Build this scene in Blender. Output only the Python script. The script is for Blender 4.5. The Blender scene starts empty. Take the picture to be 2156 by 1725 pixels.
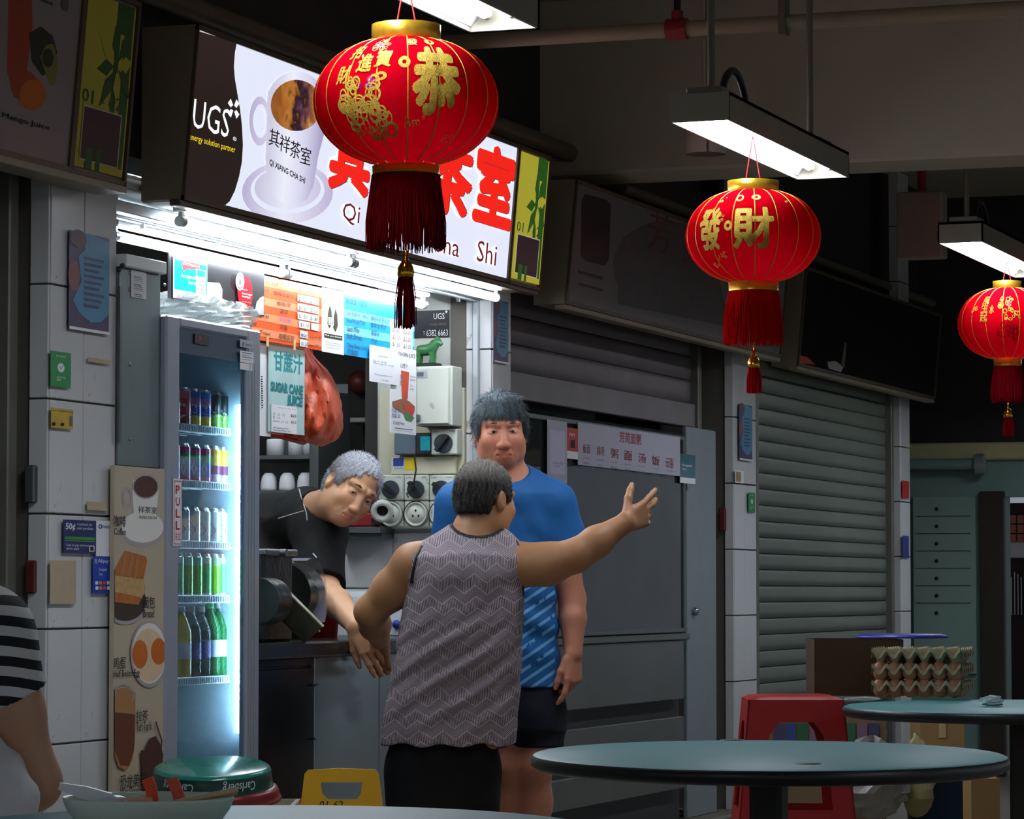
import bpy, math, random
import numpy as np
from mathutils import Vector, Matrix
random.seed(7)
D = bpy.data
SC = bpy.context.scene
COL = SC.collection
# ---------------------------------------------------------------- camera
FOC, CX, CY = 7000.0, 1078.0, 862.5            # focal length and centre in pixels of the 2156 x 1725 frame
CAMZ = 1.06
PITCH = math.atan((1245 - CY) / FOC)
YAW = math.atan(2522 / FOC * math.cos(PITCH))   # +X runs along the row of stalls, +Y into them
FWD = Vector((math.cos(PITCH) * math.cos(YAW), math.cos(PITCH) * math.sin(YAW), math.sin(PITCH)))
RGT = Vector((math.sin(YAW), -math.cos(YAW), 0))
UPV = RGT.cross(FWD)
CAM = Vector((0, 0, CAMZ))
cam = D.cameras.new('camera')
cam.sensor_width = 36
cam.lens = 36 * FOC / 2156
cam.clip_end = 200
camo = D.objects.new('camera', cam)
COL.objects.link(camo)
mw = Matrix((RGT, UPV, -FWD)).transposed().to_4x4()
mw.translation = CAM
camo.matrix_world = mw
SC.camera = camo
# ---------------------------------------------------------------- world, exposure
SC.view_settings.view_transform = 'Standard'
SC.view_settings.look = 'None'
SC.view_settings.gamma = 1
SC.view_settings.exposure = 0.0
SC.view_settings.use_curve_mapping = False
W = D.worlds.new('night')
SC.world = W
W.use_nodes = True
W.node_tree.nodes['Background'].inputs[0].default_value = (0.75, 0.85, 1.0, 1)
W.node_tree.nodes['Background'].inputs[1].default_value = 0.30
SC.cycles.max_bounces = 4
SC.cycles.diffuse_bounces = 3
SC.cycles.glossy_bounces = 2
SC.cycles.transmission_bounces = 4
SC.cycles.transparent_max_bounces = 10
SC.cycles.adaptive_threshold = 0.07
SC.cycles.use_light_tree = False
SC.cycles.sample_clamp_indirect = 4.0
SC.cycles.caustics_reflective = False
SC.cycles.caustics_refractive = False
LAMP_CEIL, LAMP_STALL, LAMP_SIGN, LAMP_FRIDGE = 62.0, 42.0, 1.0, 90.0   # emission of the tubes, the lit sign, the fridge strip
# ---------------------------------------------------------------- pixel <-> place
def ray(x, y):
    return FWD * FOC + RGT * (x - CX) + UPV * (CY - y)
def onY(x, y, Y):
    r = ray(x, y); return CAM + r * (Y / r.y)
def onX(x, y, X):
    r = ray(x, y); return CAM + r * (X / r.x)
def onZ(x, y, Z):
    r = ray(x, y); return CAM + r * ((Z - CAMZ) / r.z)
def atD(x, y, d):
    return CAM + ray(x, y) * (d / FOC)
def PX(p):
    q = Vector(p) - CAM; z = q.dot(FWD)
    return (CX + FOC * q.dot(RGT) / z, CY - FOC * q.dot(UPV) / z)
# ---------------------------------------------------------------- materials
def lin(c):
    if isinstance(c, str):
        c = tuple(int(c[i:i + 2], 16) for i in (0, 2, 4))
    return tuple((v / 255 / 12.92) if v <= 10 else ((v / 255 + 0.055) / 1.055) ** 2.4 for v in c)
MATS = {}
class NT:
    """small helper over a node tree"""
    def __init__(s, m):
        s.t = m.node_tree; s.n = s.t.nodes; s.l = s.t.links
    def add(s, kind, **kw):
        n = s.n.new(kind)
        for k, v in kw.items():
            setattr(n, k, v)
        return n
    def put(s, sock, v):
        if hasattr(v, 'links') or isinstance(v, bpy.types.NodeSocket):
            s.l.new(v, sock)
        else:
            sock.default_value = v
    def math(s, op, a, b=None, c=None):
        n = s.add('ShaderNodeMath', operation=op)
        s.put(n.inputs[0], a)
        if b is not None: s.put(n.inputs[1], b)
        if c is not None: s.put(n.inputs[2], c)
        return n.outputs[0]
    def obj(s):
        return s.add('ShaderNodeTexCoord').outputs['Object']
    def xyz(s):
        n = s.add('ShaderNodeSeparateXYZ'); s.l.new(s.obj(), n.inputs[0]); return n.outputs
    def noise(s, scale, detail=3, vec=None, rough=.5):
        n = s.add('ShaderNodeTexNoise'); n.inputs['Scale'].default_value = scale
        n.inputs['Detail'].default_value = detail; n.inputs['Roughness'].default_value = rough
        s.l.new(vec if vec is not None else s.obj(), n.inputs['Vector']); return n.outputs['Fac']
    def ramp(s, fac, stops):
        n = s.add('ShaderNodeValToRGB'); e = n.color_ramp.elements
        e[0].position, e[0].color = stops[0][0], (*lin(stops[0][1]), 1)
        e[1].position, e[1].color = stops[-1][0], (*lin(stops[-1][1]), 1)
        for p, c in stops[1:-1]:
            q = e.new(p); q.color = (*lin(c), 1)
        s.put(n.inputs[0], fac); return n.outputs[0]
    def mix(s, fac, a, b):
        n = s.add('ShaderNodeMix', data_type='RGBA')
        s.put(n.inputs[0], fac)
        for k, v in ((6, a), (7, b)):
            if isinstance(v, tuple): v = (*v[:3], 1)
            s.put(n.inputs[k], v)
        return n.outputs[2]
    def bump(s, h, strength, dist=0.01):
        n = s.add('ShaderNodeBump'); n.inputs['Strength'].default_value = strength
        n.inputs['Distance'].default_value = dist; s.l.new(h, n.inputs['Height']); return n.outputs[0]
def new_mat(name):
    m = D.materials.new(name); m.use_nodes = True
    t = NT(m); b = t.n['Principled BSDF']
    MATS[name] = m
    return m, t, b
def mat(name, c, rough=.5, metal=0, var=.12, vs=9, bump=0, bs=60, spec=.5, emit=0, trans=0, alpha=1, coat=0, ior=1.45, dirt=None):
    """principled surface with noise-driven tone; emit only for things that give light"""
    if name in MATS: return MATS[name]
    m, t, b = new_mat(name)
    c = lin(c)
    col = None
    if var:
        f = t.noise(vs, 4)
        lo = tuple(max(0, v * (1 - var)) for v in c); hi = tuple(min(1, v * (1 + var)) for v in c)
        col = t.mix(f, lo, hi)
        if dirt:
            f2 = t.math('SMOOTHSTEP' if False else 'GREATER_THAN', t.noise(dirt[1], 5), dirt[2])
            col = t.mix(t.math('MULTIPLY', f2, dirt[3]), col, lin(dirt[0]))
        t.l.new(col, b.inputs['Base Color'])
    else:
        b.inputs['Base Color'].default_value = (*c, 1)
    b.inputs['Roughness'].default_value = rough
    b.inputs['Metallic'].default_value = metal
    b.inputs['Specular IOR Level'].default_value = spec
    b.inputs['IOR'].default_value = ior
    if trans: b.inputs['Transmission Weight'].default_value = trans
    if alpha < 1: b.inputs['Alpha'].default_value = alpha
    if coat: b.inputs['Coat Weight'].default_value = coat
    if emit:
        if col is not None: t.l.new(col, b.inputs['Emission Color'])
        else: b.inputs['Emission Color'].default_value = (*c, 1)
        b.inputs['Emission Strength'].default_value = emit
    if bump:
        t.l.new(t.bump(t.noise(bs, 4), bump), b.inputs['Normal'])
    return m
def glow(name, c, strength):
    if name in MATS: return MATS[name]
    m, t, b = new_mat(name)
    b.inputs['Base Color'].default_value = (*[v * .25 for v in lin(c)], 1)
    b.inputs['Emission Color'].default_value = (*lin(c), 1)
    b.inputs['Emission Strength'].default_value = strength
    if strength < 1.5 and name != 'sign_white': m.cycles.emission_sampling = 'NONE'
    return m
def glass(name, c=(225, 240, 240), fac=.1, rough=.02, haze=0):
    """thin pane: mostly clear, mirror-like by angle"""
    if name in MATS: return MATS[name]
    m = D.materials.new(name); m.use_nodes = True; MATS[name] = m
    t = NT(m); t.n.clear()
    o = t.add('ShaderNodeOutputMaterial'); tr = t.add('ShaderNodeBsdfTransparent'); g = t.add('ShaderNodeBsdfGlossy')
    tr.inputs[0].default_value = (*lin(c), 1); g.inputs['Roughness'].default_value = rough
    fr = t.add('ShaderNodeFresnel'); fr.inputs[0].default_value = 1.45
    f = t.math('MULTIPLY', fr.outputs[0], fac * 10)
    mx = t.add('ShaderNodeMixShader'); t.put(mx.inputs[0], f); t.l.new(tr.outputs[0], mx.inputs[1]); t.l.new(g.outputs[0], mx.inputs[2])
    out = mx.outputs[0]
    if haze:
        df = t.add('ShaderNodeBsdfDiffuse'); df.inputs[0].default_value = (.8, .85, .88, 1)
        m2 = t.add('ShaderNodeMixShader'); t.put(m2.inputs[0], t.math('MULTIPLY', t.noise(6, 4), haze))
        t.l.new(out, m2.inputs[1]); t.l.new(df.outputs[0], m2.inputs[2]); out = m2.outputs[0]
    t.l.new(out, o.inputs[0])
    return m
# ---------------------------------------------------------------- meshes
class MB:
    def __init__(s): s.v = []; s.f = []; s.sm = []
    def add(s, vs, fs, smooth=False):
        n = len(s.v); s.v += [tuple(p) for p in vs]
        for f in fs: s.f.append(tuple(i + n for i in f)); s.sm.append(smooth)
        return s
    def obox(s, c, a, b, h):
        """box from centre and three half-axis vectors"""
        c, a, b, h = map(Vector, (c, a, b, h))
        vs = [c + a * i + b * j + h * k for k in (-1, 1) for j in (-1, 1) for i in (-1, 1)]
        fs = [(0, 2, 3, 1), (4, 5, 7, 6), (0, 1, 5, 4), (2, 6, 7, 3), (0, 4, 6, 2), (1, 3, 7, 5)]
        if a.cross(b).dot(h) < 0: fs = [f[::-1] for f in fs]
        return s.add(vs, fs)
    def box(s, lo, hi):
        lo, hi = Vector(lo), Vector(hi)
        lo, hi = Vector(map(min, lo, hi)), Vector(map(max, lo, hi))
        h = (hi - lo) / 2
        return s.obox((lo + hi) / 2, (h.x, 0, 0), (0, h.y, 0), (0, 0, h.z))
    def cbox(s, lo, hi, r):
        """chamfered box"""
        lo, hi = Vector(lo), Vector(hi); lo, hi = Vector(map(min, lo, hi)), Vector(map(max, lo, hi))
        r = min(r, min(hi - lo) * .45)
        vs = []; idx = {}
        for i in (0, 1):
            for j in (0, 1):
                for k in (0, 1):
                    for ax in range(3):
                        p = Vector((hi.x if i else lo.x, hi.y if j else lo.y, hi.z if k else lo.z))
                        sg = ((-1 if i else 1), (-1 if j else 1), (-1 if k else 1))
                        for q in range(3):
                            if q != ax: p[q] += sg[q] * r
                        idx[i, j, k, ax] = len(vs); vs.append(p)
        fs = []
        for ax in range(3):
            u, w = [q for q in range(3) if q != ax]
            for side in (0, 1):
                f = []
                for a, b in ((0, 0), (1, 0), (1, 1), (0, 1)):
                    k = [0, 0, 0]; k[ax] = side; k[u] = a; k[w] = b; f.append(idx[(*k, ax)])
                fs.append(f)
            for a in (0, 1):
                for b in (0, 1):
                    k0 = [0, 0, 0]; k0[u] = a; k0[w] = b; k1 = list(k0); k1[ax] = 1
                    fs.append([idx[(*k0, u)], idx[(*k1, u)], idx[(*k1, w)], idx[(*k0, w)]])
        for i in (0, 1):
            for j in (0, 1):
                for k in (0, 1): fs.append([idx[i, j, k, a] for a in range(3)])
        c = (lo + hi) / 2
        out = []
        for f in fs:
            p = [Vector(vs[q]) for q in f]; n = (p[1] - p[0]).cross(p[2] - p[0])
            out.append(f if n.dot(sum(p, Vector()) / len(p) - c) > 0 else f[::-1])
        return s.add(vs, out)
    def prism(s, pts, d):
        """flat polygon (3-D points) pushed along vector d"""
        d = Vector(d); pts = [Vector(p) for p in pts]; n = len(pts)
        nn = Vector((0, 0, 0))
        for i in range(n): nn += pts[i].cross(pts[(i + 1) % n])
        if nn.dot(d) > 0: pts = pts[::-1]
        vs = pts + [p + d for p in pts]
        fs = [tuple(range(n)), tuple(range(2 * n - 1, n - 1, -1))]
        fs += [(i, i + n, (i + 1) % n + n, (i + 1) % n) for i in range(n)]
        return s.add(vs, fs)
    def poly(s, pts): return s.add(pts, [tuple(range(len(pts)))])
    def cyl(s, p0, p1, r0, r1=None, n=14, caps=True):
        p0, p1 = Vector(p0), Vector(p1); r1 = r0 if r1 is None else r1
        z = (p1 - p0).normalized(); x = z.orthogonal().normalized(); y = z.cross(x)
        A = [(math.cos(2 * math.pi * i / n), math.sin(2 * math.pi * i / n)) for i in range(n)]
        a = [p0 + (x * c + y * q) * r0 for c, q in A]; b = [p1 + (x * c + y * q) * r1 for c, q in A]
        s.add(a + b, [(i, (i + 1) % n, (i + 1) % n + n, i + n) for i in range(n)], True)
        if caps: s.add(a, [tuple(range(n))[::-1]]); s.add(b, [tuple(range(n))])
        return s
    def tube(s, pts, r, n=8, closed=False, caps=True):
        pts = [Vector(p) for p in pts]; m = len(pts)
        rr = r if isinstance(r, (list, tuple)) else [r] * m
        vs = []; x = None
        for i, p in enumerate(pts):
            a = pts[(i - 1) % m] if (closed or i) else p; b = pts[(i + 1) % m] if (closed or i < m - 1) else p
            t = (b - a).normalized()
            x = t.orthogonal().normalized() if x is None else (x - t * x.dot(t)).normalized()
            y = t.cross(x)
            vs += [p + (x * math.cos(2 * math.pi * k / n) + y * math.sin(2 * math.pi * k / n)) * rr[i] for k in range(n)]
        fs = []
        for i in range(m if closed else m - 1):
            j = (i + 1) % m
            fs += [(i * n + k, i * n + (k + 1) % n, j * n + (k + 1) % n, j * n + k) for k in range(n)]
        s.add(vs, fs, True)
        if caps and not closed: s.add(vs[:n], [tuple(range(n))[::-1]]); s.add(vs[-n:], [tuple(range(n))])
        return s
    def lathe(s, prof, c=(0, 0, 0), n=24, M=None, smooth=True, arc=None):
        """profile [(r, z)] turned about z through c"""
        c = Vector(c); M = M or Matrix.Identity(3); vs = []
        for r, z in prof:
            for k in range(n):
                a = 2 * math.pi * k / n
                vs.append(c + M @ Vector((r * math.cos(a), r * math.sin(a), z)))
        fs = [(i * n + k, i * n + (k + 1) % n, (i + 1) * n + (k + 1) % n, (i + 1) * n + k) for i in range(len(prof) - 1) for k in range(n)]
        return s.add(vs, fs, smooth)
    def grid(s, fn, nu, nv, smooth=True, flip=False):
        vs = [fn(i / nu, j / nv) for j in range(nv + 1) for i in range(nu + 1)]; q = nu + 1
        fs = [(j * q + i, j * q + i + 1, (j + 1) * q + i + 1, (j + 1) * q + i) for j in range(nv) for i in range(nu)]
        if flip: fs = [f[::-1] for f in fs]
        return s.add(vs, fs, smooth)
    def ball(s, c, r, n=12, m=8, M=None):
        r = Vector(r) if not isinstance(r, (int, float)) else Vector((r, r, r))
        c = Vector(c); M = M or Matrix.Identity(3)
        return s.grid(lambda u, v: c + M @ Vector((r.x * math.sin(math.pi * v) * math.cos(2 * math.pi * u), r.y * math.sin(math.pi * v) * math.sin(2 * math.pi * u), r.z * math.cos(math.pi * v))), n, m, flip=True)
    def mesh(s, name):
        m = D.meshes.new(name); m.from_pydata(s.v, [], s.f)
        m.polygons.foreach_set('use_smooth', s.sm)
        m.update(); return m
    def build(s, name, mtl, parent=None, label=None, cat=None, group=None, kind=None):
        if parent is None and s.v:       # origin at the base of the thing
            a = np.array(s.v); c = (a.min(0) + a.max(0)) / 2; c[2] = a[:, 2].min()
            s.v = [tuple(p) for p in a - c]; o = link(name, s.mesh(name), None, mtl); o.location = c
        else:
            o = link(name, s.mesh(name), parent, mtl)
        return tag(o, label, cat, group, kind)
def tag(o, label=None, cat=None, group=None, kind=None):
    for k, v in (('label', label), ('category', cat), ('group', group), ('kind', kind)):
        if v: o[k] = v
    return o
def root_loc(o):
    return o.location if o.parent is None else Vector((0, 0, 0)) + root_loc(o.parent)
def link(name, me, parent, mtl):
    o = D.objects.new(name, me); COL.objects.link(o)
    if mtl is not None and not me.materials:
        me.materials.append(mtl if not isinstance(mtl, str) else MATS[mtl])
    if parent is not None:               # the mesh is given in world places
        o.parent = parent
        if parent.parent is None:
            o.matrix_parent_inverse = Matrix.LocRotScale(parent.location, parent.rotation_euler, None).inverted()
    return o
def thing(name, label, cat, loc, group=None, kind=None):
    o = D.objects.new(name, None); COL.objects.link(o); o.location = loc; o.empty_display_size = .05
    return tag(o, label, cat, group, kind)
def copy_thing(o, loc, label=None, group=None, rz=0):
    c = o.copy(); COL.objects.link(c); c.location = loc
    if rz: c.rotation_euler = (0, 0, rz)
    if label: c['label'] = label
    if group: c['group'] = group
    for ch in [q for q in o.children]:
        k = ch.copy(); COL.objects.link(k); k.parent = c
        for g in [q for q in ch.children]:
            h = g.copy(); COL.objects.link(h); h.parent = k
    return c
# ---------------------------------------------------------------- lettering
TXT = {}; TXTL = {}
def text_geo(body, offset=0, spacing=1, line=1.0, align='LEFT', res=2, shear=0):
    key = (body, offset, spacing, line, align, res, shear)
    if key not in TXT:
        c = D.curves.new('lettering', 'FONT'); c.body = body; c.resolution_u = res
        c.space_character = spacing; c.space_line = line; c.align_x = align; c.shear = shear
        o = D.objects.new('lettering', c); m = o.to_mesh()
        v = np.array([p.co[:2] for p in m.vertices]).reshape(-1, 2); f = [tuple(p.vertices) for p in m.polygons]
        o.to_mesh_clear(); D.objects.remove(o); D.curves.remove(c)
        if offset > 0 and len(v):          # heavier strokes: the outline laid again around itself
            K = [(-.5, 0), (.5, 0)] if offset < .03 else [(0, 0)] + [(math.cos(a) * .9, math.sin(a) * .9) for a in [q * math.pi / 4 for q in range(8)]]
            n = len(v); lay = np.repeat(np.arange(len(K)), n) * 1.3e-5; f = [tuple(i + n * j for i in q) for j in range(len(K)) for q in f]; v = np.concatenate([v + np.array(k) * offset for k in K])
            TXTL[id(v)] = lay
        TXT[key] = (v, f)
    return TXT[key]
class Panel:
    """a flat printed thing: origin O, axes ex (right) and ez (up); prints lie in thin layers on it"""
    def __init__(s, O, ex, ez, parent):
        s.O, s.ex, s.ez = Vector(O), Vector(ex).normalized(), Vector(ez).normalized()
        s.n = s.ex.cross(s.ez); s.parent = parent; s.lay = 0; s.parts = {}; s.clip = None
    def P(s, u, v, h=0): return s.O + s.ex * u + s.ez * v + s.n * h
    def uv(s, x, y):
        r = ray(x, y); t = (s.O - CAM).dot(s.n) / r.dot(s.n); p = CAM + r * t - s.O
        return p.dot(s.ex), p.dot(s.ez)
    def up(s): s.lay += 1; return .0004 + .00016 * s.lay
    def mb(s, name, m):
        return s.parts.setdefault((name, m.name if not isinstance(m, str) else m), MB())
    def poly(s, pts, m, name='print', px=True):
        h = s.up(); q = [s.uv(*p) for p in pts] if px else pts
        if s.clip: q = [(min(max(u, s.clip[0]), s.clip[1]), v) for u, v in q]
        a = sum(q[i][0] * q[(i + 1) % len(q)][1] - q[(i + 1) % len(q)][0] * q[i][1] for i in range(len(q)))
        if a < 0: q = q[::-1]
        if name == 'picture': MB().poly([s.P(u, v, h) for u, v in q]).build(name, m, s.parent)
        else: s.mb(name, m).poly([s.P(u, v, h) for u, v in q])
        return s
    def rect(s, tl, br, m, name='print', px=True):
        (u0, v1), (u1, v0) = (s.uv(*tl), s.uv(*br)) if px else (tl, br)
        return s.poly([(u0, v0), (u1, v0), (u1, v1), (u0, v1)], m, name, False)
    def ell(s, c, rx, ry, m, name='print', px=True, n=28, inner=None, a0=0, a1=2 * math.pi):
        """ellipse (or ring) given in pixels by centre and half sizes"""
        h = s.up(); full = a1 - a0 > 6.28
        def pt(k, q):
            a = a0 + (a1 - a0) * k / n
            p = (c[0] + rx * q * math.cos(a), c[1] - ry * q * math.sin(a)) if px else (c[0] + rx * q * math.cos(a), c[1] + ry * q * math.sin(a))
            p = s.uv(*p) if px else p
            return (min(max(p[0], s.clip[0]), s.clip[1]), p[1]) if s.clip else p
        K = range(n if full else n + 1); out = [s.P(*pt(k, 1), h) for k in K]
        if inner is None and name == 'picture': MB().poly(out).build(name, m, s.parent)
        elif inner is None: s.mb(name, m).poly(out)
        else:
            inn = [s.P(*pt(k, inner), h) for k in K]; L = len(out)
            s.mb(name, m).add(out + inn, [(i, (i + 1) % L, (i + 1) % L + L, i + L) for i in range(L if full else L - 1)])
        return s
    def text(s, body, tl, br, m, name='lettering', px=True, fit=True, warp=None, h=None, **kw):
        v, f = text_geo(body, **kw)
        if not len(v): return s
        (u0, v1), (u1, v0) = (s.uv(*tl), s.uv(*br)) if px else (tl, br)
        lo, hi = v.min(0), v.max(0); sc = (hi - lo); sc[sc == 0] = 1
        k = np.array([(u1 - u0), (v1 - v0)]) / sc
        if not fit: k[:] = min(k)
        q = (v - lo) * k + np.array([u0, v0]); h = s.up() if h is None else h
        ly = TXTL.get(id(v)); ly = np.zeros(len(v)) if ly is None else ly
        pts = [s.P(*(warp(a, b) if warp else (a, b)), h + w) for (a, b), w in zip(q, ly)]
        MB().add(pts, f).build(name, m if not isinstance(m, str) else MATS[m], s.parent); return s
    def done(s):
        for (name, m), b in s.parts.items(): b.build(name, MATS[m], s.parent)
        s.parts = {}
def sheetY(name, label, cat, tl, br, Y, m, th=.002, parent=None, group=None, kind=None):
    """a thin printed sheet parallel to the shop fronts, corners given in pixels; returns its Panel"""
    a, b = onY(*tl, Y), onY(*br, Y)
    mb = MB().box((a.x, Y, b.z), (b.x, Y + th, a.z))
    o = mb.build(name, m, parent, label, cat, group, kind)
    return Panel((a.x, Y, b.z), (1, 0, 0), (0, 0, 1), o)
def sheetX(name, label, cat, tl, br, X, m, th=.002, parent=None, group=None):
    a, b = onX(*tl, X), onX(*br, X)
    mb = MB().box((X, b.y, b.z), (X + th, a.y, a.z))
    o = mb.build(name, m, parent, label, cat, group)
    return Panel((X, a.y, b.z), (0, -1, 0), (0, 0, 1), o)
# inks and plain stuffs used all over
INK = mat('black_ink', (12, 12, 14), .8, var=0)
INKG = mat('grey_ink', (95, 95, 100), .6, var=0)
WHT = mat('white_paper', (235, 236, 240), .6, var=.03)
REDI = mat('red_ink', (190, 30, 30), .5, var=0)
BLUI = mat('blue_ink', (40, 60, 140), .5, var=0)
STEEL = mat('brushed_steel', (150, 155, 158), .28, .9, var=.15, vs=14)
DSTEEL = mat('dull_steel', (105, 110, 110), .4, .8, var=.25, vs=10)
ALU = mat('aluminium', (190, 196, 200), .35, .6, var=.08)
BLK = mat('black_plastic', (22, 23, 25), .45, var=.2)
# ================================================================ the setting
YW = 4.06                                   # plane of the shop fronts
KERB = .10
m_floor = mat('floor_tile', (142, 136, 124), .35, var=.25, vs=3, bump=.1, bs=30)
m_kerb = mat('kerb_concrete', (110, 105, 96), .6, var=.3, vs=6, bump=.2)
m_conc = mat('painted_concrete', (196, 186, 166), .8, var=.10, vs=2.2, bump=.12, bs=18)
m_ceil = mat('ceiling_paint', (180, 172, 156), .85, var=.12, vs=1.6, bump=.1)
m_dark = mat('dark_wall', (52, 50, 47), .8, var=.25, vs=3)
m_inner = mat('stall_wall_paint', (200, 202, 196), .6, var=.06, vs=3)
m_tile = mat('white_wall_tile', (208, 207, 208), .22, var=.05, vs=5, bump=.02, bs=8, dirt=((150, 135, 110), 5.5, .66, .5))
m_grout = mat('tile_grout', (95, 90, 84), .9)
m_slat = mat('shutter_slat', (118, 124, 115), .45, .25, var=.14, vs=5, bump=.05, bs=40)
m_rail = mat('shutter_rail', (112, 110, 102), .5, .4, var=.2)
def struct(name, mb, m, parent=None):
    return mb.build(name, m, parent, kind='structure' if parent is None else None)
struct('floor', MB().box((-3, -9, -.05), (45, 9, 0)), m_floor)
struct('trim_1', MB().cbox((4, 3.98, 0), (18.4, 8, KERB), .01), m_kerb)
struct('ceiling', MB().box((-3, -9, 3.35), (45, 9, 3.5)), m_ceil)
for i, (x, zb, w) in enumerate(((12.05, 2.66, .35), (20.5, 2.5, .4), (4.2, 2.75, .35))):
    b = struct('trim_%d' % (i + 2), MB().cbox((x, -9, zb), (x + w, 4.5, 3.35), .012), m_conc)
# back of the stalls and the wall above the signs
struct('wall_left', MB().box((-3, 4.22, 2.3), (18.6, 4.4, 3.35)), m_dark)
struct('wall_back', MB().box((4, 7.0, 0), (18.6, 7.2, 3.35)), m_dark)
# ---- tiled pillars: core with each wall tile as its own piece
TILE_MESH = {}
def tile(parent, c, w, h, face):
    """one tile lying on a face: 'y' faces the walkway, 'x' faces the camera end"""
    key = (round(w, 3), round(h, 3), face)
    if key not in TILE_MESH:
        g = .0025
        mb = MB().cbox((-w / 2 + g, -.008, -h / 2 + g), (w / 2 - g, 0, h / 2 - g), .002) if face == 'y' else \
            MB().cbox((-.008, -w / 2 + g, -h / 2 + g), (0, w / 2 - g, h / 2 - g), .002)
        me = mb.mesh('tile'); me.materials.append(m_tile); TILE_MESH[key] = me
    o = D.objects.new('tile', TILE_MESH[key]); COL.objects.link(o); o.parent = parent; o.location = Vector(c) - parent.location
    return o
def pillar(name, x0, x1, y0, y1, z1, cols, tops, side=None, colsx=None):
    """tops: joint heights from the floor up"""
    o = struct(name, MB().box((x0, y0 + .008, 0), (x1, y1, z1)), m_grout)
    for a, b in zip(tops[:-1], tops[1:]):
        xs = [x0 + (x1 - x0) * q for q in cols]
        for p, q in zip(xs[:-1], xs[1:]):
            tile(o, ((p + q) / 2, y0 + .008, (a + b) / 2), q - p, b - a, 'y')
        if side:
            tile(o, (x0, (y0 + side) / 2, (a + b) / 2), side - y0, b - a, 'x')
    return o
def zat(x, y, Y=YW): return onY(x, y, Y).z
def xat(x, Y=YW): return onY(x, 1000, Y).x
xA0, xA1 = xat(104), xat(243)
th = .30
tilesA = [zat(170, 1563) + th * k for k in range(-2, 7)]
tilesA = [max(0, t) for t in tilesA if t > -.25]
pA = pillar('wall_pillar_1', xA0, xA1, YW, 4.4, 2.4, (0, .5, 1), tilesA, side=YW + .06)
xB0, xB1 = xat(1037), xat(1076)
pB = pillar('wall_pillar_2', xB0, xB1, YW, 4.22, 2.4, (0, 1), [0] + [.12 + th * k for k in range(0, 8)], side=YW + .10)
xC0, xC1 = xat(1546), xat(1592)
tilesC = [zat(1568, 1158 + 138 * k) for k in range(4, -8, -1)]
tilesC = sorted(max(0, t) for t in tilesC if t > -.2)
pC = pillar('wall_pillar_3', xC0, xC1, YW, 4.4, 2.4, (0, .45, 1), tilesC, side=YW + .045)
xD0, xD1 = xat(1897), xat(1916)
pD = pillar('wall_pillar_4', xD0, xD1, YW, 4.4, 2.4, (0, 1), tilesC, side=YW + .06)
# ---- roller shutters, slat by slat
SLAT = {}
def shutter(name, x0, x1, Y, z0, z1, pitch=.0745, m=None, bar=True):
    m = m or m_slat
    o = struct(name, MB().box((x0, Y + .03, z0), (x1, Y + .04, z1)), m_dark)
    w = x1 - x0
    prof = [(.004, 0), (-.003, .004), (-.006, .03), (-.006, .060), (-.003, .0705), (.004, .0735)]
    mb = MB(); L = [(-w / 2, p[0], p[1] * pitch / .0745) for p in prof]; R = [(w / 2, p[0], p[1] * pitch / .0745) for p in prof]
    mb.add(L + R, [(i, i + 6, i + 7, i + 1) for i in range(5)], True)
    mb.add([(-w / 2, 0, 0), (w / 2, 0, 0), (w / 2, .03, 0), (-w / 2, .03, 0)], [(0, 1, 2, 3)])
    me = mb.mesh('slat'); me.materials.append(m)
    n = int((z1 - z0 - .06) / pitch)
    for k in range(n):
        s = D.objects.new('slat', me); COL.objects.link(s); s.parent = o
        s.location = Vector(((x0 + x1) / 2, Y + .02, z1 - (k + 1) * pitch)) - o.location
    if bar:
        MB().cbox((x0, Y - .004, z0), (x1, Y + .03, z1 - n * pitch), .004).build('bottom_bar', m, o)
    for q in (x0, x1):
        MB().cbox((q - .025, Y - .02, 0), (q + .025, Y + .05, z1), .004).build('guide_rail', m_rail, o)
    return o
shutter('door_1', 5.3, xA0 - .07, YW + .09, .1, 2.3)
shutter('door_2', xat(1076) + .03, xat(1525) - .03, YW + .12, 1.775, 2.3, pitch=.105, m=mat('old_shutter', (118, 108, 112), .5, .2, var=.3, vs=4))
shutter('door_3', xat(1594) + .01, xat(1880), YW + .02, .1, 2.35)
# ---- stall partition (faces the camera end), white tiles low, painted high
XP = xB0 - .01
XP = onY(999, 1000, 4.13).x
yq = onX(795, 1000, XP).y; zq = onX(800, 1122, XP).z
wp = struct('wall_partition_1', MB().box((XP, 4.13, zq), (XP + .12, yq, 2.6)).box((XP, 4.13, 0), (XP + .12, 6.2, zq)), m_inner)
for k in range(1, 6):
    for j in range(4):
        tile(wp, (XP, 4.14 + .15 + .30 * j, zq - .2 * (k - .5)), .30, .2, 'x')
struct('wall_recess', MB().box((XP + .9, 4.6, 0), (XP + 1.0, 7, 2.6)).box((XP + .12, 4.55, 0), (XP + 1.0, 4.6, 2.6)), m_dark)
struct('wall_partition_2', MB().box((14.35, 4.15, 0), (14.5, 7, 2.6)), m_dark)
struct('wall_partition_3', MB().box((8.0, 4.42, 0), (8.1, 7, 2.6)), m_inner)
struct('ceiling_stall', MB().box((8.0, 4.42, 2.45), (xB1, 7, 2.5)), m_inner)
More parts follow.
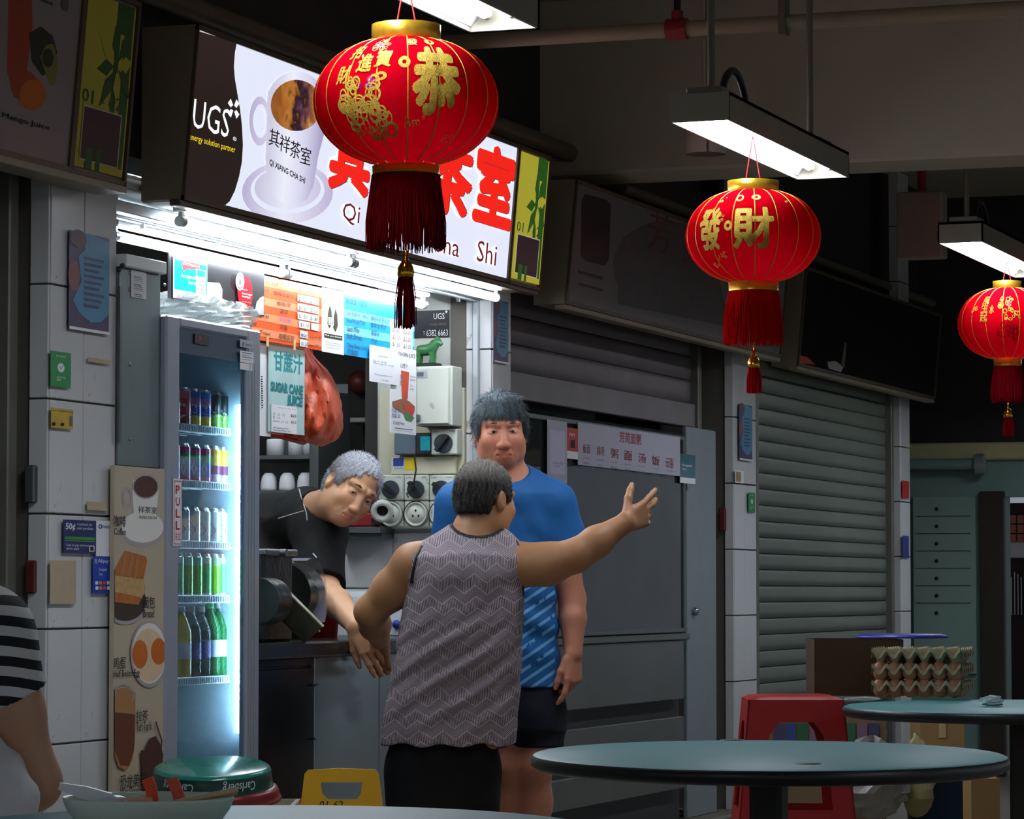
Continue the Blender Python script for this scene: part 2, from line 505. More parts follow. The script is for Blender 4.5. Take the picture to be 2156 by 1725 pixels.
# ---- far end of the row: a pale green screen wall, beam, brown door
XE = 19.0
m_green = mat('pale_green_panel', (130, 158, 150), .5, var=.08, vs=2)
we = struct('wall_end', MB().box((XE, onX(2117, 1200, XE).y, 0), (XE + .15, 7, onX(2000, 935, XE).z)).box((XE, onX(2400, 1200, XE).y, onX(2130, 1046, XE).z), (XE + .15, onX(2117, 1200, XE).y, onX(2000, 935, XE).z)), m_green)
a = onX(1915, 935, XE); b = onX(2400, 957, XE)
struct('trim_6', MB().cbox((XE - .06, 1.0, b.z - .02), (XE + .1, a.y + .1, a.z), .01), mat('cream_beam', (205, 195, 150), .7))
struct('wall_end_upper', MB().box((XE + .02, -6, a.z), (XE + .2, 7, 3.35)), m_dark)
# ================================================================ hanging fluorescent fittings, lanterns, pipes
m_fit = mat('fitting_enamel', (140, 132, 118), .5, var=.1)
m_refl = mat('white_reflector', (240, 243, 246), .35, var=.02)
m_tube = glow('ceiling_tube_light', (236, 246, 255), LAMP_CEIL)
m_rod = mat('painted_rod', (120, 112, 96), .5, .3)
m_red = mat('red_paint', (140, 28, 30), .45)
m_pipe = mat('painted_pipe', (150, 138, 112), .5, var=.15)
YL, ZL = 2.69, 2.40
def fitting(x0, x1, label, parts=True):
    w, h = .088, .082
    t = thing('fluorescent_light', label, 'ceiling light', ((x0 + x1) / 2, YL, ZL), 'fluorescent lights in a row over the walkway')
    if not parts: pass
    # housing: roof, two sides, two ends (open below)
    hb = MB()
    hb.box((x0, YL - w, ZL + h - .01), (x1, YL + w, ZL + h))
    hb.box((x0, YL - w, ZL), (x1, YL - w + .006, ZL + h)); hb.box((x0, YL + w - .006, ZL), (x1, YL + w, ZL + h))
    hb.box((x0, YL - w, ZL), (x0 + .006, YL + w, ZL + h)); hb.box((x1 - .006, YL - w, ZL), (x1, YL + w, ZL + h))
    hb.build('housing', m_fit, t)
    rb = MB()
    rb.poly([(x0 + .01, YL - w + .008, ZL + .012), (x0 + .01, YL - .035, ZL + .062), (x1 - .01, YL - .035, ZL + .062), (x1 - .01, YL - w + .008, ZL + .012)])
    rb.poly([(x0 + .01, YL + w - .008, ZL + .012), (x1 - .01, YL + w - .008, ZL + .012), (x1 - .01, YL + .035, ZL + .062), (x0 + .01, YL + .035, ZL + .062)])
    rb.poly([(x0 + .01, YL - .035, ZL + .062), (x0 + .01, YL + .035, ZL + .062), (x1 - .01, YL + .035, ZL + .062), (x1 - .01, YL - .035, ZL + .062)])
    rb.build('reflector', m_refl, t)
    for s in (-1, 1):
        MB().cyl((x0 + .05, YL + s * .032, ZL + .036), (x1 - .05, YL + s * .032, ZL + .036), .013, n=8).build('tube', m_tube, t)
        for q in (x0 + .03, x1 - .05):
            MB().cyl((q, YL + s * .032, ZL + .036), (q + .02, YL + s * .032, ZL + .036), .015, n=8).build('lamp_holder', m_fit, t)
    for q in (x0 + .12, x1 - .16):
        MB().cbox((q - .07, YL - .055, ZL + h), (q + .07, YL + .055, ZL + h + .025), .004).build('gear_box', m_fit, t)
        MB().cyl((q, YL, ZL + h + .02), (q, YL, 3.35), .011, n=8).build('hanging_rod', m_rod, t)
    pts = [(x0 + .16 + .26 * k / 8, YL - .02, ZL + h + .02 + .085 * math.sin(math.pi * k / 8) ** .7) for k in range(9)]
    MB().tube(pts, .011, 8).build('conduit', BLK, t)
    return t
xs = [(5.95, 7.42), (onZ(1420, 258, ZL).x, onZ(1690, 378, ZL).x), (onZ(1993, 512, ZL).x, onZ(1993, 512, ZL).x + 1.5)]
lab = ['lit fluorescent fitting above the largest lantern', 'lit twin-tube fitting hanging above the middle red lantern', 'lit fluorescent fitting above the farthest red lantern']
for (a, b), l in zip(xs, lab): fitting(a, b, l)
# the same row goes on behind the camera and to the right of the walkway
for i, (a, y) in enumerate(((15.9, YL), (-1.0, YL), (4.2, -1.6), (9.5, -3.4), (15.5, -2.6))):
    yl = YL; YL = y; t = fitting(a, a + 1.5, ('lit fluorescent fitting %s' % ('beyond the farthest lantern', 'behind the camera', 'over the tables to the right of the camera', 'over the far right tables', 'over the tables at the far end')[i])); YL = yl
# ---- pipes under the ceiling
a, b = onX(930, 80, 10.4), onX(2156, 30, 10.4)
ZP = (a.z + b.z) / 2
t = thing('sprinkler_pipe', 'cream pipe crossing under the ceiling with a red coupling', 'pipe', (10.4, 3, ZP))
MB().cyl((10.4, 4.2, ZP), (10.4, -6, ZP), .026, n=14).build('pipe', m_pipe, t)
c = onX(1426, 60, 10.4)
MB().cyl((10.4, c.y + .035, ZP), (10.4, c.y - .035, ZP), .036, n=14).build('coupling', m_red, t)
MB().cyl((10.4, c.y, ZP), (10.4, c.y, ZP + .17), .012, n=8).build('branch', BLK, t)
MB().cyl((10.4, c.y, ZP + .02), (10.4, c.y, ZP + .06), .02, n=8).build('branch_collar', m_red, t)
c = onX(1650, 30, 10.4)
MB().obox((10.4, c.y, ZP + .05), (.03, 0, 0), (0, .012, 0), (0, 0, .09)).build('hanger', m_rod, t)
MB().cyl((10.42, onX(1488, 100, 10.42).y, ZL + .1), (10.42, onX(1488, 100, 10.42).y, 3.35), .006, n=6).build('drop_rod', m_rod, t)
t = thing('trunking_pipe', 'brown pipe running along the wall above the shop signs', 'pipe', (9, 4.1, 2.75))
a = onY(1040, 262, 4.1)
MB().cyl((4, 4.1, a.z), (onY(1312, 372, 4.1).x, 4.1, a.z), .035, n=12).build('pipe', mat('brown_pipe', (104, 92, 76), .45), t)
e = onY(1312, 372, 4.1)
MB().ball((e.x, 4.1, a.z), .037, 10, 6).build('end_cap', m_pipe, t)
MB().cyl((e.x + .05, 4.12, a.z - .05), (18.5, 4.12, a.z - .05), .022, n=10).build('conduit', m_rod, t)
# can-shaped fitting under the beam
p = onX(1486, 325, 11.6)
t = thing('ceiling_speaker', 'white can-shaped ceiling fitting beside the middle fluorescent light', 'ceiling fitting', (p.x, p.y, p.z))
MB().lathe([(.074, 0), (.078, .02), (.076, .15), (.03, .16), (.012, .17), (.012, 3.35 - p.z)], (p.x, p.y, p.z), 20).build('can', mat('off_white_can', (205, 196, 184), .5), t)
MB().lathe([(.0, .012), (.062, .006), (.074, 0)], (p.x, p.y, p.z), 20).build('grille', mat('can_grille', (120, 96, 84), .6), t)
# pipe and box beyond the beam on the right
p = onX(1850, 352, 13.2)
MB().cyl((13.2, 4.1, p.z), (13.2, -6, p.z), .022, n=10).build('ceiling_conduit', m_pipe, None, 'thin cream conduit crossing behind the concrete beam', 'pipe')
p = onX(1935, 475, 14.2)
t = thing('junction_box', 'beige box hanging under the ceiling left of the far light', 'box', (p.x, p.y, p.z))
MB().cbox((14.2, p.y - .1, p.z - .14), (14.32, p.y + .1, p.z + .15), .006).build('case', m_fit, t)
MB().cyl((14.26, p.y, p.z + .14), (14.26, p.y, 3.35), .02, n=8).build('bracket', m_red, t)

# ================================================================ lanterns
def cloth(name, c, c2):
    m = D.materials.new(name); m.use_nodes = True; MATS[name] = m
    t = NT(m); t.n.clear()
    o = t.add('ShaderNodeOutputMaterial'); d = t.add('ShaderNodeBsdfDiffuse'); r = t.add('ShaderNodeBsdfTranslucent'); mx = t.add('ShaderNodeMixShader')
    col = t.mix(t.noise(25, 3), lin(c), lin(c2))
    t.l.new(col, d.inputs[0]); t.l.new(col, r.inputs[0]); mx.inputs[0].default_value = .38
    wv = t.bump(t.noise(350, 2), .15, .002); t.l.new(wv, d.inputs['Normal'])
    t.l.new(d.outputs[0], mx.inputs[1]); t.l.new(r.outputs[0], mx.inputs[2]); t.l.new(mx.outputs[0], o.inputs[0])
    return m
m_lant = cloth('red_lantern_cloth', (204, 5, 28), (188, 3, 22))
m_gold = mat('gold_foil', (226, 176, 52), .3, .7, var=.3, vs=60)
m_glit = mat('gold_glitter', (214, 170, 58), .35, .5, var=.6, vs=420, bump=.8, bs=500)
m_cord = mat('gold_cord', (220, 160, 40), .4, .3, var=.1)
m_fr1 = cloth('dark_red_fringe', (150, 14, 26), (110, 8, 18))
m_fr2 = cloth('bright_red_fringe', (226, 20, 16), (196, 12, 10))
m_str = mat('red_string', (220, 40, 50), .6)
m_pur = mat('purple_glitter', (150, 40, 150), .4, .3, var=.6, vs=400)
def subdiv(v, f, mx):
    """split polygons into triangles no longer than mx"""
    v = [tuple(p) for p in v]; out = []
    tris = [(q[0], q[i], q[i + 1]) for q in f for i in range(1, len(q) - 1)]
    while tris:
        a, b, c = tris.pop()
        L = [((v[i][0] - v[j][0]) ** 2 + (v[i][1] - v[j][1]) ** 2, i, j, k) for i, j, k in ((a, b, c), (b, c, a), (c, a, b))]
        d, i, j, k = max(L)
        if d > mx * mx:
            v.append(tuple((p + q) / 2 for p, q in zip(v[i], v[j]))); n = len(v) - 1
            tris += [(i, n, k), (n, j, k)]
        else: out.append((a, b, c))
    return v, out
def lantern(cx, cy, d, dia, label, prints, fringe_m, cap=(50, 90), base=350, rim=(52, 68), fr_end=525, tas=(535, 695), top_y=-40, seed=1, turn=0, body=(85, 345)):
    """pixels: centre column and rows of the parts at depth d"""
    rnd = random.Random(seed)
    C = atD(cx, cy, d); R = dia / 2
    Z = lambda y: atD(cx, y, d).z
    zt, zb = Z(body[0]), Z(body[1]); C.z = (zt + zb) / 2; H = (zt - zb) / 2
    t = thing('paper_lantern', label, 'lantern', (C.x, C.y, Z(tas[1])), 'red lanterns hung in a row')
    ro, rb = rim[0] / 1000 * dia / .4, rim[1] / 1000 * dia / .4
    N = 18
    def surf(th, s, off=0):
        # s: -1 (bottom) .. 1 (top)
        a = s * math.pi / 2 * .84
        r = (R + off) * math.cos(a) ** .82 * (1 - .012 * (abs(math.sin(th * N / 2))) ** .5 * 0)
        lobes = 1 - .014 * (1 - abs(math.sin((th - turn) * N / 2))) ** 3
        z = (H + off) * math.sin(a) / math.sin(math.pi / 2 * .84)
        return Vector((C.x + r * lobes * math.cos(th), C.y + r * lobes * math.sin(th), C.z + z))
    MB().grid(lambda u, v: surf(2 * math.pi * u, 1 - 2 * v), 144, 30, flip=True).build('shade', m_lant, t)
    for k in range(N):
        th = turn + 2 * math.pi * k / N
        MB().tube([surf(th, 1 - 2 * j / 20, .0) for j in range(21)], .0019, 5).build('rib_cord', m_cord, t)
    # gold collars
    z0, z1 = Z(cap[1]), Z(cap[0])
    r = abs((atD(cx + cap[2], cy, d) - atD(cx, cy, d)).length) if len(cap) > 2 else .075
    MB().lathe([(r * .93, z0), (r * .98, z0 + .004), (r, (z0 + z1) / 2), (r, z1), (r * .985, z1), (r * .97, z0 + .004)], (C.x, C.y, 0), 36).build('top_collar', m_gold, t)
    z3, z2 = Z(base + 22), Z(base)
    rb2 = r * .96
    MB().lathe([(rb2, z3), (rb2 * 1.02, z2), (rb2 * .98, z2), (rb2 * .97, z3)], (C.x, C.y, 0), 36).build('bottom_collar', m_gold, t)
    # fringe of loose threads
    fb = MB(); ze = Z(fr_end); zf = z3 + .004
    for k in range(420):
        th = 2 * math.pi * (k + rnd.random() * .9) / 420; r0 = rb2 * (.98 + .03 * rnd.random()); sp = 1.05 + .12 * rnd.random() + (.08 if rnd.random() < .1 else 0)
        L = (zf - ze) * (1 + .10 * (rnd.random() - .35)); tw = (rnd.random() - .5) * .10
        pts = [(C.x + r0 * q * math.cos(th + tw * j), C.y + r0 * q * math.sin(th + tw * j), zf - L * j / 3) for j, q in ((0, 1), (1, (1 + sp) / 2 + .02), (2, sp), (3, sp + .01))]
        fb.tube(pts, [.0016, .0016, .0015, .001], 4, caps=False)
    fb.build('fringe', fringe_m, t, kind='stuff')
    MB().lathe([(rb2 * .99, zf + .002), (rb2 * 1.03, zf - .016), (rb2 * 1.06, zf - .03), (rb2 * 1.05, zf - .036), (rb2 * .97, zf - .03)], (C.x, C.y, 0), 36).build('fringe_band', fringe_m, t)
    # tassel: string, bell cap, threads
    ys, ye = Z(tas[0]), Z(tas[1]); L = ys - ye; k = dia / .4
    MB().cyl((C.x, C.y, ys), (C.x, C.y, z3), .0018 * k, n=6).build('tassel_string', m_cord, t)
    MB().lathe([(.002, 0), (.0055 * k, 0), (.0055 * k, -.018 * k), (.010 * k, -.024 * k), (.0165 * k, -.034 * k), (.0185 * k, -.045 * k), (.0185 * k, -.054 * k), (.016 * k, -.058 * k), (.002, -.058 * k)][::-1], (C.x, C.y, ys), 18).build('bell_cap', mat('polished_gold', (232, 170, 40), .15, .95, var=.05), t)
    tb = MB()
    for q in range(90):
        th = rnd.random() * 6.283; r0 = .016 * k * rnd.random() ** .5
        b = ys - .052 * k; LL = (b - ye) * (1 - .08 * rnd.random()); sp = 1.25 + .35 * rnd.random()
        tb.tube([(C.x + r0 * w * math.cos(th + q2), C.y + r0 * w * math.sin(th + q2), b - LL * j / 2) for j, w, q2 in ((0, 1, 0), (1, sp, .1), (2, sp * 1.02, .15))], .0013, 4, caps=False)
    tb.build('tassel', fringe_m, t, kind='stuff')
    # hanging strings, drawn together on the lamp above
    zz = ZL + .004; top = Vector((C.x, C.y, zz))
    for s in (-1, 1):
        MB().cyl((C.x + s * .2 * r * RGT.x, C.y + s * .32 * r * RGT.y, z1 - .01), top, .0018, n=6).build('hanging_string', m_str, t)
    # prints in gold on the cloth; azimuth 0 faces the camera
    az0 = math.atan2(CAM.y - C.y, CAM.x - C.x)
    def wrap(u, v, off=.0018):
        s = max(-.97, min(.97, v / H * .92)); return surf(az0 + u / R, s, off)
    for item in prints:
        kind, m = item[0], item[1]
        if kind == 'text':
            _, m, body, u0, v0, u1, v1, kw = item
            v, f = text_geo(body, **kw); lo, hi = v.min(0), v.max(0)
            q = (v - lo) / (hi - lo) * np.array([u1 - u0, v1 - v0]) + np.array([u0, v0])
            if seed == 1 and len(body) == 1: q[:, 0] += (q[:, 1] - v0) * .08
            ly = TXTL.get(id(v)); q = np.concatenate([q, (np.zeros(len(v)) if ly is None else ly)[:, None]], 1)
            q, f = subdiv(q, f, .012)
            MB().add([wrap(p[0], p[1], .0018 + p[2]) for p in q], f).build('gold_print', m, t)
        elif kind == 'ell':
            _, m, u, v, ru, rv, inner = item
            n = 20; mb = MB()
            o = [wrap(u + ru * math.cos(2 * math.pi * j / n), v + rv * math.sin(2 * math.pi * j / n), .0014) for j in range(n)]
            i = [wrap(u + ru * inner * math.cos(2 * math.pi * j / n), v + rv * inner * math.sin(2 * math.pi * j / n), .0014 if inner else .0022) for j in range(n)]
            mb.add(o + i, [(a, (a + 1) % n, (a + 1) % n + n, a + n) for a in range(n)]); mb.build('gold_print', m, t)
    return t
def blot(m, u, v, s, seed, n=16):
    """small cloud-like ornament as overlapping rings"""
    r = random.Random(seed); out = []
    for k in range(n):
        out.append(('ell', m, u + (r.random() - .5) * s * 2, v + (r.random() - .5) * s * 1.2, s * .22 * (.6 + r.random()), s * .2 * (.6 + r.random()), .66))
    return out
BB = dict(offset=.035)
p1 = [('text', m_glit, '恭', .008, -.045, .118, .085, dict(offset=.05)),
      ('text', m_glit, '寶', -.075, .038, -.035, .075, BB), ('text', m_glit, '進', -.118, .03, -.080, .068, BB),
      ('text', m_glit, '招', -.150, .058, -.118, .090, BB), ('text', m_glit, '財', -.168, .012, -.134, .046, BB),
      ('text', m_glit, '發', .0, .088, .035, .112, BB),
      ('ell', m_glit, .075, .102, .016, .010, .45), ('ell', m_glit, -.004, .048, .014, .012, .35), ('ell', m_glit, -.055, .022, .014, .008, .4)]
p1 += blot(m_glit, -.075, .094, .026, 3, 12) + blot(m_pur, -.072, .092, .014, 9, 5)
p1 += blot(m_glit, -.105, -.012, .045, 4, 34) + blot(m_pur, -.085, .012, .016, 5, 7) + blot(m_glit, -.085, -.055, .05, 6, 22) + blot(m_glit, .02, -.06, .02, 12, 8) + blot(m_glit, .12, -.085, .016, 13, 6)
lantern(855, 215, 7.2, .402, 'largest red lantern, nearest the camera, with dark red fringe', p1, m_fr1, cap=(52, 90, 73), base=352, fr_end=520, tas=(530, 695), top_y=-35, seed=1, turn=.05)
p2 = [('text', m_glit, '發', -.178, -.045, -.098, .058, BB), ('text', m_glit, '財', -.062, -.045, .062, .055, BB),
      ('ell', m_glit, -.05, .085, .015, .012, .55), ('ell', m_glit, .012, .087, .018, .010, .4), ('ell', m_glit, -.075, .01, .012, .012, .4)]
p2 += blot(m_glit, -.12, .085, .018, 21, 8) + blot(m_glit, -.105, .03, .013, 22, 7) + blot(m_glit, -.11, -.06, .016, 23, 7) + blot(m_glit, .13, .07, .012, 24, 5) + blot(m_glit, -.15, -.085, .014, 25, 6)
lantern(1586, 500, 9.8, .400, 'middle red lantern with bright red fringe and gold characters', p2, m_fr2, cap=(381, 408, 54), base=595, fr_end=722, tas=(735, 830), top_y=322, seed=2, turn=.3, body=(402, 594))
p3 = [('text', m_glit, '風\n生\n起', -.115, -.005, -.082, .085, dict(offset=.02, line=.8)), ('text', m_glit, '水', -.075, .02, -.055, .05, BB)]
p3 += blot(m_glit, -.005, .06, .03, 31, 16) + blot(m_glit, .02, .02, .03, 32, 14) + blot(m_pur, .005, .05, .012, 33, 5) + blot(m_glit, -.15, .04, .016, 34, 8) + blot(m_fr1, 0, -.04, .04, 35, 14)
lantern(2121, 682, 13.55, .404, 'farthest red lantern, cut by the right edge of the picture', p3, m_fr1, cap=(592, 612, 30), base=752, fr_end=845, tas=(850, 920), top_y=565, seed=3, turn=.1, body=(608, 755))
# ================================================================ light-box signs over the stalls
m_bronze = mat('brown_sign_frame', (96, 82, 66), .45, .3, var=.1)
m_box = mat('sign_box_sheet', (150, 138, 116), .5, .2, var=.12)
def lit(name, c, k=1.0):
    return glow(name, c, LAMP_SIGN * k)
def litgrad(name, stops, axis, lo, hi, k=1.0, noise=0):
    """backlit print whose printed tone runs along one local axis"""
    if name in MATS: return MATS[name]
    m, t, b = new_mat(name)
    o = t.xyz()[axis]; f = t.math('DIVIDE', t.math('SUBTRACT', o, lo), hi - lo)
    if noise: f = t.math('ADD', f, t.math('MULTIPLY', t.math('SUBTRACT', t.noise(noise, 4), .5), .8))
    c = t.ramp(f, stops); t.l.new(c, b.inputs['Emission Color']); b.inputs['Emission Strength'].default_value = LAMP_SIGN * k
    b.inputs['Base Color'].default_value = (.05, .05, .05, 1); m.cycles.emission_sampling = 'NONE'
    return m
def signbox(name, label, xl, xr, zb, zt, yb, yt, lit_box=False, back=4.07):
    """box whose front leans out at the top; returns (root, Panel of the front)"""
    x0, x1 = xl, xr
    t = thing(name, label, 'sign', ((x0 + x1) / 2, back, zb))
    v = [(x0, yb, zb), (x1, yb, zb), (x1, back, zb), (x0, back, zb), (x0, yt, zt), (x1, yt, zt), (x1, back, zt), (x0, back, zt)]
    MB().add(v, [(0, 3, 2, 1), (4, 5, 6, 7), (1, 2, 6, 5), (0, 4, 7, 3), (2, 3, 7, 6), (0, 1, 5, 4)]).build('case', m_box, t)
    ez = Vector((0, yt - yb, zt - zb)); n = Vector((1, 0, 0)).cross(ez.normalized())
    P = Panel(Vector((x0, yb, zb)) + n * .004, (1, 0, 0), ez, t); P.W = x1 - x0; P.H = ez.length; P.t = t
    return P
def frame_bars(P, u0, u1, v0, v1, w, m, name='frame_bar', wl=None):
    wl = wl or w
    for a, b, c, d in ((u0, v0, u1, v0 + w), (u0, v1 - w, u1, v1), (u0, v0, u0 + wl, v1), (u1 - w, v0, u1, v1)):
        mb = MB().obox(P.P((a + c) / 2, (b + d) / 2, .002), P.ex * ((c - a) / 2), P.ez * ((d - b) / 2), P.n * .005); mb.build(name, m, P.t)
YB, YT = 3.95, 3.907
bl = onY(380, 420, YB); ztl = onY(415, 52, YT).z
S1X0 = bl.x; S1X1 = onY(1132, 606, YB).x
P = signbox('shop_sign', 'lit white shop sign with coffee mug and red characters', S1X0, S1X1, bl.z, ztl, YB, YT)
# white lit face, print by print (pixel corners of the photograph's sign)
m_face = lit('sign_white', (226, 232, 250), 1.0)
uR = P.uv(1077, 450)[0]
P.rect((0.012, P.H - .014), (uR, .014), m_face, 'lit_face', px=False)
m_br = litgrad('sign_brown', ((0, (30, 20, 16)), (.5, (42, 28, 22)), (1, (58, 42, 40))), 2, bl.z, bl.z + .5, .55)
pts = [(413, 72), (498, 92)] + [(498 - 6 * math.sin(k / 6 * 3.1), 92 + (200 - 92) * k / 6) for k in range(1, 6)] + [(497, 170), (503, 215), (509, 260), (511, 310), (508, 350), (500, 385), (490, 410), (478, 430), (476, 432), (388, 410)]
pts = [(413, 64), (498, 90), (494, 112), (492, 140), (494, 165), (499, 195), (505, 230), (509, 265), (511, 305), (509, 340), (503, 372), (494, 402), (483, 424), (474, 432), (388, 411)]
P.poly(pts, m_br)
m_lw = lit('sign_letter_white', (245, 248, 255), 1.1); m_ly = lit('sign_letter_yellow', (250, 220, 30), 1.0)
P.text('UGS', (409, 207), (480, 291), m_lw, offset=-.012)
P.text('energy solution partner', (399, 280), (494, 326), m_ly)
P.text('®', (490, 287), (497, 298), m_lw)
for dx, dy, a in ((-6, -10, 0), (6, -9, 1), (-6, 8, 2), (6, 10, 3)):      # four-petal emblem
    cx, cy = 491 + dx, 229 + dy * 1.2
    P.poly([(cx + (-6 if a % 2 == 0 else 6), cy), (cx, cy - 9), (cx + (5 if a % 2 == 0 else -5), cy - 2 + (6 if a < 2 else -4)), (cx, cy + 9)], m_lw, 'emblem')
# mug picture
m_mug = litgrad('sign_mug', ((0, (205, 203, 226)), (.35, (236, 238, 252)), (.7, (214, 212, 236)), (1, (168, 160, 196))), 0, P.uv(556, 400)[0] + P.O.x, P.uv(665, 400)[0] + P.O.x, 1.0)
m_sau = litgrad('sign_saucer', ((0, (176, 168, 204)), (.5, (232, 232, 248)), (1, (190, 182, 214))), 0, P.uv(500, 400)[0] + P.O.x, P.uv(695, 400)[0] + P.O.x, 1.0)
m_cof = litgrad('sign_coffee', ((0, (150, 84, 28)), (.35, (190, 120, 50)), (.5, (40, 18, 10)), (.62, (70, 40, 70)), (.8, (160, 96, 40)), (1, (214, 170, 120))), 0, P.uv(572, 250)[0] + P.O.x, P.uv(672, 250)[0] + P.O.x, .9, noise=26)
P.ell((604, 405), 96, 66, m_sau, 'picture'); P.ell((604, 400), 78, 50, m_face, 'picture'); P.ell((604, 396), 70, 44, m_sau, 'picture')
P.ell((545, 255), 22, 52, m_sau, 'picture', inner=.62); P.ell((547, 255), 15, 36, m_face, 'picture', inner=.8)
P.poly([(562, 190), (560, 260), (557, 330), (560, 380), (572, 412), (594, 428), (622, 432), (645, 420), (658, 392), (668, 330), (684, 270), (690, 240)], m_mug, 'picture')
P.ell((622, 216), 62, 66, m_mug, 'picture'); P.ell((622, 222), 54, 54, m_cof, 'picture')
m_sblk = lit('sign_black', (28, 22, 30), .5)
def tilt_txt(P, chars, x0, y0, x1, y1, hgt, m, **kw):
    n = len(chars)
    for i, c in enumerate(chars):
        if c == ' ': continue
        xa = x0 + (x1 - x0) * i / n; xb = x0 + (x1 - x0) * (i + .86) / n
        yc = y0 + (y1 - y0) * (i + .43) / n
        sl = .06 * (xb - xa)
        P.text(c, (xa, yc - hgt / 2 - sl), (xb, yc + hgt / 2 + sl), m, **kw); P.lay -= 1
    P.lay += 1
tilt_txt(P, '其祥茶室', 566, 285, 654, 335, 40, m_sblk, offset=.02)
ua, ub = P.uv(566, 330)[0], P.uv(642, 360)[0]; va = P.uv(566, 334)[1]; kk = (19 / 745) / (ub - ua)
P.text('QI XIANG CHA SHI', (ua, va), (ub, va - .021), m_sblk, px=False, offset=.03, warp=lambda a, b: (a, b - kk * (a - ua)))
# big red characters with a pale rim, names below
m_rim = lit('sign_letter_rim', (252, 252, 255), 1.25); m_rred = lit('sign_letter_red', (244, 34, 22), 1.0); m_mar = lit('sign_letter_maroon', (120, 20, 32), .8); m_shd = lit('sign_letter_shadow', (150, 60, 70), .6)
big = (('其', 700, 772, 228, 420), ('祥', 792, 868, 250, 444), ('茶', 890, 985, 276, 470), ('室', 1004, 1072, 292, 488))
for c, xa, xb, ya, yb in big:
    for off, m, dx in ((.09, m_rim, 0), (.05, m_shd, 1.5), (.045, m_rred, 0)):
        P.text(c, (xa + dx, ya + dx), (xb + dx, yb + dx), m, offset=off)
    P.done()
for c, xa, xb, ya, yb in (('Qi', 720, 752, 424, 478), ('Xiang', 790, 862, 455, 512), ('Cha', 905, 962, 486, 542), ('Shi', 1003, 1040, 505, 560)):
    for off, m in ((.05, m_rim), (.0, m_mar)):
        P.text(c, (xa, ya), (xb, yb), m, offset=off)
    P.done()
# end panel: yellow green with stall number
def end_panel(P, u0, u1, k, seed):
    e = (lambda n, c, q=1: lit(n, c, q * .55)) if k else (lambda n, c, q=1: mat(n + '_unlit', c, .5, var=.05))
    y, g, pl, wl = e('end_yellow', (205, 196, 62)), e('end_green', (44, 96, 34)), e('end_plum', (66, 44, 52), .6), e('end_line', (210, 205, 160))
    H, w = P.H, u1 - u0
    P.rect((u0, H - .02), (u1, .02), y, 'end_panel', px=False)
    P.rect((u0 + w * .62, H - .02), (u0 + w * .97, .04), g, px=False)
    P.rect((u0 + w * .72, H - .10), (u0 + w * .8, .08), y, px=False)
    for a in range(8):
        an = a * math.pi / 4 + .2; c = (u0 + w * .68, H * .62); L = .14 if a % 2 else .11
        d = Vector((math.cos(an), math.sin(an))); n = Vector((-d.y, d.x))
        q = [Vector(c) + d * .015, Vector(c) + d * L * .5 + n * .022, Vector(c) + d * L, Vector(c) + d * L * .5 - n * .022]
        q = [(min(max(p.x, u0), u1), p.y) for p in q]
        P.poly(q, g if a % 3 else y, px=False)
    P.text('01 - 62', (u0 + w * .04, H * .455), (u0 + w * .86, H * .385), g, px=False, offset=.02)
    P.rect((u0 + w * .08, H * .37), (u0 + w * .88, H * .08), wl, 'notice', px=False); P.rect((u0 + w * .1, H * .362), (u0 + w * .86, H * .088), pl, 'notice', px=False)
    P.rect((u0 + w * .2, .075), (u0 + w * .34, .02), g, px=False); P.rect((u0 + w * .42, .075), (u0 + w * .5, .02), g, px=False)
end_panel(P, uR + .03, P.W - .02, 1, 1)
P.done()
frame_bars(P, 0, uR + .014, 0, P.H, .014, m_bronze, wl=.007); frame_bars(P, uR + .012, P.W, 0, P.H, .012, m_bronze)
# bottom flashing of the sign
MB().cbox((S1X0 - .01, YB - .004, bl.z - .018), (S1X1, YB + .03, bl.z), .003).build('bottom_flashing', m_bronze, P.t)
MB().box((S1X0 + .01, YB + .035, bl.z - .004), (S1X1, 4.07, bl.z)).build('underside', mat('sign_underside', (226, 228, 222), .5), P.t)
# ---- unlit neighbours
q = onY(258, 392, YB)
Q = signbox('dark_shop_sign', 'unlit fruit juice sign at the upper left corner', q.x - 2.9, q.x, q.z, ztl, YB, YT)
ud = Q.uv(146, 300)[0]
Q.rect((.02, Q.H - .014), (ud, .014), mat('dimmed_white', (152, 142, 143), .4, var=.05), 'face', px=False)  # white print darkened: the dim corner is put into its colour
m_org, m_pap, m_avo, m_avg = mat('print_orange', (206, 108, 30), .5), mat('print_papaya', (170, 66, 26), .5), mat('print_avocado', (34, 42, 26), .5), mat('print_avocado_flesh', (132, 136, 54), .5)
Q.poly([(18, -40), (66, -40), (68, 60), (56, 150), (30, 205), (14, 150)], m_pap, 'picture')
Q.poly([(60, 70), (85, 55), (110, 75), (120, 110), (110, 150), (88, 160), (66, 130)], m_avo, 'picture')
Q.poly([(96, 95), (112, 92), (121, 130), (116, 178), (104, 180), (94, 150), (84, 120)], m_avg, 'picture'); Q.ell((100, 122), 12, 20, m_avo, 'picture')
Q.ell((66, 198), 30, 34, m_org, 'picture'); Q.ell((50, 180), 28, 32, m_pap, 'picture'); Q.ell((68, 200), 27, 32, m_org, 'picture')
Q.text('Mango Juice', (4, 236), (102, 278), INK, offset=.02); Q.text('Aloe', (84, -6), (110, 12), INK); Q.ell((136, 10), 8, 14, INKG)
end_panel(Q, ud + .03, Q.W - .02, 0, 2)
Q.done(); frame_bars(Q, 0, ud + .014, 0, Q.H, .014, m_bronze); frame_bars(Q, ud + .012, Q.W, 0, Q.H, .012, m_bronze)
MB().cbox((q.x - 2.9, YB - .012, q.z - .02), (q.x + .005, YB + .08, q.z), .003).build('bottom_flashing', m_box, Q.t)
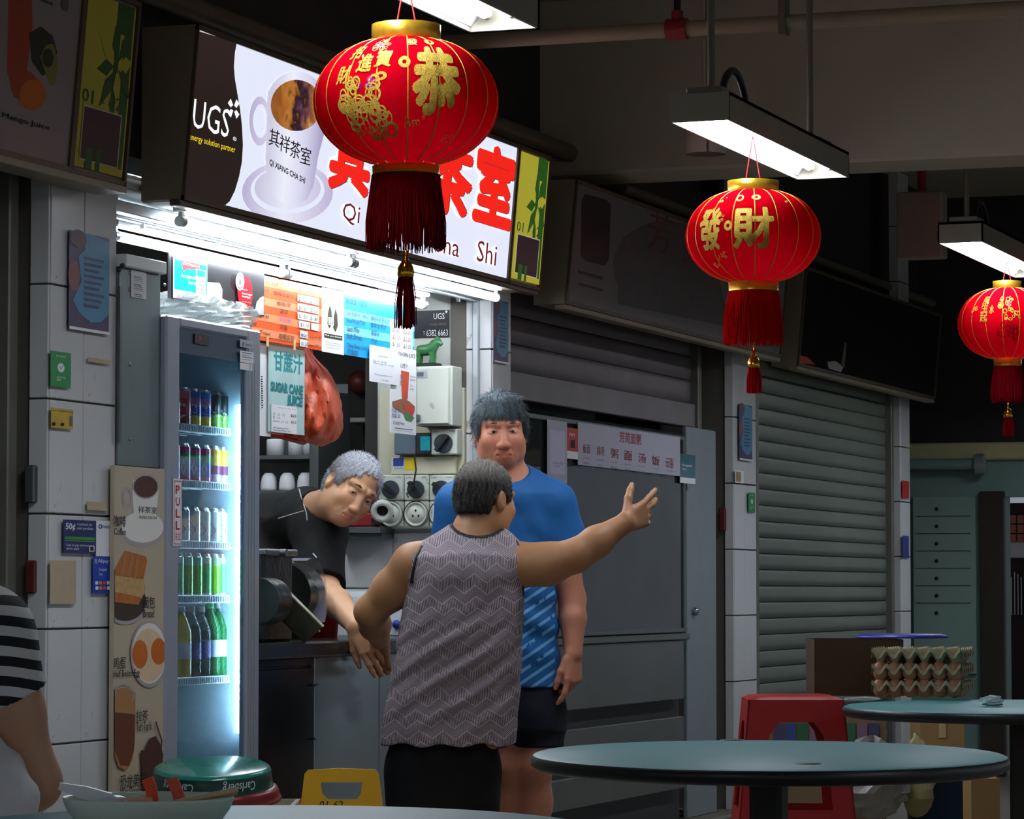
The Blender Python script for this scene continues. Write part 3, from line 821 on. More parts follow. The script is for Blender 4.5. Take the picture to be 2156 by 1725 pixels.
q0, q1 = onY(1188, 640, YB), onY(1640, 749, YB)
z2t = q0.z + .46
Q = signbox('dark_noodle_sign', 'unlit grey sign behind the middle lantern with dark red characters', q0.x, q1.x, q0.z, z2t, YB, YT)
Q.rect((.015, Q.H - .014), (Q.W - .015, .014), mat('unlit_grey_face', (120, 116, 118), .35, var=.1, vs=3), 'face', px=False)
m_ph = mat('unlit_black_print', (34, 34, 40), .4); m_br2 = mat('unlit_red_print', (104, 56, 52), .5); m_bowl = mat('unlit_bowl_print', (92, 88, 90), .5, var=.3, vs=12)
Q.poly([(1232, 408), (1276, 420), (1286, 432), (1282, 545), (1274, 560), (1232, 550), (1222, 538), (1224, 420)], m_ph, 'picture')
for k, (a, b) in enumerate(((568, 590), (594, 614))): Q.rect((1216, a), (1268, b), m_ph, 'caption')
Q.ell((1400, 560), 110, 95, m_bowl, 'picture'); Q.poly([(1300, 560), (1310, 500), (1400, 470), (1500, 540), (1540, 690), (1300, 640)], m_bowl, 'picture')
Q.text('芳', (1368, 440), (1412, 540), m_br2, offset=.02); Q.text('苑', (1440, 470), (1490, 570), m_br2, offset=.02); Q.text('面', (1512, 500), (1548, 590), m_br2, offset=.02); Q.text('粥', (1570, 520), (1612, 620), m_br2, offset=.02)
Q.done(); frame_bars(Q, 0, Q.W, 0, Q.H, .014, m_bronze)
MB().cbox((q0.x, YB - .006, q0.z - .02), (q1.x, YB + .04, q0.z), .003).build('bottom_flashing', m_box, Q.t)
q0, q1 = onY(1677, 770, YB), onY(1965, 843, YB)
Q = signbox('black_shop_sign', 'unlit black sign with a strip of food pictures, right of the middle lantern', q0.x, q1.x, q0.z, q0.z + .46, YB, YT)
Q.rect((.015, Q.H - .014), (Q.W - .015, .014), mat('unlit_black_face', (30, 30, 29), .15, var=.3, vs=2), 'face', px=False)
Q.poly([(1680, 748), (1700, 752), (1716, 768), (1680, 764)], mat('print_red_food', (205, 60, 30), .5), 'picture'); Q.poly([(1742, 762), (1758, 760), (1776, 772), (1770, 784), (1744, 776)], mat('print_white_food', (190, 180, 176), .5), 'picture')
Q.poly([(1770, 770), (1778, 722), (1782, 722), (1778, 774)], mat('print_bone', (110, 100, 92), .5), 'picture')
Q.done(); frame_bars(Q, 0, Q.W, 0, Q.H, .014, m_bronze)
MB().cbox((q0.x, YB - .006, q0.z - .02), (q1.x, YB + .04, q0.z), .003).build('bottom_flashing', m_box, Q.t)
# ---- tubes under the lit sign
m_st = glow('stall_tube_light', (236, 246, 255), LAMP_STALL)
m_bat = mat('white_batten', (235, 238, 238), .4, var=.03)
def batten(label, x0, y0, x1, y1, z, split, roof):
    a, b = onZ(x0, y0, z), onZ(x1, y1, z); Y = (a.y + b.y) / 2
    t = thing('batten_light', label, 'tube light', ((a.x + b.x) / 2, Y, z))
    xs = [a.x] + [onZ(s, (y0 + (y1 - y0) * (s - x0) / (x1 - x0)), z).x for s in split] + [b.x]
    for p, q in zip(xs[:-1], xs[1:]):
        MB().cyl((p + .03, Y, z), (q - .03, Y, z), .014, n=8).build('tube', m_st, t)
        for w in (p + .005, q - .03): MB().cyl((w, Y, z), (w + .025, Y, z), .016, n=10).build('lamp_holder', ALU, t)
        MB().cbox((p, Y - .02, z + .026), (q, Y + .02, z + .05), .004).build('spine', m_bat, t)
        for w in (p + .02, q - .02): MB().box((w - .008, Y - .006, z), (w + .008, Y + .006, roof)).build('bracket', ALU, t)
    return Y
zt1 = bl.z - .045
Y1 = batten('bright tube light under the front edge of the lit sign', 375, 465, 1050, 628, zt1, (740,), bl.z)
Y2 = batten('bright tube light inside the stall above the menu boards', 246, 494, 885, 642, zt1 - .045, (600,), bl.z + .03)
t = thing('batten_light', 'unseen tube light added on the ceiling deep inside the stall', 'tube light', (9.9, 5.0, 2.38))  # unseen tube, added to brighten the stall wall and the keeper
MB().cyl((9.2, 5.0, 2.38), (10.6, 5.0, 2.38), .014, n=8).build('tube', glow('added_tube_light', (236, 246, 255), LAMP_STALL * 2.6), t); MB().cbox((9.15, 4.97, 2.405), (10.65, 5.03, 2.45), .004).build('spine', m_bat, t)
for w in (9.17, 10.6): MB().cyl((w, 5.0, 2.38), (w + .03, 5.0, 2.38), .016, n=8).build('lamp_holder', ALU, t)
# track and soffit between the two
t = thing('shutter_track', 'pale shutter track between the two rows of tubes', 'track', (9.7, 4.2, zt1 - .02))
for y, z, w in ((Y1 + .07, zt1 + .012, .018), (Y1 + .11, zt1 + .006, .012)):
    MB().cbox((S1X0 - .3, y - w, z - .012), (xB0 - .02, y + w, z + .02), .003).build('track_rail', ALU, t)
MB().box((8.0, 4.08, bl.z + .03), (xB0, 4.45, bl.z + .05)).build('soffit', m_bat, t)
for k in range(6):
    p = S1X0 + .1 + .5 * k; MB().box((p, Y1 + .1, zt1 - .02), (p + .012, Y1 + .112, zt1)).build('rail_clip', DSTEEL, t)
# ================================================================ the drinks stall
m_sheet = mat('grey_steel_sheet', (124, 138, 138), .35, .55, var=.18, vs=5, bump=.03, bs=20, dirt=((60, 50, 40), 7, .7, .5))
m_beige = mat('beige_print_board', (192, 178, 154), .4, var=.04)
YF = 4.03
fx0_ = onY(350, 1000, YF).x; bt0 = onY(238, 980, YF + .01).z
# ---- stainless side panel with screws and notice
a, b = onY(246, 560, YF + .02), onY(354, 985, YF + .02)
t = thing('steel_partition', 'grey steel panel left of the drinks fridge', 'panel', ((a.x + b.x) / 2, YF + .03, b.z))
MB().cbox((xA1, YF + .02, bt0 + .002), (fx0_ - .002, YF + .035, a.z), .002).build('sheet', m_sheet, t)
MB().cbox((xA1, YF + .0, a.z), (fx0_ - .002, YF + .05, a.z + .035), .003).build('top_rail', m_bat, t)
MB().box((xA1 + .004, YF + .014, onY(250, 930, YF).z), (onY(263, 600, YF).x, YF + .02, onY(250, 600, YF).z)).build('edge_strip', DSTEEL, t)
for y in (575, 610, 768, 925):
    c = onY(273, y, YF + .02); MB().ball(c, (.006, .004, .006), 8, 5).build('screw', STEEL, t)
for y in (600, 780, 960):
    c = onY(347, y, YF + .02); MB().ball(c, (.005, .003, .005), 8, 5).build('screw', STEEL, t)
for q in ((250, 568, 6), (258, 560, 4)):
    c = onY(q[0], q[1], YF + .01); MB().ball(c, (.012, .006, .008), 8, 5).build('latch', BLK, t)
p = sheetY('paper_notice', 'small white typed notice on the grey steel panel', 'notice', (277, 568), (308, 631), YF + .017, WHT)
for k in range(12): p.rect((281, 577 + 4.1 * k), (304 - (k * 7 % 9), 578.6 + 4.1 * k + 3), INKG, 'typed_line')
p.done()
# ---- tall picture board
bt = onY(238, 980, YF + .01); bb = onY(350, 1690, YF + .01)
o = MB().box((onY(238, 980, YF + .01).x, YF + .005, KERB), (fx0_ - .002, YF + .018, bt.z)).build('menu_board', m_beige, None, 'tall beige board of coffee, toast, egg and tea pictures', 'board')
p = Panel((bt.x, YF + .005, KERB), (1, 0, 0), (0, 0, 1), o)
p.clip = (.001, fx0_ - .003 - bt.x)
pc = lambda n, c, **k: mat('print_' + n, c, .45, **k)
c_pl, c_plr = pc('plate', (238, 234, 228), var=.05), pc('plate_rim', (176, 166, 170), var=.05)
c_cof = pc('coffee', (74, 38, 18), var=.7, vs=40); c_tst = pc('toast', (182, 106, 44), var=.35, vs=45); c_fil = pc('toast_side', (196, 160, 104), var=.5, vs=60)
c_yol = pc('yolk', (206, 104, 26), var=.3, vs=12); c_egg = pc('egg_white', (226, 196, 160), var=.2, vs=10); c_tea = pc('tea', (104, 56, 26), var=.2, vs=8); c_cho = pc('chocolate', (70, 36, 22), var=.4, vs=30); c_foam = pc('foam', (176, 124, 80), var=.2)
p.ell((300, 1115), 48, 38, c_plr, 'picture'); p.ell((300, 1110), 44, 33, c_pl, 'picture')
p.ell((268, 1048), 11, 24, c_plr, 'picture', inner=.6)
p.poly([(278, 1010), (279, 1060), (282, 1100), (292, 1116), (312, 1118), (326, 1104), (331, 1060), (334, 1020)], c_pl, 'picture')
p.ell((306, 1024), 28, 27, c_plr, 'picture'); p.ell((306, 1025), 25, 23, c_cof, 'picture')
p.text('祥茶室', (290, 1066), (330, 1082), INK, offset=.02); p.text('XIANG CHA SHI', (291, 1086), (329, 1094), INK)
p.text('咖啡', (239, 1085), (264, 1110), INK, offset=.01); p.text('Coffee', (239, 1112), (264, 1127), INK, offset=.01)
p.ell((262, 1270), 46, 46, c_plr, 'picture'); p.ell((262, 1266), 44, 42, pc('dark_plate', (60, 44, 34)), 'picture')
p.poly([(240, 1200), (252, 1178), (262, 1160), (306, 1172), (308, 1182), (300, 1222), (238, 1212)], c_tst, 'picture'); p.poly([(238, 1212), (300, 1220), (306, 1240), (296, 1262), (240, 1246)], c_fil, 'picture'); p.poly([(238, 1246), (296, 1258), (290, 1274), (238, 1268)], c_tst, 'picture')
for k in range(3): p.poly([(262 + 12 * k, 1164 + 3 * k), (266 + 12 * k, 1165 + 3 * k), (258 + 13 * k, 1212 + 3 * k), (252 + 13 * k, 1211 + 3 * k)], c_foam, 'picture')
p.text('面包', (299, 1256), (324, 1281), INK, offset=.01); p.text('Bread', (299, 1284), (322, 1300), INK, offset=.01)
p.ell((312, 1378), 40, 70, c_plr, 'picture'); p.ell((312, 1376), 36, 64, c_pl, 'picture'); p.ell((311, 1380), 34, 56, c_egg, 'picture'); p.ell((292, 1378), 16, 30, c_yol, 'picture'); p.ell((331, 1372), 16, 28, c_yol, 'picture')
p.text('鸡蛋', (236, 1384), (262, 1409), INK, offset=.01); p.text('Half Boiled Egg', (236, 1412), (291, 1428), INK, offset=.01)
p.poly([(237, 1450), (282, 1458), (281, 1560), (276, 1600), (262, 1622), (246, 1616), (238, 1590)], c_foam, 'picture'); p.poly([(238, 1500), (281, 1504), (279, 1580), (268, 1614), (250, 1612), (238, 1580)], c_tea, 'picture'); p.ell((259, 1462), 21, 24, c_plr, 'picture', inner=.9); p.ell((258, 1468), 18, 20, c_foam, 'picture')
p.text('拉茶', (283, 1496), (308, 1518), INK, offset=.01); p.text('Teh Tarik', (283, 1521), (316, 1538), INK, offset=.01)
p.poly([(292, 1580), (340, 1586), (334, 1650), (330, 1700), (298, 1700)], c_cho, 'picture'); p.poly([(300, 1582), (310, 1556), (324, 1550), (336, 1572), (338, 1586)], c_cho, 'picture'); p.poly([(322, 1520), (325, 1519), (338, 1560), (334, 1600), (331, 1600), (335, 1560)], c_cho, 'picture')
p.text('恐龙美禄', (249, 1632), (302, 1656), INK, offset=.01); p.text('Milo Dinosaur', (249, 1660), (302, 1672), INK, offset=.01)
p.done()
# ---- glass-door fridge
fx0, fx1 = onY(350, 1000, YF).x, onY(548, 1000, YF).x
fz0, fz1 = KERB + .03, onY(355, 662, YF).z
m_fr = mat('fridge_frame', (168, 176, 190), .3, .35, var=.04); m_in = mat('fridge_inside', (205, 226, 238), .35, var=.03); m_rk = mat('white_wire', (230, 236, 240), .35)
t = FRIDGE = thing('drinks_fridge', 'tall upright drinks fridge with lit glass door', 'fridge', ((fx0 + fx1) / 2, YF + .3, KERB))
th = .035; yi = YF + .026
bd = MB()
bd.box((fx0, yi, fz0), (fx0 + th, YF + .6, fz1)); bd.box((fx1 - th, yi, fz0), (fx1, YF + .6, fz1)); bd.box((fx0, yi, fz1 - .05), (fx1, YF + .6, fz1)); bd.box((fx0, yi, fz0), (fx1, YF + .6, fz0 + .12)); bd.box((fx0, YF + .57, fz0), (fx1, YF + .6, fz1))
bd.build('cabinet', m_in, t)
for x in (fx0 + .05, fx1 - .05): MB().cyl((x, YF + .1, KERB), (x, YF + .1, fz0), .02, n=8).build('foot', BLK, t)
wl = onY(378, 1000, YF).x - fx0; wr = fx1 - onY(521, 1000, YF).x
gz1 = onY(380, 742, YF).z; gz0 = fz0 + .06
for nm, lo, hi in (('door_stile', (fx0, YF, fz0), (fx0 + wl, yi, fz1)), ('door_stile', (fx1 - wr, YF, fz0), (fx1, yi, fz1)), ('door_rail', (fx0 + wl, YF, fz1 - .03), (fx1 - wr, yi, fz1)), ('door_rail', (fx0 + wl, YF, fz0), (fx1 - wr, yi, gz0))):
    MB().cbox(lo, hi, .006).build(nm, m_fr, t)
MB().box((fx0 + wl, YF + .008, gz1), (fx1 - wr, yi, fz1 - .03)).build('header_panel', mat('fridge_header', (96, 112, 132), .2, var=.05), t)
MB().box((fx0 + wl, YF + .012, gz0), (fx1 - wr, YF + .017, gz1)).build('glass_pane', glass('fridge_glass', (236, 246, 250), .05, haze=.02), t)
for k in range(3):
    x = fx1 - wr + .012 + .02 * k; MB().box((x - .003, YF - .003, gz0), (x, YF + .004, gz1)).build('door_bead', ALU, t)
a, b = onY(408, 703, YF + .006), onY(437, 728, YF + .006)
d = MB().box((a.x, YF + .002, b.z), (b.x, YF + .008, a.z)).build('display', BLK, t)
pp = Panel((a.x, YF + .002, b.z), (1, 0, 0), (0, 0, 1), t); pp.text('7', (418, 709), (424, 718), glow('red_digit', (200, 30, 40), .5), 'digit'); pp.done()
a, b = onY(505, 714, YF - .001), onY(533, 782, YF - .001)
pp = Panel((fx0, YF, fz0), (1, 0, 0), (0, 0, 1), t)
pp.rect((505, 714), (533, 735), ALU, 'badge'); pp.text('f', (509, 720), (514, 731), BLUI); pp.text('FURNOTEL', (515, 723), (531, 731), INKG)
pp.rect((505, 738), (533, 782), WHT, 'energy_label'); pp.rect((505, 762), (533, 768), pc('orange', (235, 130, 50)), 'energy_label')
for k in range(4): pp.rect((508, 743 + 4.5 * k), (530 - 4 * (k % 2), 745 + 4.5 * k), INKG, 'typed_line')
pp.rect((363, 1008), (381, 1150), WHT, 'sticker'); pp.rect((365, 1012), (379.5, 1147), REDI, 'sticker'); pp.rect((366, 1014), (378.8, 1145), WHT, 'sticker')
for k, c in enumerate('PULL'): pp.text(c, (368, 1022 + 25 * k), (377, 1041 + 25 * k), REDI, offset=.03)
pp.text('拉', (367, 1121), (378, 1138), REDI, offset=.01)
pp.done()
# lit strip with its row of diodes on the right inner side
led = glow('fridge_diode', (205, 238, 255), LAMP_FRIDGE); xs_ = onY(503, 1000, YF + .04).x
sz0, sz1 = onY(497, 1545, YF + .04).z, onY(490, 850, YF + .04).z
MB().cbox((xs_ - .002, YF + .03, sz0), (xs_ + .02, YF + .045, sz1), .002).build('light_strip', glow('fridge_strip', (190, 228, 255), LAMP_FRIDGE * .30), t)
lm = MB().ball((0, 0, 0), .006, 6, 3).mesh('diode'); lm.materials.append(led)
n = 42
for k in range(n):
    q = D.objects.new('diode', lm); COL.objects.link(q); q.parent = t; q.location = Vector((xs_ - .006, YF + .036, sz0 + (sz1 - sz0) * (k + .5) / n)) - t.location
# shelves
ys = YF + .075; xr_ = onY(476, 1000, ys + .04).x
shelf_z = [onY(430, y, ys).z for y in (905, 1022, 1148, 1262, 1433)]
for z in shelf_z:
    s = MB().cbox((fx0 + th, ys - .004, z - .012), (fx1 - th - .02, ys, z + .012), .002).build('shelf_rail', m_rk, t)
    sm = MB().box((-.003, -.0055, -.008), (.003, -.004, .008)).mesh('rail_slot'); sm.materials.append(mat('rail_slot_grey', (110, 150, 175), .5))
    for k in range(34):
        q = D.objects.new('rail_slot', sm); COL.objects.link(q); q.parent = s; q.location = Vector((fx0 + th + .02 + .0155 * k, ys, z))
    w = MB()
    for k in range(9): w.cyl((fx0 + th, ys + .05 * k, z - .006), (fx1 - th, ys + .05 * k, z - .006), .0025, n=5)
    for k in range(20): w.cyl((fx0 + th + .027 * k, ys, z - .004), (fx0 + th + .027 * k, ys + .45, z - .004), .0018, n=5)
    w.build('shelf_wire', m_rk, t, kind='stuff')
# ---- cans and bottles
m_lid = mat('can_lid', (205, 208, 212), .25, .9, var=.05)
def can_proto(name, label, cols, h=.122, r=.033, word=None, wm=None, group='cans in the fridge'):
    """cols: bands from the bottom (fraction, material)"""
    t = thing(name, label, 'can', (0, 0, 0), group)
    z = .006; top = h - .012; prev = 0
    MB().lathe([(.0, .002), (r * .75, 0), (r * .8, .001), (r, .006)], (0, 0, 0), 18).build('base', m_lid, t)
    for fr, m in cols:
        z0, z1 = .006 + (top - .006) * prev, .006 + (top - .006) * fr; prev = fr
        MB().lathe([(r, z0), (r, z1)], (0, 0, 0), 18).build('print_band', m, t)
    MB().lathe([(r, top), (r * .82, h - .002), (r * .82, h), (r * .76, h), (r * .74, h - .004), (0, h - .004)], (0, 0, 0), 18).build('lid', m_lid, t)
    if word:
        v, f = text_geo(word, offset=.02, res=1); lo, hi = v.min(0), v.max(0); q = (v - lo) / (hi - lo)
        q = np.stack([q[:, 1], 1 - q[:, 0]], 1) if len(word) > 3 else q
        az = math.atan2(-4.15, -8.9)
        pts = []
        for u, w in q:
            an = az + (u - .5) * 1.3; pts.append(((r + .0008) * math.cos(an), (r + .0008) * math.sin(an), h * (.22 + .4 * w)))
        MB().add(pts, f).build('lettering', wm or WHT, t)
    return t
def gm(n, c): return mat('can_' + n, c, .25, .3, var=.06)
P1 = can_proto('drink_can', 'dark red drink can', [(.3, gm('crimson', (150, 14, 40))), (.8, gm('red', (186, 18, 44))), (1, gm('pink', (220, 90, 110)))], word='S')
P2 = can_proto('drink_can', 'blue and yellow drink can', [(.35, gm('yellow', (226, 196, 60))), (.6, gm('blue', (30, 60, 170))), (.85, gm('lilac', (170, 120, 170))), (1, gm('sky', (40, 110, 210)))], word='SEASON')
P3 = can_proto('drink_can', 'black and green drink can', [(.45, gm('lime', (110, 170, 50))), (1, gm('black', (20, 30, 30)))], word='合', wm=gm('grey', (180, 190, 190)))
P4 = can_proto('drink_can', 'striped pink and green drink can', [(.2, gm('magenta', (200, 30, 120))), (.6, gm('violet', (80, 60, 160))), (.85, gm('green', (40, 140, 80))), (1, gm('magenta', (200, 30, 120)))], word='100')
P5 = can_proto('drink_can', 'yellow topped purple drink can', [(.3, gm('pale', (220, 200, 210))), (.55, gm('plum', (120, 40, 90))), (1, gm('yellow', (226, 196, 60)))])
P6 = can_proto('drink_can', 'white drink can with a red flame', [(.35, gm('white', (226, 230, 235))), (.6, gm('white', (226, 230, 235))), (1, gm('white', (226, 230, 235)))], h=.112, word='♦', wm=gm('flame', (220, 90, 30)))
P7 = can_proto('drink_can', 'tall yellow green drink can', [(.1, gm('white', (226, 230, 235))), (.8, gm('leaf', (120, 190, 40))), (1, gm('mint', (150, 210, 170)))], h=.135, r=.029)
P8 = can_proto('drink_can', 'tall pale green drink can', [(.12, gm('white', (226, 230, 235))), (.85, gm('mint2', (120, 200, 130))), (1, gm('white', (226, 230, 235)))], h=.135, r=.029)
used = set()
def place(proto, i, x, y, z, what):
    lab = proto['label'].split(',')[0] + ', ' + what
    if id(proto) in used: return copy_thing(proto, (x, y, z), lab)
    used.add(id(proto)); proto.location = (x, y, z)
    for c in proto.children: pass
    proto['label'] = lab; return proto
ordn = ['rightmost', 'second from the right', 'third from the right', 'fourth from the right', 'fifth from the right', 'leftmost']
rows = [(P3, P3, P2, P2, P1, P1), (P5, P5, P4, P4, P4, P4), (P6, P6, P6, P6, P6), (P8, P7, P8, P7, P7, P8)]
shn = ['top shelf', 'second shelf', 'third shelf', 'fourth shelf']
for r_, row in enumerate(rows):
    for k, pr in enumerate(row):
        rad = .034 if r_ < 3 else .0305
        place(pr, k, xr_ - rad - (2 * rad + .002) * k, ys + .045, shelf_z[r_] - .002, ordn[k] + ' on the ' + shn[r_])
def bottle(name, label, m, capm, lm, x, y, z, h=.235, r=.032, neck=.011, sh=.62):
    t = thing(name, label, 'bottle', (x, y, z), 'bottles in the fridge')
    MB().lathe([(0, 0), (r * .9, 0), (r, .008), (r, h * sh), (r * .95, h * (sh + .07)), (r * .6, h * .84), (neck, h * .9), (neck, h * .96)], (x, y, z), 18).build('body', m, t)
    MB().lathe([(neck * 1.2, h * .93), (neck * 1.2, h), (0, h)], (x, y, z), 14).build('cap', capm, t)
    MB().lathe([(r * 1.01, h * .3), (r * 1.01, h * .52)], (x, y, z), 18).build('label_band', lm, t)
m_pet = mat('clear_plastic', (210, 235, 235), .12, var=.05, trans=.85, ior=1.2, bump=.4, bs=40); m_gg = mat('green_bottle_glass', (30, 150, 70), .1, var=.1, trans=.5, ior=1.3)
bz = shelf_z[4] - .002
for k, (m, c, l, nm, lb) in enumerate(((m_gg, WHT, WHT, 'green_bottle', 'green glass bottle with pale label, rightmost on the lowest shelf'), (m_gg, mat('green_cap', (60, 170, 90), .4), WHT, 'green_bottle', 'green glass bottle beside the water bottles'), (m_pet, WHT, BLUI, 'water_bottle', 'clear water bottle with a blue label, right one of two'), (m_pet, WHT, BLUI, 'water_bottle', 'clear water bottle with a blue label, left one of two'), (mat('yellow_drink', (226, 190, 60), .2), WHT, WHT, 'juice_bottle', 'yellow drink bottle at the left end of the lowest shelf'))):
    bottle(nm, lb, m, c, l, xr_ - .034 - .066 * k, ys + .045, bz, h=.225 if k < 2 else .215)
MB().cbox((fx0 + .06, ys + .03, fz0 + .125), (fx1 - .16, ys + .3, fz0 + .30), .03).build('ice_tub', mat('frosted_tub', (226, 226, 196), .3, trans=.3), None, 'pale frosted tub on the fridge floor', 'tub')
# clear bags on top of the fridge
def crumple(name, label, cat, c, r, m, seed, n=18, amp=.35, flat=0, sq=1.0, parent=None):
    rn = random.Random(seed); c = Vector(c); r = Vector(r)
    ph = [(rn.uniform(2, 6), rn.uniform(2, 6), rn.uniform(0, 6.28), rn.uniform(.3, 1)) for _ in range(9)]
    def fn(u, v):
        th, al = 2 * math.pi * u, math.pi * v
        d = 1 + amp * sum(q * math.sin(a * math.cos(th) + b * math.sin(th) * math.sin(al) + 3 * math.cos(al) * a + p) for a, b, p, q in ph) / 4
        z = math.cos(al)
        if flat and z < -flat: z = -flat
        return c + Vector((r.x * math.sin(al) * math.cos(th) * d, r.y * math.sin(al) * math.sin(th) * d, r.z * z * (d if z > 0 else 1)))
    return MB().grid(fn, n * 2, n, smooth=False, flip=True).build(name, m, parent, label, cat)
m_bag = mat('clear_bag_film', (225, 230, 228), .2, var=.05, alpha=.42)
for k, (x, r) in enumerate(((376, .075), (418, .07), (458, .055), (492, .06))):
    c = onY(x, 650 + k * 6, YF + .15)
    crumple('plastic_bag', ('crumpled clear plastic bag on the fridge, leftmost of four', 'crumpled clear plastic bag on the fridge, second from left', 'crumpled clear plastic bag on the fridge, third from left', 'crumpled clear plastic bag on the fridge, rightmost of four')[k], 'plastic bag', (c.x, YF + .17, fz1 + .052), (r * .8, .09, .045), m_bag, 40 + k, amp=.45, flat=.9)
MB().cbox((fx1 - .06, YF + .03, fz1), (fx1 - .005, YF + .12, fz1 + .015), .005).build('hinge_cover', ALU, FRIDGE)
# ---- boards and notices hanging across the front
YM = 4.17
gl = lambda n, c: mat('laminate_' + n, c, .18, var=.03)
p = sheetY('banner', 'dark banner over the fridge with peeling patches', 'banner', (356, 520), (556, 666), YM, gl('black', (44, 42, 46)), .004)
wp_ = mat('worn_patch', (176, 178, 176), .7, var=.4, vs=40)
p.poly([(436, 594), (462, 596), (468, 610), (467, 650), (434, 640), (430, 615)], wp_, 'worn_patch'); p.poly([(535, 660), (540, 636), (548, 626), (555, 624), (555, 664)], wp_, 'worn_patch'); p.done()
p = sheetY('voucher_poster', 'turquoise voucher poster on the dark banner', 'poster', (366, 540), (436, 640), YM - .006, WHT)
p.rect((367, 545), (435, 622), gl('turquoise', (26, 176, 190))); p.poly([(382, 548), (420, 556), (420, 568), (392, 566), (386, 572), (384, 564)], gl('coral', (226, 80, 84)))
p.text('CDC Vouchers', (385, 552), (418, 564), WHT, offset=.02); p.text('Accepted\nhere', (380, 575), (411, 601), WHT, offset=.02, align='RIGHT')
p.rect((412, 566), (432, 628), gl('phone_white', (235, 240, 240))); p.rect((414, 568), (431, 585), gl('turquoise2', (40, 160, 170)))
for k in range(4):
    for j in range(3): p.ell((417 + 5 * j, 592 + 8 * k + j), 1.3, 1.3, INKG, n=8)
for k in range(5): p.ell((374 + 11 * k, 624.5 + 2 * k), 3, 3, (REDI, INKG)[k % 2], n=10, inner=.6)
p.done()
o = MB().cyl(onY(517, 617, YM - .008), onY(517, 617, YM - .008) + Vector((0, .003, 0)), .05, n=30)
c = onY(517, 617, YM - .008)
mb = MB(); prs = [(c.x + .052 * math.cos(a), YM - .008, c.z + .052 * 1.0 * math.sin(a)) for a in [k * math.pi / 16 for k in range(32)]]
o = MB().prism(prs, (0, .003, 0)).build('round_sticker', gl('red', (216, 26, 40)), None, 'round red lower-sugar tag on the dark banner', 'tag')
p = Panel((c.x, YM - .008, c.z), (1, 0, 0), (0, 0, 1), o)
p.ell((505, 593), 9, 19, WHT, 'badge'); p.ell((505, 593), 7, 15, REDI, 'badge', inner=.85); p.poly([(505, 583), (508, 594), (505, 603), (502, 594)], INKG, 'badge')
p.text('Ask for', (509, 607), (521, 613), WHT); p.text('lower-sugar\nbeverages', (509, 615), (530, 631), WHT, offset=.03); p.text('Healthier choice', (510, 634), (529, 639), WHT); p.done()
m_or, m_or2, m_orh = gl('orange', (238, 92, 40)), gl('orange_pale', (244, 140, 96)), gl('orange_head', (240, 130, 84))
p = sheetY('orange_menu', 'orange hot drinks menu board with handwritten prices', 'menu board', (514, 571), (678, 739), YM + .006, m_or, .004)
W_, H_ = p.uv(678, 739)[0], p.uv(514, 571)[1]
hw = dict(offset=.004, shear=.15); V = lambda q: H_ * q
p.rect((0, H_), (W_, V(.84)), m_orh, px=False)
for k in range(3): p.rect((0, V(.66 - .24 * k)), (W_, V(.54 - .24 * k)), m_or2, px=False)
lines = [('热饮  冰 奶代', .26, .42, .93, .86), ('大', .68, .72, .93, .86), ('小', .86, .9, .93, .86), ('Kopi O / Teh O', .05, .30, .80, .73), ('咖啡乌/茶乌', .36, .62, .80, .73), ('Kopi / Teh', .05, .25, .65, .58), ('咖啡/茶', .4, .58, .65, .58), ('Milo', .05, .17, .54, .46), ('美禄', .44, .54, .54, .46), ('Lemon Tea', .05, .3, .42, .35), ('Egg', .05, .15, .27, .20), ('鸡蛋', .44, .54, .30, .22), ('Kaya Toast', .05, .32, .15, .08), ('咖椰面包', .42, .62, .16, .07)]
for s, a, b, v1, v0 in lines: p.text(s, (W_ * a, V(v1)), (W_ * b, V(v0)), INK, px=False, **hw)
p.text('半生熟', (W_ * .42, V(.42)), (W_ * .58, V(.34)), pc('violet_ink', (120, 60, 150)), px=False, **hw)
for k, (a, b, v) in enumerate(((.66, .94, .80), (.66, .94, .66), (.66, .94, .52), (.68, .82, .39), (.84, .94, .39), (.69, .79, .24), (.69, .79, .10))): p.rect((W_ * a, V(v + .02)), (W_ * b, V(v - .09)), WHT, 'price_label', px=False)
for s, a, b, v in (('$1.20', .67, .78, .78), ('$1.50', .82, .92, .78), ('$1.30', .67, .78, .64), ('$1.60', .82, .92, .64), ('$1.50', .67, .78, .51), ('$1.80', .82, .92, .51), ('$1.10', .69, .80, .38), ('80¢', .70, .78, .22), ('/each 粒', .80, .97, .22), ('$1.20', .70, .785, .085), ('/pc 片', .80, .93, .085)): p.text(s, (W_ * a, V(v)), (W_ * b, V(v - .07)), INK, px=False, **hw)
p.done()
p = sheetY('tobacco_notice', 'white no tobacco sale notice between the two menus', 'notice', (679, 605), (724, 748), YM + .003, WHT, .002)
p.text('NO SALE OF TOBACCO', (682, 614), (716, 626), INKG); 
for k, (x, y) in enumerate(((694, 664), (706, 672))): p.poly([(x - 5, y + 18), (x - 4, y - 4), (x, y - 22), (x + 4, y - 8), (x + 5, y + 14), (x, y + 28)], gl('dark_green', (40, 60, 50)), 'picture')
p.rect((691, 668), (702, 686), WHT); p.text('21', (692.5, 670), (700.5, 684), INK); p.rect((682, 701), (720, 717), gl('dark_green', (40, 60, 50))); p.text('FINE up to $10,000', (684, 704), (718, 714), WHT, offset=.02)
for k in range(3): p.rect((684, 720 + 5 * k), (716, 726 + 5 * k - 1), INKG, 'typed_line')
p.done()
m_bl, m_bl2 = gl('blue', (30, 166, 226)), gl('blue_pale', (120, 206, 240))
p = sheetY('blue_menu', 'bright blue iced drinks menu board with handwritten prices', 'menu board', (725, 614), (872, 772), YM + .006, m_bl, .004)
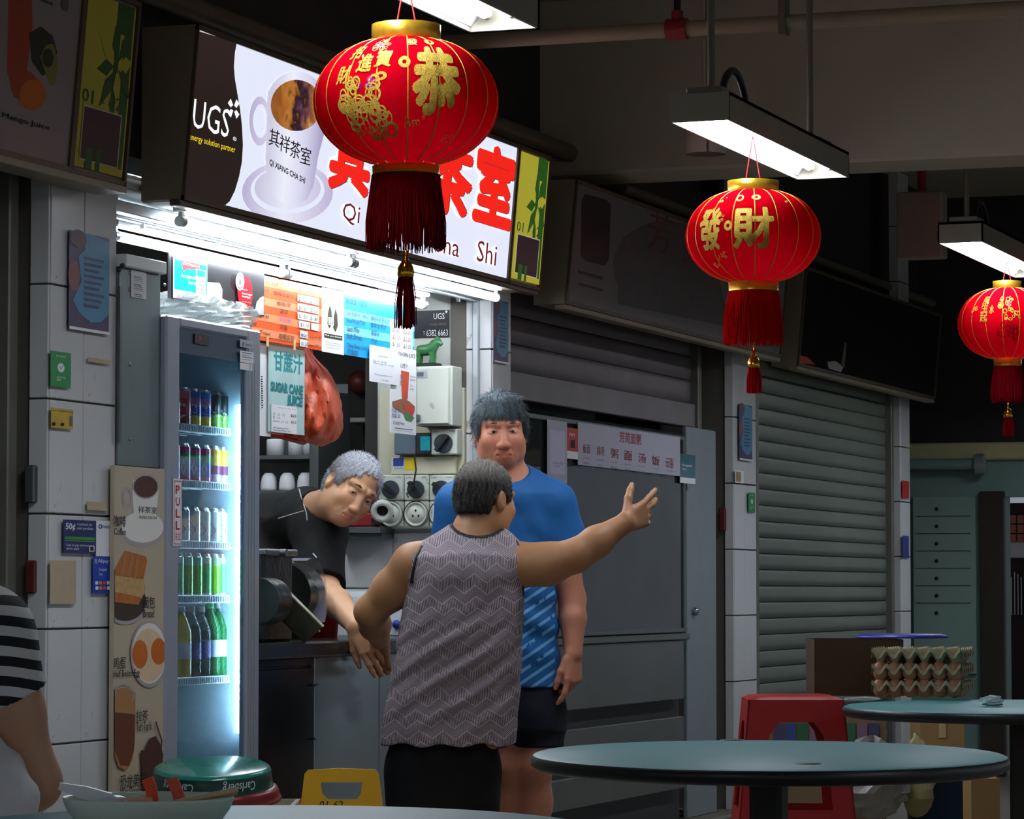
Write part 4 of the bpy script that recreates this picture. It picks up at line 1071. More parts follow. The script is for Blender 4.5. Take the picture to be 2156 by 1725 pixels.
W_, H_ = p.uv(872, 772)[0], p.uv(725, 614)[1]; V = lambda q: H_ * q
for k in range(2): p.rect((0, V(.72 - .26 * k)), (W_, V(.59 - .26 * k)), m_bl2, px=False)
p.rect((W_ * .64, V(.72)), (W_ * .97, V(.24)), WHT, 'price_label', px=False)
for s, a, b, v in (('Iced', .03, .16, .93), ('冷饮', .2, .32, .92), ('大', .70, .75, .9), ('小', .88, .92, .9), ('Iced Kopi O / Teh O', .03, .33, .71), ('咖啡乌冰/茶乌冰', .36, .62, .71), ('Iced Kopi/Teh', .03, .28, .59), ('咖啡冰/茶冰', .36, .58, .60), ('Iced Milo', .03, .2, .47), ('美禄冰', .36, .48, .47), ('Soft Drinks', .03, .24, .35), ('汽水', .36, .45, .34), ('Take Away Add', .03, .30, .19), ('打包加', .03, .18, .10), ('10¢', .32, .40, .10)): p.text(s, (W_ * a, V(v)), (W_ * b, V(v - (.09 if v < .9 else .11))), INK, px=False, **hw)
for k, (s1, s2) in enumerate((('$1.60', '$1.80'), ('$1.80', '$2.00'), ('$2.10', '$2.00'), ('$1.50', '$2.00'))):
    p.text(s1, (W_ * .66, V(.70 - .12 * k)), (W_ * .77, V(.62 - .12 * k)), INK, px=False, **hw); p.text(s2, (W_ * .82, V(.70 - .12 * k)), (W_ * .94, V(.62 - .12 * k)), INK, px=False, **hw)
p.done()
p = sheetY('price_notice', 'white typed paper hung below the blue menu', 'notice', (779, 726), (838, 812), YM - .004, WHT)
p.text('Without Drink', (796, 748), (816, 754), INK); p.text('Egg (1)   $1.00\nKaya Toast (1)   $1.60', (786, 758), (828, 774), INKG); p.text('Minimum purchase 2 pcs 个', (789, 786), (826, 796), INK); p.text('少买2(粒)', (800, 798), (818, 805), INKG); p.done()
p = sheetY('hawthorn_poster', 'hawthorn juice poster with a red drink glass', 'poster', (822, 728), (876, 917), YM + .002, WHT)
p.text('HAWTHORN JUICE', (826, 738), (874, 758), INK, offset=.02); p.text('山楂汁', (843, 764), (858, 777), INKG)
p.poly([(844, 780), (861, 784), (858, 840), (855, 842), (849, 840), (846, 838)], pc('hawthorn_drink', (206, 70, 40), var=.3, vs=14), 'picture'); p.poly([(825, 846), (838, 842), (850, 838), (862, 846), (873, 856), (872, 868), (850, 872), (826, 856)], pc('dried_fruit', (150, 86, 50), var=.6, vs=50), 'picture')
p.ell((862, 866), 9, 14, pc('hawthorn_berry', (196, 50, 44), var=.3, vs=40), 'picture'); p.poly([(849, 870), (856, 866), (872, 880), (866, 888), (853, 884)], pc('leaf', (60, 120, 60)), 'picture')
p.text('小$2.00\n大$2.50', (824, 858), (842, 882), BLUI, offset=.01); p.text('Cold/Hot', (827, 886), (851, 896), INK); p.text('食\n肥', (841, 788), (845, 812), INKG); p.text('Improves\ndigestion\n\nCuts\nweight', (862, 790), (874, 824), INKG)
p.rect((830, 902), (868, 905), INKG); p.done()
p = sheetY('plain_sheet', 'narrow white sheet beside the sugar cane poster', 'notice', (548, 722), (570, 920), YM + .03, WHT)
for k in range(14): p.rect((549, 792 + 5 * k), (553 - k % 2, 795 + 5 * k), INK, 'typed_line')
p.done()
p = sheetY('sugar_cane_poster', 'pale green sugar cane juice poster hung by clips', 'poster', (566, 720), (641, 917), YM + .022, mat('poster_pale_green', (184, 218, 216), .3, var=.25, vs=9))
tl = pc('teal', (18, 140, 146)); tld = pc('teal_dark', (10, 90, 98))
p.text('甘蔗汁', (576, 738), (637, 790), tl, offset=.03)
for s, a, b in (('SUGAR CANE', (569, 802), (637, 832)), ('JUICE', (603, 830), (636, 862))):
    p.text(s, (a[0] + 1, a[1] + 2), (b[0] + 1, b[1] + 2), tld, offset=.05, shear=.1); p.text(s, a, b, tl, offset=.03, shear=.1)
p.done()
p = sheetY('price_list', 'small white price list over the sugar cane poster', 'notice', (572, 851), (625, 915), YM + .018, WHT)
p.text('S Small   L Big   Pot', (584, 857), (622, 864), INK); p.text('冰   2.0   2.5\n热   2.0\nLemon  2.5  3.0', (574, 868), (606, 892), INKG); p.text('$6.0\n$6.0', (612, 872), (623, 894), INK, line=1.6); p.text('add Lemon +0.50\nLess Sour Plum +0.5', (574, 898), (612, 911), INK); p.done()
for x, y in ((562, 716), (619, 724)):
    c = onY(x, y, YM); MB().cyl((c.x, YM - .002, c.z - .02), (c.x, YM - .002, c.z + .012), .004, n=6).build('peg', mat('bamboo_peg', (205, 170, 110), .6), None, 'small wooden peg, %s one on the orange menu' % ('left' if x < 600 else 'right'), 'peg')
# ================================================================ partition wall: switches, box, shelf
m_sw = mat('switch_body', (214, 218, 206), .4, var=.08, vs=12, dirt=((120, 100, 70), 16, .68, .4)); m_knob = mat('switch_knob', (42, 52, 60), .4); m_cream = mat('cream_box', (206, 202, 176), .5, var=.1)
XW = XP - .001
def onP(x, y, off=0): return onX(x, y, XW - off)
def boxX(x0, y0, x1, y1, depth, off=0):
    """box standing off the partition; pixel corners of its front"""
    a, b = onX(x0, y0, XW - off - depth), onX(x1, y1, XW - off - depth)
    return (XW - off - depth, b.y, b.z), (XW - off, a.y, a.z)
# metal trunk panel behind the switches
MB().cbox(*boxX(797, 820, 976, 1112, .03), .004).build('backing_board', m_cream, None, 'cream metal backing board behind the rotary switches', 'board')
# distribution box
t = thing('breaker_box', 'large pale breaker box on the stall wall', 'breaker box', onP(915, 895, .1))
lo, hi = boxX(874, 772, 952, 896, .10, .032)
MB().cbox(lo, hi, .004).build('case', m_sw, t)
MB().cbox((lo[0] - .012, lo[1] + .01, lo[2] + .006), (lo[0], hi[1] - .01, hi[2] - .006), .003).build('door', m_sw, t)
q = lo[0] - .0125
pp = Panel((q, hi[1], lo[2]), (0, -1, 0), (0, 0, 1), t); pp.rect((876, 781), (900, 796), ALU, 'name_plate'); pp.rect((878, 784), (892, 793), INKG, 'name_plate'); pp.done()
MB().cbox((q - .012, onX(879, 880, q).y - .012, onX(879, 880, q).z - .012), (q, onX(879, 880, q).y + .012, onX(879, 880, q).z + .012), .003).build('lock', STEEL, t)
# jade figure on the box
jz = hi[2]; c = Vector(((lo[0] + hi[0]) / 2, onX(900, 760, lo[0] + .05).y, jz))
t = thing('jade_figure', 'green jade animal figure on top of the breaker box', 'figurine', c)
m_jade = mat('green_jade', (70, 130, 80), .25, var=.3, vs=20, trans=.2)
MB().cbox((c.x - .03, c.y - .045, jz), (c.x + .03, c.y + .045, jz + .014), .004).build('plinth', BLK, t)
jb = MB()
z = jz + .014
pts = [(c.x, c.y + .045, z + .036), (c.x, c.y + .03, z + .045), (c.x, c.y, z + .048), (c.x, c.y - .02, z + .055), (c.x, c.y - .03, z + .07), (c.x, c.y - .042, z + .075), (c.x, c.y - .055, z + .065)]
jb.tube(pts, [.008, .02, .021, .021, .018, .016, .007], 10)
for dy in (.033, -.018):
    for dx in (-.012, .012): jb.tube([(c.x + dx, c.y + dy, z + .04), (c.x + dx, c.y + dy - .004, z + .02), (c.x + dx, c.y + dy, z)], [.012, .008, .009], 8)
jb.tube([(c.x, c.y + .04, z + .045), (c.x, c.y + .055, z + .03), (c.x, c.y + .05, z + .008)], [.008, .009, .004], 8)
jb.ball((c.x, c.y - .036, z + .088), (.012, .008, .009), 8, 6)
jb.build('body', m_jade, t)
# rotary switches and sockets, each a unit
def switch(name, label, x0, y0, x1, y1, turn, socket=False, open_lid=False, plug=False):
    lo, hi = boxX(x0, y0, x1, y1, .055, .032); t = thing(name, label, 'socket' if socket else 'switch', ((lo[0] + hi[0]) / 2, (lo[1] + hi[1]) / 2, lo[2]), 'switch units on the stall wall')
    MB().cbox(lo, hi, .004).build('case', m_sw, t)
    w, h = hi[1] - lo[1], hi[2] - lo[2]; c = Vector((lo[0], (lo[1] + hi[1]) / 2, (lo[2] + hi[2]) / 2 - (0.0 if socket else h * .06)))
    if not socket:
        r = w * .34
        dial = MB().cyl(c, c - Vector((.014, 0, 0)), r, r * .96, 24).build('dial', m_knob, t)
        a = turn; d = Vector((0, -math.cos(a), math.sin(a))); n = Vector((0, math.sin(a), math.cos(a)))
        MB().obox(c - Vector((.02, 0, 0)), d * (r * 1.02), n * (r * .2), (.010, 0, 0)).build('grip', BLK, dial)
        pp = Panel((lo[0], hi[1], lo[2]), (0, -1, 0), (0, 0, 1), t); pp.text('OFF', (w * .08, h * .95), (w * .3, h * .87), INKG, px=False); pp.text('ON', (w * .72, h * .95), (w * .9, h * .87), INKG, px=False); pp.done()
    else:
        r = w * .42
        M = Matrix.Rotation(-math.pi / 2, 3, 'Y')
        MB().lathe([(r * 1.1, 0), (r * 1.1, .008), (r, .010), (r, .003), (r * .8, .002), (r * .78, .006), (0, .006)], c, 24, M).build('socket_ring', m_sw, t)
        for dy, dz in ((0, .013), (-.011, -.006), (.011, -.006)): MB().box((c.x - .0075, c.y + dy - .003, c.z + dz - .004), (c.x - .005, c.y + dy + .003, c.z + dz + .004)).build('slot', BLK, t)
        MB().lathe([(r * 1.16, 0), (r * 1.22, .006), (r * 1.22, .002)], c, 24, M).build('seal', mat('grimy_seal', (70, 62, 48), .7), t)
        if open_lid:
            M2 = Matrix.Rotation(-math.pi / 2 - .35, 3, 'Y') @ Matrix.Rotation(.3, 3, 'X'); c2 = c + Vector((-.05, .012, .014))
            MB().lathe([(r * .98, .0), (r * 1.05, .012), (r * 1.0, .024), (r * .62, .026), (r * .55, .02), (r * .5, .004), (0, .004)], c2, 22, M2).build('hinged_lid', m_sw, t)
            MB().lathe([(r * .5, .006), (0, .006)], c2, 22, M2).build('lid_hole', BLK, t)
            MB().box((c2.x - .01, c2.y + .02, c2.z - .05), (c2.x + .03, c2.y + .04, c2.z - .03)).build('lid_hinge', BLK, t)
        if plug:
            MB().cbox((c.x - .05, c.y - .018, c.z - .02), (c.x - .006, c.y + .018, c.z + .03), .006).build('plug', WHT, t)
            MB().tube([(c.x - .03, c.y, c.z - .02), (c.x - .032, c.y, c.z - .06), (c.x - .025, c.y - .01, c.z - .10), (c.x - .02, c.y - .02, c.z - .18)], .004, 6).build('cable', WHT, t)
    return t
switch('rotary_switch', 'single rotary switch below the breaker box', 907, 904, 962, 957, .9)
rows_ = ((797, 849), (851, 902), (904, 956))
nm = ('left', 'middle', 'right')
for k, (xa, xb) in enumerate(rows_):
    switch('rotary_switch', 'rotary switch in the lower row, %s of three' % nm[k], xa, 1001, xb, 1054, (-.6, -.9, -.7)[k])
    switch('power_socket', ('round socket with its lid flipped open', 'round empty socket between the other two sockets', 'round socket with a white plug')[k], xa, 1056, xb, 1110, 0, True, k == 0, k == 2)
t = thing('isolator_box', 'grey isolator box with a teal window left of the single switch', 'switch', onP(860, 958, .05))
MB().cbox(*boxX(830, 912, 876, 957, .045, .032), .004).build('case', mat('isolator_grey', (88, 104, 116), .5), t)
MB().cbox(*boxX(876, 912, 906, 957, .06, .032), .004).build('meter', BLK, t)
MB().box(*boxX(885, 919, 905, 949, .003, .093)).build('meter_window', mat('teal_window', (30, 150, 165), .2, var=.3, vs=60), t)
lo, hi = boxX(822, 962, 960, 998, .02, .032)
t = MB().cbox(lo, hi, .003).build('cover_plate', m_cream, None, 'cream cover plate with stickers between the switch rows', 'panel')
pp = Panel((lo[0], hi[1], lo[2]), (0, -1, 0), (0, 0, 1), t); pp.rect((853, 963), (877, 990), pc('yellow_sticker', (226, 196, 20)), 'sticker'); pp.rect((827, 964), (851, 990), WHT, 'sticker'); pp.rect((828, 965), (850, 982), BLUI, 'sticker'); pp.text('WARNING', (829, 984), (849, 989), INK); pp.done()
q = XW - .12
pts = [onX(858, 955, q), onX(853, 962, q), onX(850, 1000, q), onX(848, 1050, q)]
MB().tube([onX(872, 957, q), onX(876, 990, q), onX(872, 1012, q), onX(870, 1030, q), onX(856, 1040, q), onX(860, 1048, q)], .003, 6).build('dangling_cord', BLK, None, 'thin black cord hanging over the middle rotary switch', 'cord')
# contact card and jade shelf card above
p = sheetX('contact_card', 'black card with white phone number on the upper stall wall', 'sign', (868, 655), (946, 710), XW - .004, gl('black2', (40, 40, 42)))
p.text('UGS', (913, 660), (936, 672), WHT, offset=-.01); p.text('6382 6663', (898, 695), (943, 707), WHT); p.text('T', (891, 698), (895, 706), WHT); p.text('energy solution', (905, 680), (940, 686), INKG); p.ell((940, 656.5), 2.5, 3, WHT, n=8); p.done()
# aluminium door frame at the right of the stall
xa = onY(990, 1000, 4.14).x
MB().cbox((XP - .03, 4.105, KERB), (XP - .005, 4.128, 2.1), .003).build('trim_7', ALU, None, kind='structure')
# small steel shelf with a red box
t = thing('wall_shelf', 'small steel wall shelf behind the stallkeeper', 'shelf', onP(760, 1115, .1))
lo, hi = boxX(690, 1110, 800, 1122, .14)
MB().cbox(lo, hi, .002).build('board', STEEL, t)
MB().box((lo[0] + .02, lo[1], lo[2] - .02), (hi[0], hi[1], lo[2])).build('bracket', DSTEEL, t)
MB().cbox((lo[0] + .02, onP(800, 1100, .1).y + .005, hi[2]), (hi[0] - .02, onP(735, 1100, .1).y, hi[2] + .05), .006).build('red_box', m_red, None, 'red box on the small steel wall shelf', 'box')
MB().cbox((hi[0] - .03, onP(800, 1100, .1).y + .01, hi[2] + .05), (hi[0] - .01, onP(765, 1100, .1).y, hi[2] + .12), .004).build('cardboard_piece', mat('cardboard', (150, 112, 70), .8), None, 'brown cardboard on the small steel wall shelf', 'box')
# crockery shelf behind the sheets
XS = XP - .05
t = thing('crockery_shelf', 'steel shelf of white cups behind the posters', 'shelf', onX(600, 1035, XS))
def sx(x, y): return onX(x, y, XS)
for y in (962, 1036):
    a, b = sx(500, y), sx(665, y); MB().cbox((XS - .0, b.y, a.z - .012), (XS + .3, a.y, a.z + .004), .002).build('shelf_board', STEEL, t)
a, b = sx(652, 820), sx(670, 1040); MB().cbox((XS - .004, b.y, b.z - .9), (XS + .3, a.y, a.z), .003).build('side_post', DSTEEL, t)
MB().box((XS + .3, sx(665, 900).y, sx(600, 1040).z - .05), (XS + .31, sx(500, 900).y, sx(600, 800).z)).build('back_sheet', DSTEEL, t)
m_cup = mat('white_china', (236, 236, 238), .2, var=.03)
cup_n = ('leftmost', 'second', 'third')
def cup(name, label, x, y0, h, r, prof, gr):
    c = sx(x, y0); c.x += .06; c.z = (sx(600, 1036).z if y0 > 1000 else sx(600, 962).z) + .005
    MB().lathe([(a_ * r, b_ * h) for a_, b_ in prof], c, 22).build(name, m_cup, None, label, 'cup', gr)
dome = [(0, 1), (.45, 1), (.55, .97), (.82, .8), (.96, .5), (1, .2), (1, 0), (.9, 0)]
tall = [(0, 1), (.9, 1), (.97, .97), (1, .9), (1, 0), (.9, 0)]
for k, x in enumerate((552, 591, 629)): cup('upturned_cup', 'upturned white cup on the lower crockery shelf, %s' % ('leftmost', 'middle one', 'rightmost')[k], x, 1033, .066, .031, dome, 'upturned cups')
for k, x in enumerate((566, 610, 640)): cup('white_mug', 'white mug on the upper crockery shelf, %s' % ('leftmost', 'middle one', 'rightmost')[k], x, 958, .062, (.033, .03, .028)[k], tall, 'white mugs')
# things seen in the dark recess
MB().ball(onX(757, 805, XP + .84), (.05, .05, .045), 16, 10).build('hanging_bowl', mat('maroon_lacquer', (96, 40, 34), .4), None, 'dark red round bowl deep inside the stall', 'bowl')
MB().cbox(onX(720, 880, XP + .7), onX(782, 889, XP + .7) + Vector((.2, 0, 0)), .004).build('recess_shelf', m_inner, None, 'pale narrow shelf in the dark recess', 'shelf')
# orange carrier bag hanging under the orange menu
m_ob = mat('orange_bag_film', (178, 62, 18), .5, var=.35, vs=10, bump=.9, bs=26)
YO = 4.27
def bagpt(x, y, dy): p = onY(x, y, YO + dy); return p
key = [(628, 728, 650, .005), (630, 750, 664, .02), (622, 775, 690, .05), (612, 805, 706, .065), (602, 840, 716, .08), (594, 875, 721, .085), (590, 905, 718, .075), (604, 924, 706, .055), (640, 936, 676, .02)]
outline = [tuple(np.interp(k / 4, range(9), [q[i] for q in key]) for i in range(4)) for k in range(33)]
rn = random.Random(5)
mb = MB(); N = 56; vs = []
for j, (xa, y, xb, dp) in enumerate(outline):
    for k in range(N):
        a_ = 2 * math.pi * k / N; xm, hw_ = (xa + xb) / 2, (xb - xa) / 2
        jt = 1 + .16 * math.sin(3 * a_ + j * .22) + .12 * math.sin(7 * a_ - j * .35 + 1) + .10 * math.sin(13 * a_ + j * .5) + .06 * math.sin(23 * a_ - j * .9); hw_ *= 1 + .05 * math.sin(9 * a_ + j * .6) + .03 * math.sin(17 * a_ - j * .8)
        x_ = xm + hw_ * math.cos(a_); p = onY(x_, y + 12 * math.cos(a_) * .4, YO + dp * math.sin(a_) * jt); vs.append(p)
fs = [(j * N + k, j * N + (k + 1) % N, (j + 1) * N + (k + 1) % N, (j + 1) * N + k) for j in range(len(outline) - 1) for k in range(N)] + [tuple(range((len(outline) - 1) * N, len(outline) * N))]
mb.add(vs, [f[::-1] for f in fs], True)
t = thing('carrier_bag', 'orange plastic carrier bag hanging below the orange menu', 'plastic bag', onY(655, 936, YO))
mb.build('bag', m_ob, t)
MB().tube([onY(600, 735, YO), onY(618, 705, YO), onY(640, 690, YO + .02), onY(650, 715, YO), onY(655, 745, YO)], .006, 6).build('handle', m_ob, t)
MB().tube([onY(560, 912, YO + .02), onY(600, 922, YO), onY(640, 930, YO)], [.004, .008, .012], 6).build('handle_tail', m_ob, t)
# ================================================================ counter
YC = 4.06
m_dkp = mat('dark_steel_door', (44, 46, 48), .22, .8, var=.2, vs=4); m_ss = mat('polished_steel', (150, 164, 166), .22, .45, var=.08, vs=3, bump=.05, bs=6)
cx0, cxm, cx1 = fx1 + .01, onY(684, 1400, YC).x, XP - .06
zc = onY(700, 1382, YC).z; ztop = onY(690, 1350, YC).z
t = thing('counter', 'steel serving counter with dark doors on its left', 'counter', ((cx0 + cx1) / 2, YC + .25, KERB))
MB().box((cx0, YC + .02, KERB), (cx1, YC + .40, zc)).build('carcass', DSTEEL, t)
xd = onY(662, 1400, YC).x
for lo, hi in (((cx0, YC, onY(600, 1408, YC).z + .005), (xd, YC + .02, zc)), ((cx0, YC, KERB + .17), (xd, YC + .02, onY(600, 1408, YC).z)), ((cx0, YC, KERB + .02), (xd, YC + .02, KERB + .165))):
    MB().cbox(lo, hi, .003).build('dark_door', m_dkp, t)
x_s = onY(799, 1400, YC).x
MB().cbox((xd + .003, YC, KERB + .02), (x_s - .004, YC + .02, zc), .003).build('steel_door', m_ss, t)
MB().cbox((x_s + .004, YC, KERB + .02), (cx1, YC + .02, zc), .003).build('steel_door', m_ss, t)
for y in (1443, 1556): 
    c = onY(658, y, YC); MB().tube([(c.x - .012, YC - .012, c.z), (c.x + .006, YC - .014, c.z), (c.x + .006, YC, c.z)], .004, 6).build('handle', STEEL, t)
MB().cbox((cx0, YC - .02, zc), (cx1, YC + .40, ztop), .006).build('worktop', mat('black_worktop', (40, 42, 44), .25, var=.2), t)
# small dark steel drawer unit low at the left, seen above the trays
# cane press
XM0 = cx0 - .0
t = thing('cane_press', 'dark metal cane press with a sloping steel chute on the counter', 'machine', (onY(590, 1345, YC + .1).x, YC + .12, ztop))
m_cast = mat('greased_cast_metal', (58, 62, 60), .3, .7, var=.4, vs=16, bump=.3, bs=30)
def yc(x, y, off=.1): return onY(x, y, YC + off)
a, b = yc(548, 1160), yc(592, 1345); MB().cbox((a.x - .06, YC + .06, ztop), (b.x, YC + .3, a.z), .01).build('frame', m_cast, t)
a, b = yc(548, 1156), yc(597, 1172); MB().cbox((a.x - .06, YC + .05, b.z), (b.x, YC + .31, a.z), .005).build('top_plate', DSTEEL, t)
MB().cyl(yc(591, 1164, .05), yc(591, 1164, .05) + Vector((0, -.02, 0)), .012, n=12).build('bolt', STEEL, t)
c = yc(612, 1252, .2); MB().cyl(c + Vector((-.07, 0, 0)), c + Vector((.05, 0, 0)), .10, n=30).build('roller_drum', m_cast, t)
c = yc(560, 1280, .04); MB().cyl(c + Vector((-.06, 0, .02)), c + Vector((.04, 0, .02)), .07, n=24).build('roller_drum', m_cast, t)
c = yc(608, 1262, .16); arc = [(c.x + .02, c.y - .0 + .15 * math.cos(a_), c.z + .13 * math.sin(a_)) for a_ in [(-.15 + k * .13) * math.pi / 1.35 for k in range(10)]]
gm_ = MB(); pr = [(c.x - .02 + .12 * math.cos(a_), c.y, c.z + .13 * math.sin(a_)) for a_ in [math.pi * (.62 - .09 * k) for k in range(10)]]
gm_.add([(x, c.y - .09, z) for x, _, z in pr] + [(x, c.y + .09, z) for x, _, z in pr], [(i, i + 1, i + 11, i + 10) for i in range(9)], True)
gm_.build('clear_guard', mat('perspex_guard', (200, 205, 230), .1, alpha=.35, var=0), t)
A, B, C_, D_ = yc(575, 1252, .02), yc(630, 1340, -.06), yc(676, 1334, -.06), yc(612, 1268, .1)
def chute(p, q, w, hgt, m):
    d = q - p; s = Vector((0, 1, 0)); s = (s - d.normalized() * s.dot(d.normalized())).normalized(); n = s.cross(d.normalized()); n = n if n.z > 0 else -n
    mb = MB(); mb.obox((p + q) / 2, d / 2, s * w, n * .002); mb.obox((p + q) / 2 + s * w + n * hgt, d / 2, s * .002, n * hgt); mb.obox((p + q) / 2 - s * w + n * hgt * .3, d / 2, s * .002, n * hgt * .3)
    return mb
m_chu = mat('chute_steel', (150, 150, 130), .3, .8, var=.3, vs=30)
ca, cb = yc(580, 1258, .06), yc(660, 1338, -.04)
chute(ca, cb, .045, .018, m_chu).build('chute', m_chu, t)
rn = random.Random(3)
for k in range(7):
    p = ca.lerp(cb, .25 + .09 * k) + Vector((0, rn.uniform(-.02, .02), .012)); MB().cyl(p, p + (cb - ca) * .22, .0035, n=6).build('cane_fibre', mat('cane_fibre', (206, 176, 96), .7), t)
# red pail and white cooler behind the counter
c = onY(672, 1340, YC + .3); MB().lathe([(0, 0), (.06, 0), (.075, .15), (.08, .15), (.08, .16), (.07, .155), (.06, .02)], (c.x, c.y, ztop), 24).build('red_pail', mat('red_plastic', (200, 20, 18), .35, var=.06), None, 'red plastic pail on the counter behind the chute', 'pail')
t = thing('ice_box', 'white rounded cooler behind the counter', 'cooler', onX(800, 1335, XP - .2))
a, b = onX(688, 1242, XP - .25), onX(905, 1330, XP - .25)
pr = [(XP - .25 + q, 0, zz) for q, zz in ()]
zt_, zb_ = a.z, b.z
zb_ = ztop + .002 + .5
prof_ = [(-.25, zb_ - .5), (-.25, zt_ - .06), (-.24, zt_ - .025), (-.20, zt_ - .006), (-.14, zt_), (-.02, zt_), (-.02, zb_ - .5)]
MB().prism([(XP + q, b.y, z_) for q, z_ in prof_], (0, a.y - b.y, 0)).build('body', mat('white_gloss', (222, 230, 236), .2, var=.03), t)
c = onX(835, 1315, XP - .26); MB().ball(c, .016, 12, 8).build('knob', BLUI, t)
# ================================================================ stickers on the pillars
def sticker(name, label, cat, tl, br, m, Y=None): return sheetY(name, label, cat, tl, br, (Y or YW) - .010, m, .0015)
m_pbl, m_ppu = pc('poster_blue', (58, 128, 168), var=.06), pc('poster_purple', (58, 40, 84))
def blue_poster(label, tl, br, sc=1.0):
    p = sticker('blue_poster', label, 'poster', tl, br, m_ppu); w, h = p.uv(*br)[0], p.uv(*tl)[1]
    p.poly([(w * .25, h), (w * .55, h), (w, h * .96), (w, h * .22), (w * .8, h * .12), (w * .55, h * .1), (w * .25, h * .18), (w * .1, h * .3), (w * .3, h * .5), (w * .22, h * .75), (w * .4, h * .84)], m_pbl, px=False)
    p.ell((w * .12, h * .55), w * .14, h * .16, pc('skin_print', (120, 60, 60)), 'picture', px=False); p.ell((w * .22, h * .93), w * .2, h * .09, pc('hair_print', (70, 34, 40)), 'picture', px=False)
    for k in range(9): p.rect((w * .36, h * (.76 - .06 * k)), (w * (.86 - .06 * (k % 3)), h * (.735 - .06 * k)), pc('navy_ink', (24, 44, 84)), 'typed_line', px=False)
    p.rect((0, h * .03), (w, 0), WHT, px=False); p.done()
blue_poster('large blue and purple poster high on the left pillar', (146, 484), (229, 706))
blue_poster('blue poster on the pillar right of the lit sign', (1040, 630), (1070, 768))
blue_poster('small blue poster on the pillar below the middle lantern', (1556, 850), (1584, 972))
m_gst, m_wh = pc('green_sticker', (10, 136, 62), var=.03), WHT
def green_sticker(label, tl, br):
    p = sticker('green_sticker', label, 'sticker', tl, br, m_gst); w, h = p.uv(*br)[0], p.uv(*tl)[1]
    p.ell((w * .5, h * .55), w * .17, h * .13, m_wh, px=False); p.poly([(w * .42, h * .56), (w * .49, h * .50), (w * .62, h * .62), (w * .60, h * .635), (w * .49, h * .53), (w * .44, h * .575)], m_gst, px=False)
    p.text('PAYMENT', (w * .25, h * .9), (w * .75, h * .84), m_wh, px=False); p.text('ACCEPTED\nHERE', (w * .28, h * .3), (w * .72, h * .17), m_wh, px=False); p.done()
green_sticker('bright green payment sticker on the left pillar', (107, 738), (149, 818))
green_sticker('small green payment sticker on the pillar by the shutter', (1576, 1037), (1590, 1080))
p = sticker('yellow_sticker', 'torn yellow sticker on the left pillar', 'sticker', (108, 858), (154, 905), pc('torn_yellow', (196, 160, 40), var=.4, vs=30))
p.ell((113, 893), 4, 4, INK); p.ell((131, 894), 4, 4, INK); p.rect((146, 876), (152, 898), INKG); p.rect((107, 864), (154, 868), m_ppu); p.done()
p = sticker('cashback_poster', 'dark blue cashback poster with a green stripe', 'poster', (134, 1094), (202, 1166), pc('deep_blue', (24, 38, 100), var=.04))
p.text('50¢', (138, 1101), (158, 1119), m_wh, offset=.03); p.text('Cashback for\nnext purchase', (162, 1101), (196, 1118), m_wh); p.rect((136, 1130), (200, 1138), pc('green_stripe', (50, 150, 50)), 'stripe'); p.rect((136, 1138), (200, 1141), gl('lime2', (120, 200, 60)), 'stripe'); p.text('Scan to pay and save\nterms apply', (139, 1145), (186, 1160), m_wh); p.rect((187, 1149), (198, 1162), m_wh); p.rect((189, 1151), (196, 1160), INK); p.done()
p = sticker('white_card', 'small white card right of the cashback poster', 'sticker', (203, 1096), (236, 1172), m_wh)
p.ell((211, 1109), 4, 5, BLUI, inner=.5); p.text('nestia', (216, 1105), (233, 1113), BLUI); p.done()
p = sticker('payment_sticker', 'blue payment sticker at the corner of the left pillar', 'sticker', (196, 1172), (235, 1250), pc('pay_blue', (20, 62, 176), var=.03))
p.text('Alipay+', (206, 1177), (233, 1188), m_wh, offset=.01); p.text('支', (198, 1177), (205, 1187), m_wh); p.text('Accepted\nhere', (208, 1196), (224, 1212), m_wh)
for k in range(2):
    for j in range(4): p.rect((200 + 8 * j, 1224 + 11 * k), (206 + 8 * j, 1231 + 11 * k), (m_wh, pc('chip_orange', (220, 130, 60)), pc('chip_red', (200, 60, 60)), m_wh)[j])
p.done()
# glue marks with shapes of their own
for k, (tl, br) in enumerate((((106, 1180), (160, 1272)), ((186, 752), (232, 768)), ((184, 1056), (224, 1076)))):
    p = sticker('glue_mark', ('large brown glue mark low on the left pillar', 'thin brown glue mark near the top of the pillar', 'brown glue mark above the cashback poster')[k], 'stain', tl, br, mat('glue_stain', (186, 168, 140), .8, var=.15, vs=30)); p.done()
p = sticker('yellow_label', 'small yellow label on the middle pillar', 'sticker', (1548, 990), (1566, 1018), m_wh); p.rect((1549, 993), (1560, 1015), pc('label_gold', (150, 130, 60))); p.done()
for k, (y0, y1, m, nm) in enumerate(((1012, 1050, REDI, 'red'), (1128, 1176, BLUI, 'blue'))):
    p = sticker('far_sticker', '%s sticker on the farthest pillar' % nm, 'sticker', (1900, y0), (1914, y1), m); p.done()
for nm, x, y0, y1, m in (('red_switch', 1519, 1070, 1118, mat('dull_red', (96, 30, 32), .5)), ('rail_lock', 62, 980, 1060, DSTEEL), ('rail_tag', 64, 1180, 1250, mat('dull_red', (96, 30, 32), .5))):
    c, b = onY(x, y0, YW + .05), onY(x, y1, YW + .05)
    MB().cbox((c.x - .012, YW + .03, b.z), (c.x + .012, YW + .06, c.z), .004).build(nm, m, None, {'red_switch': 'red catch on the shutter rail by the middle pillar', 'rail_lock': 'grey lock box on the left shutter rail', 'rail_tag': 'red tag low on the left shutter rail'}[nm], 'catch')
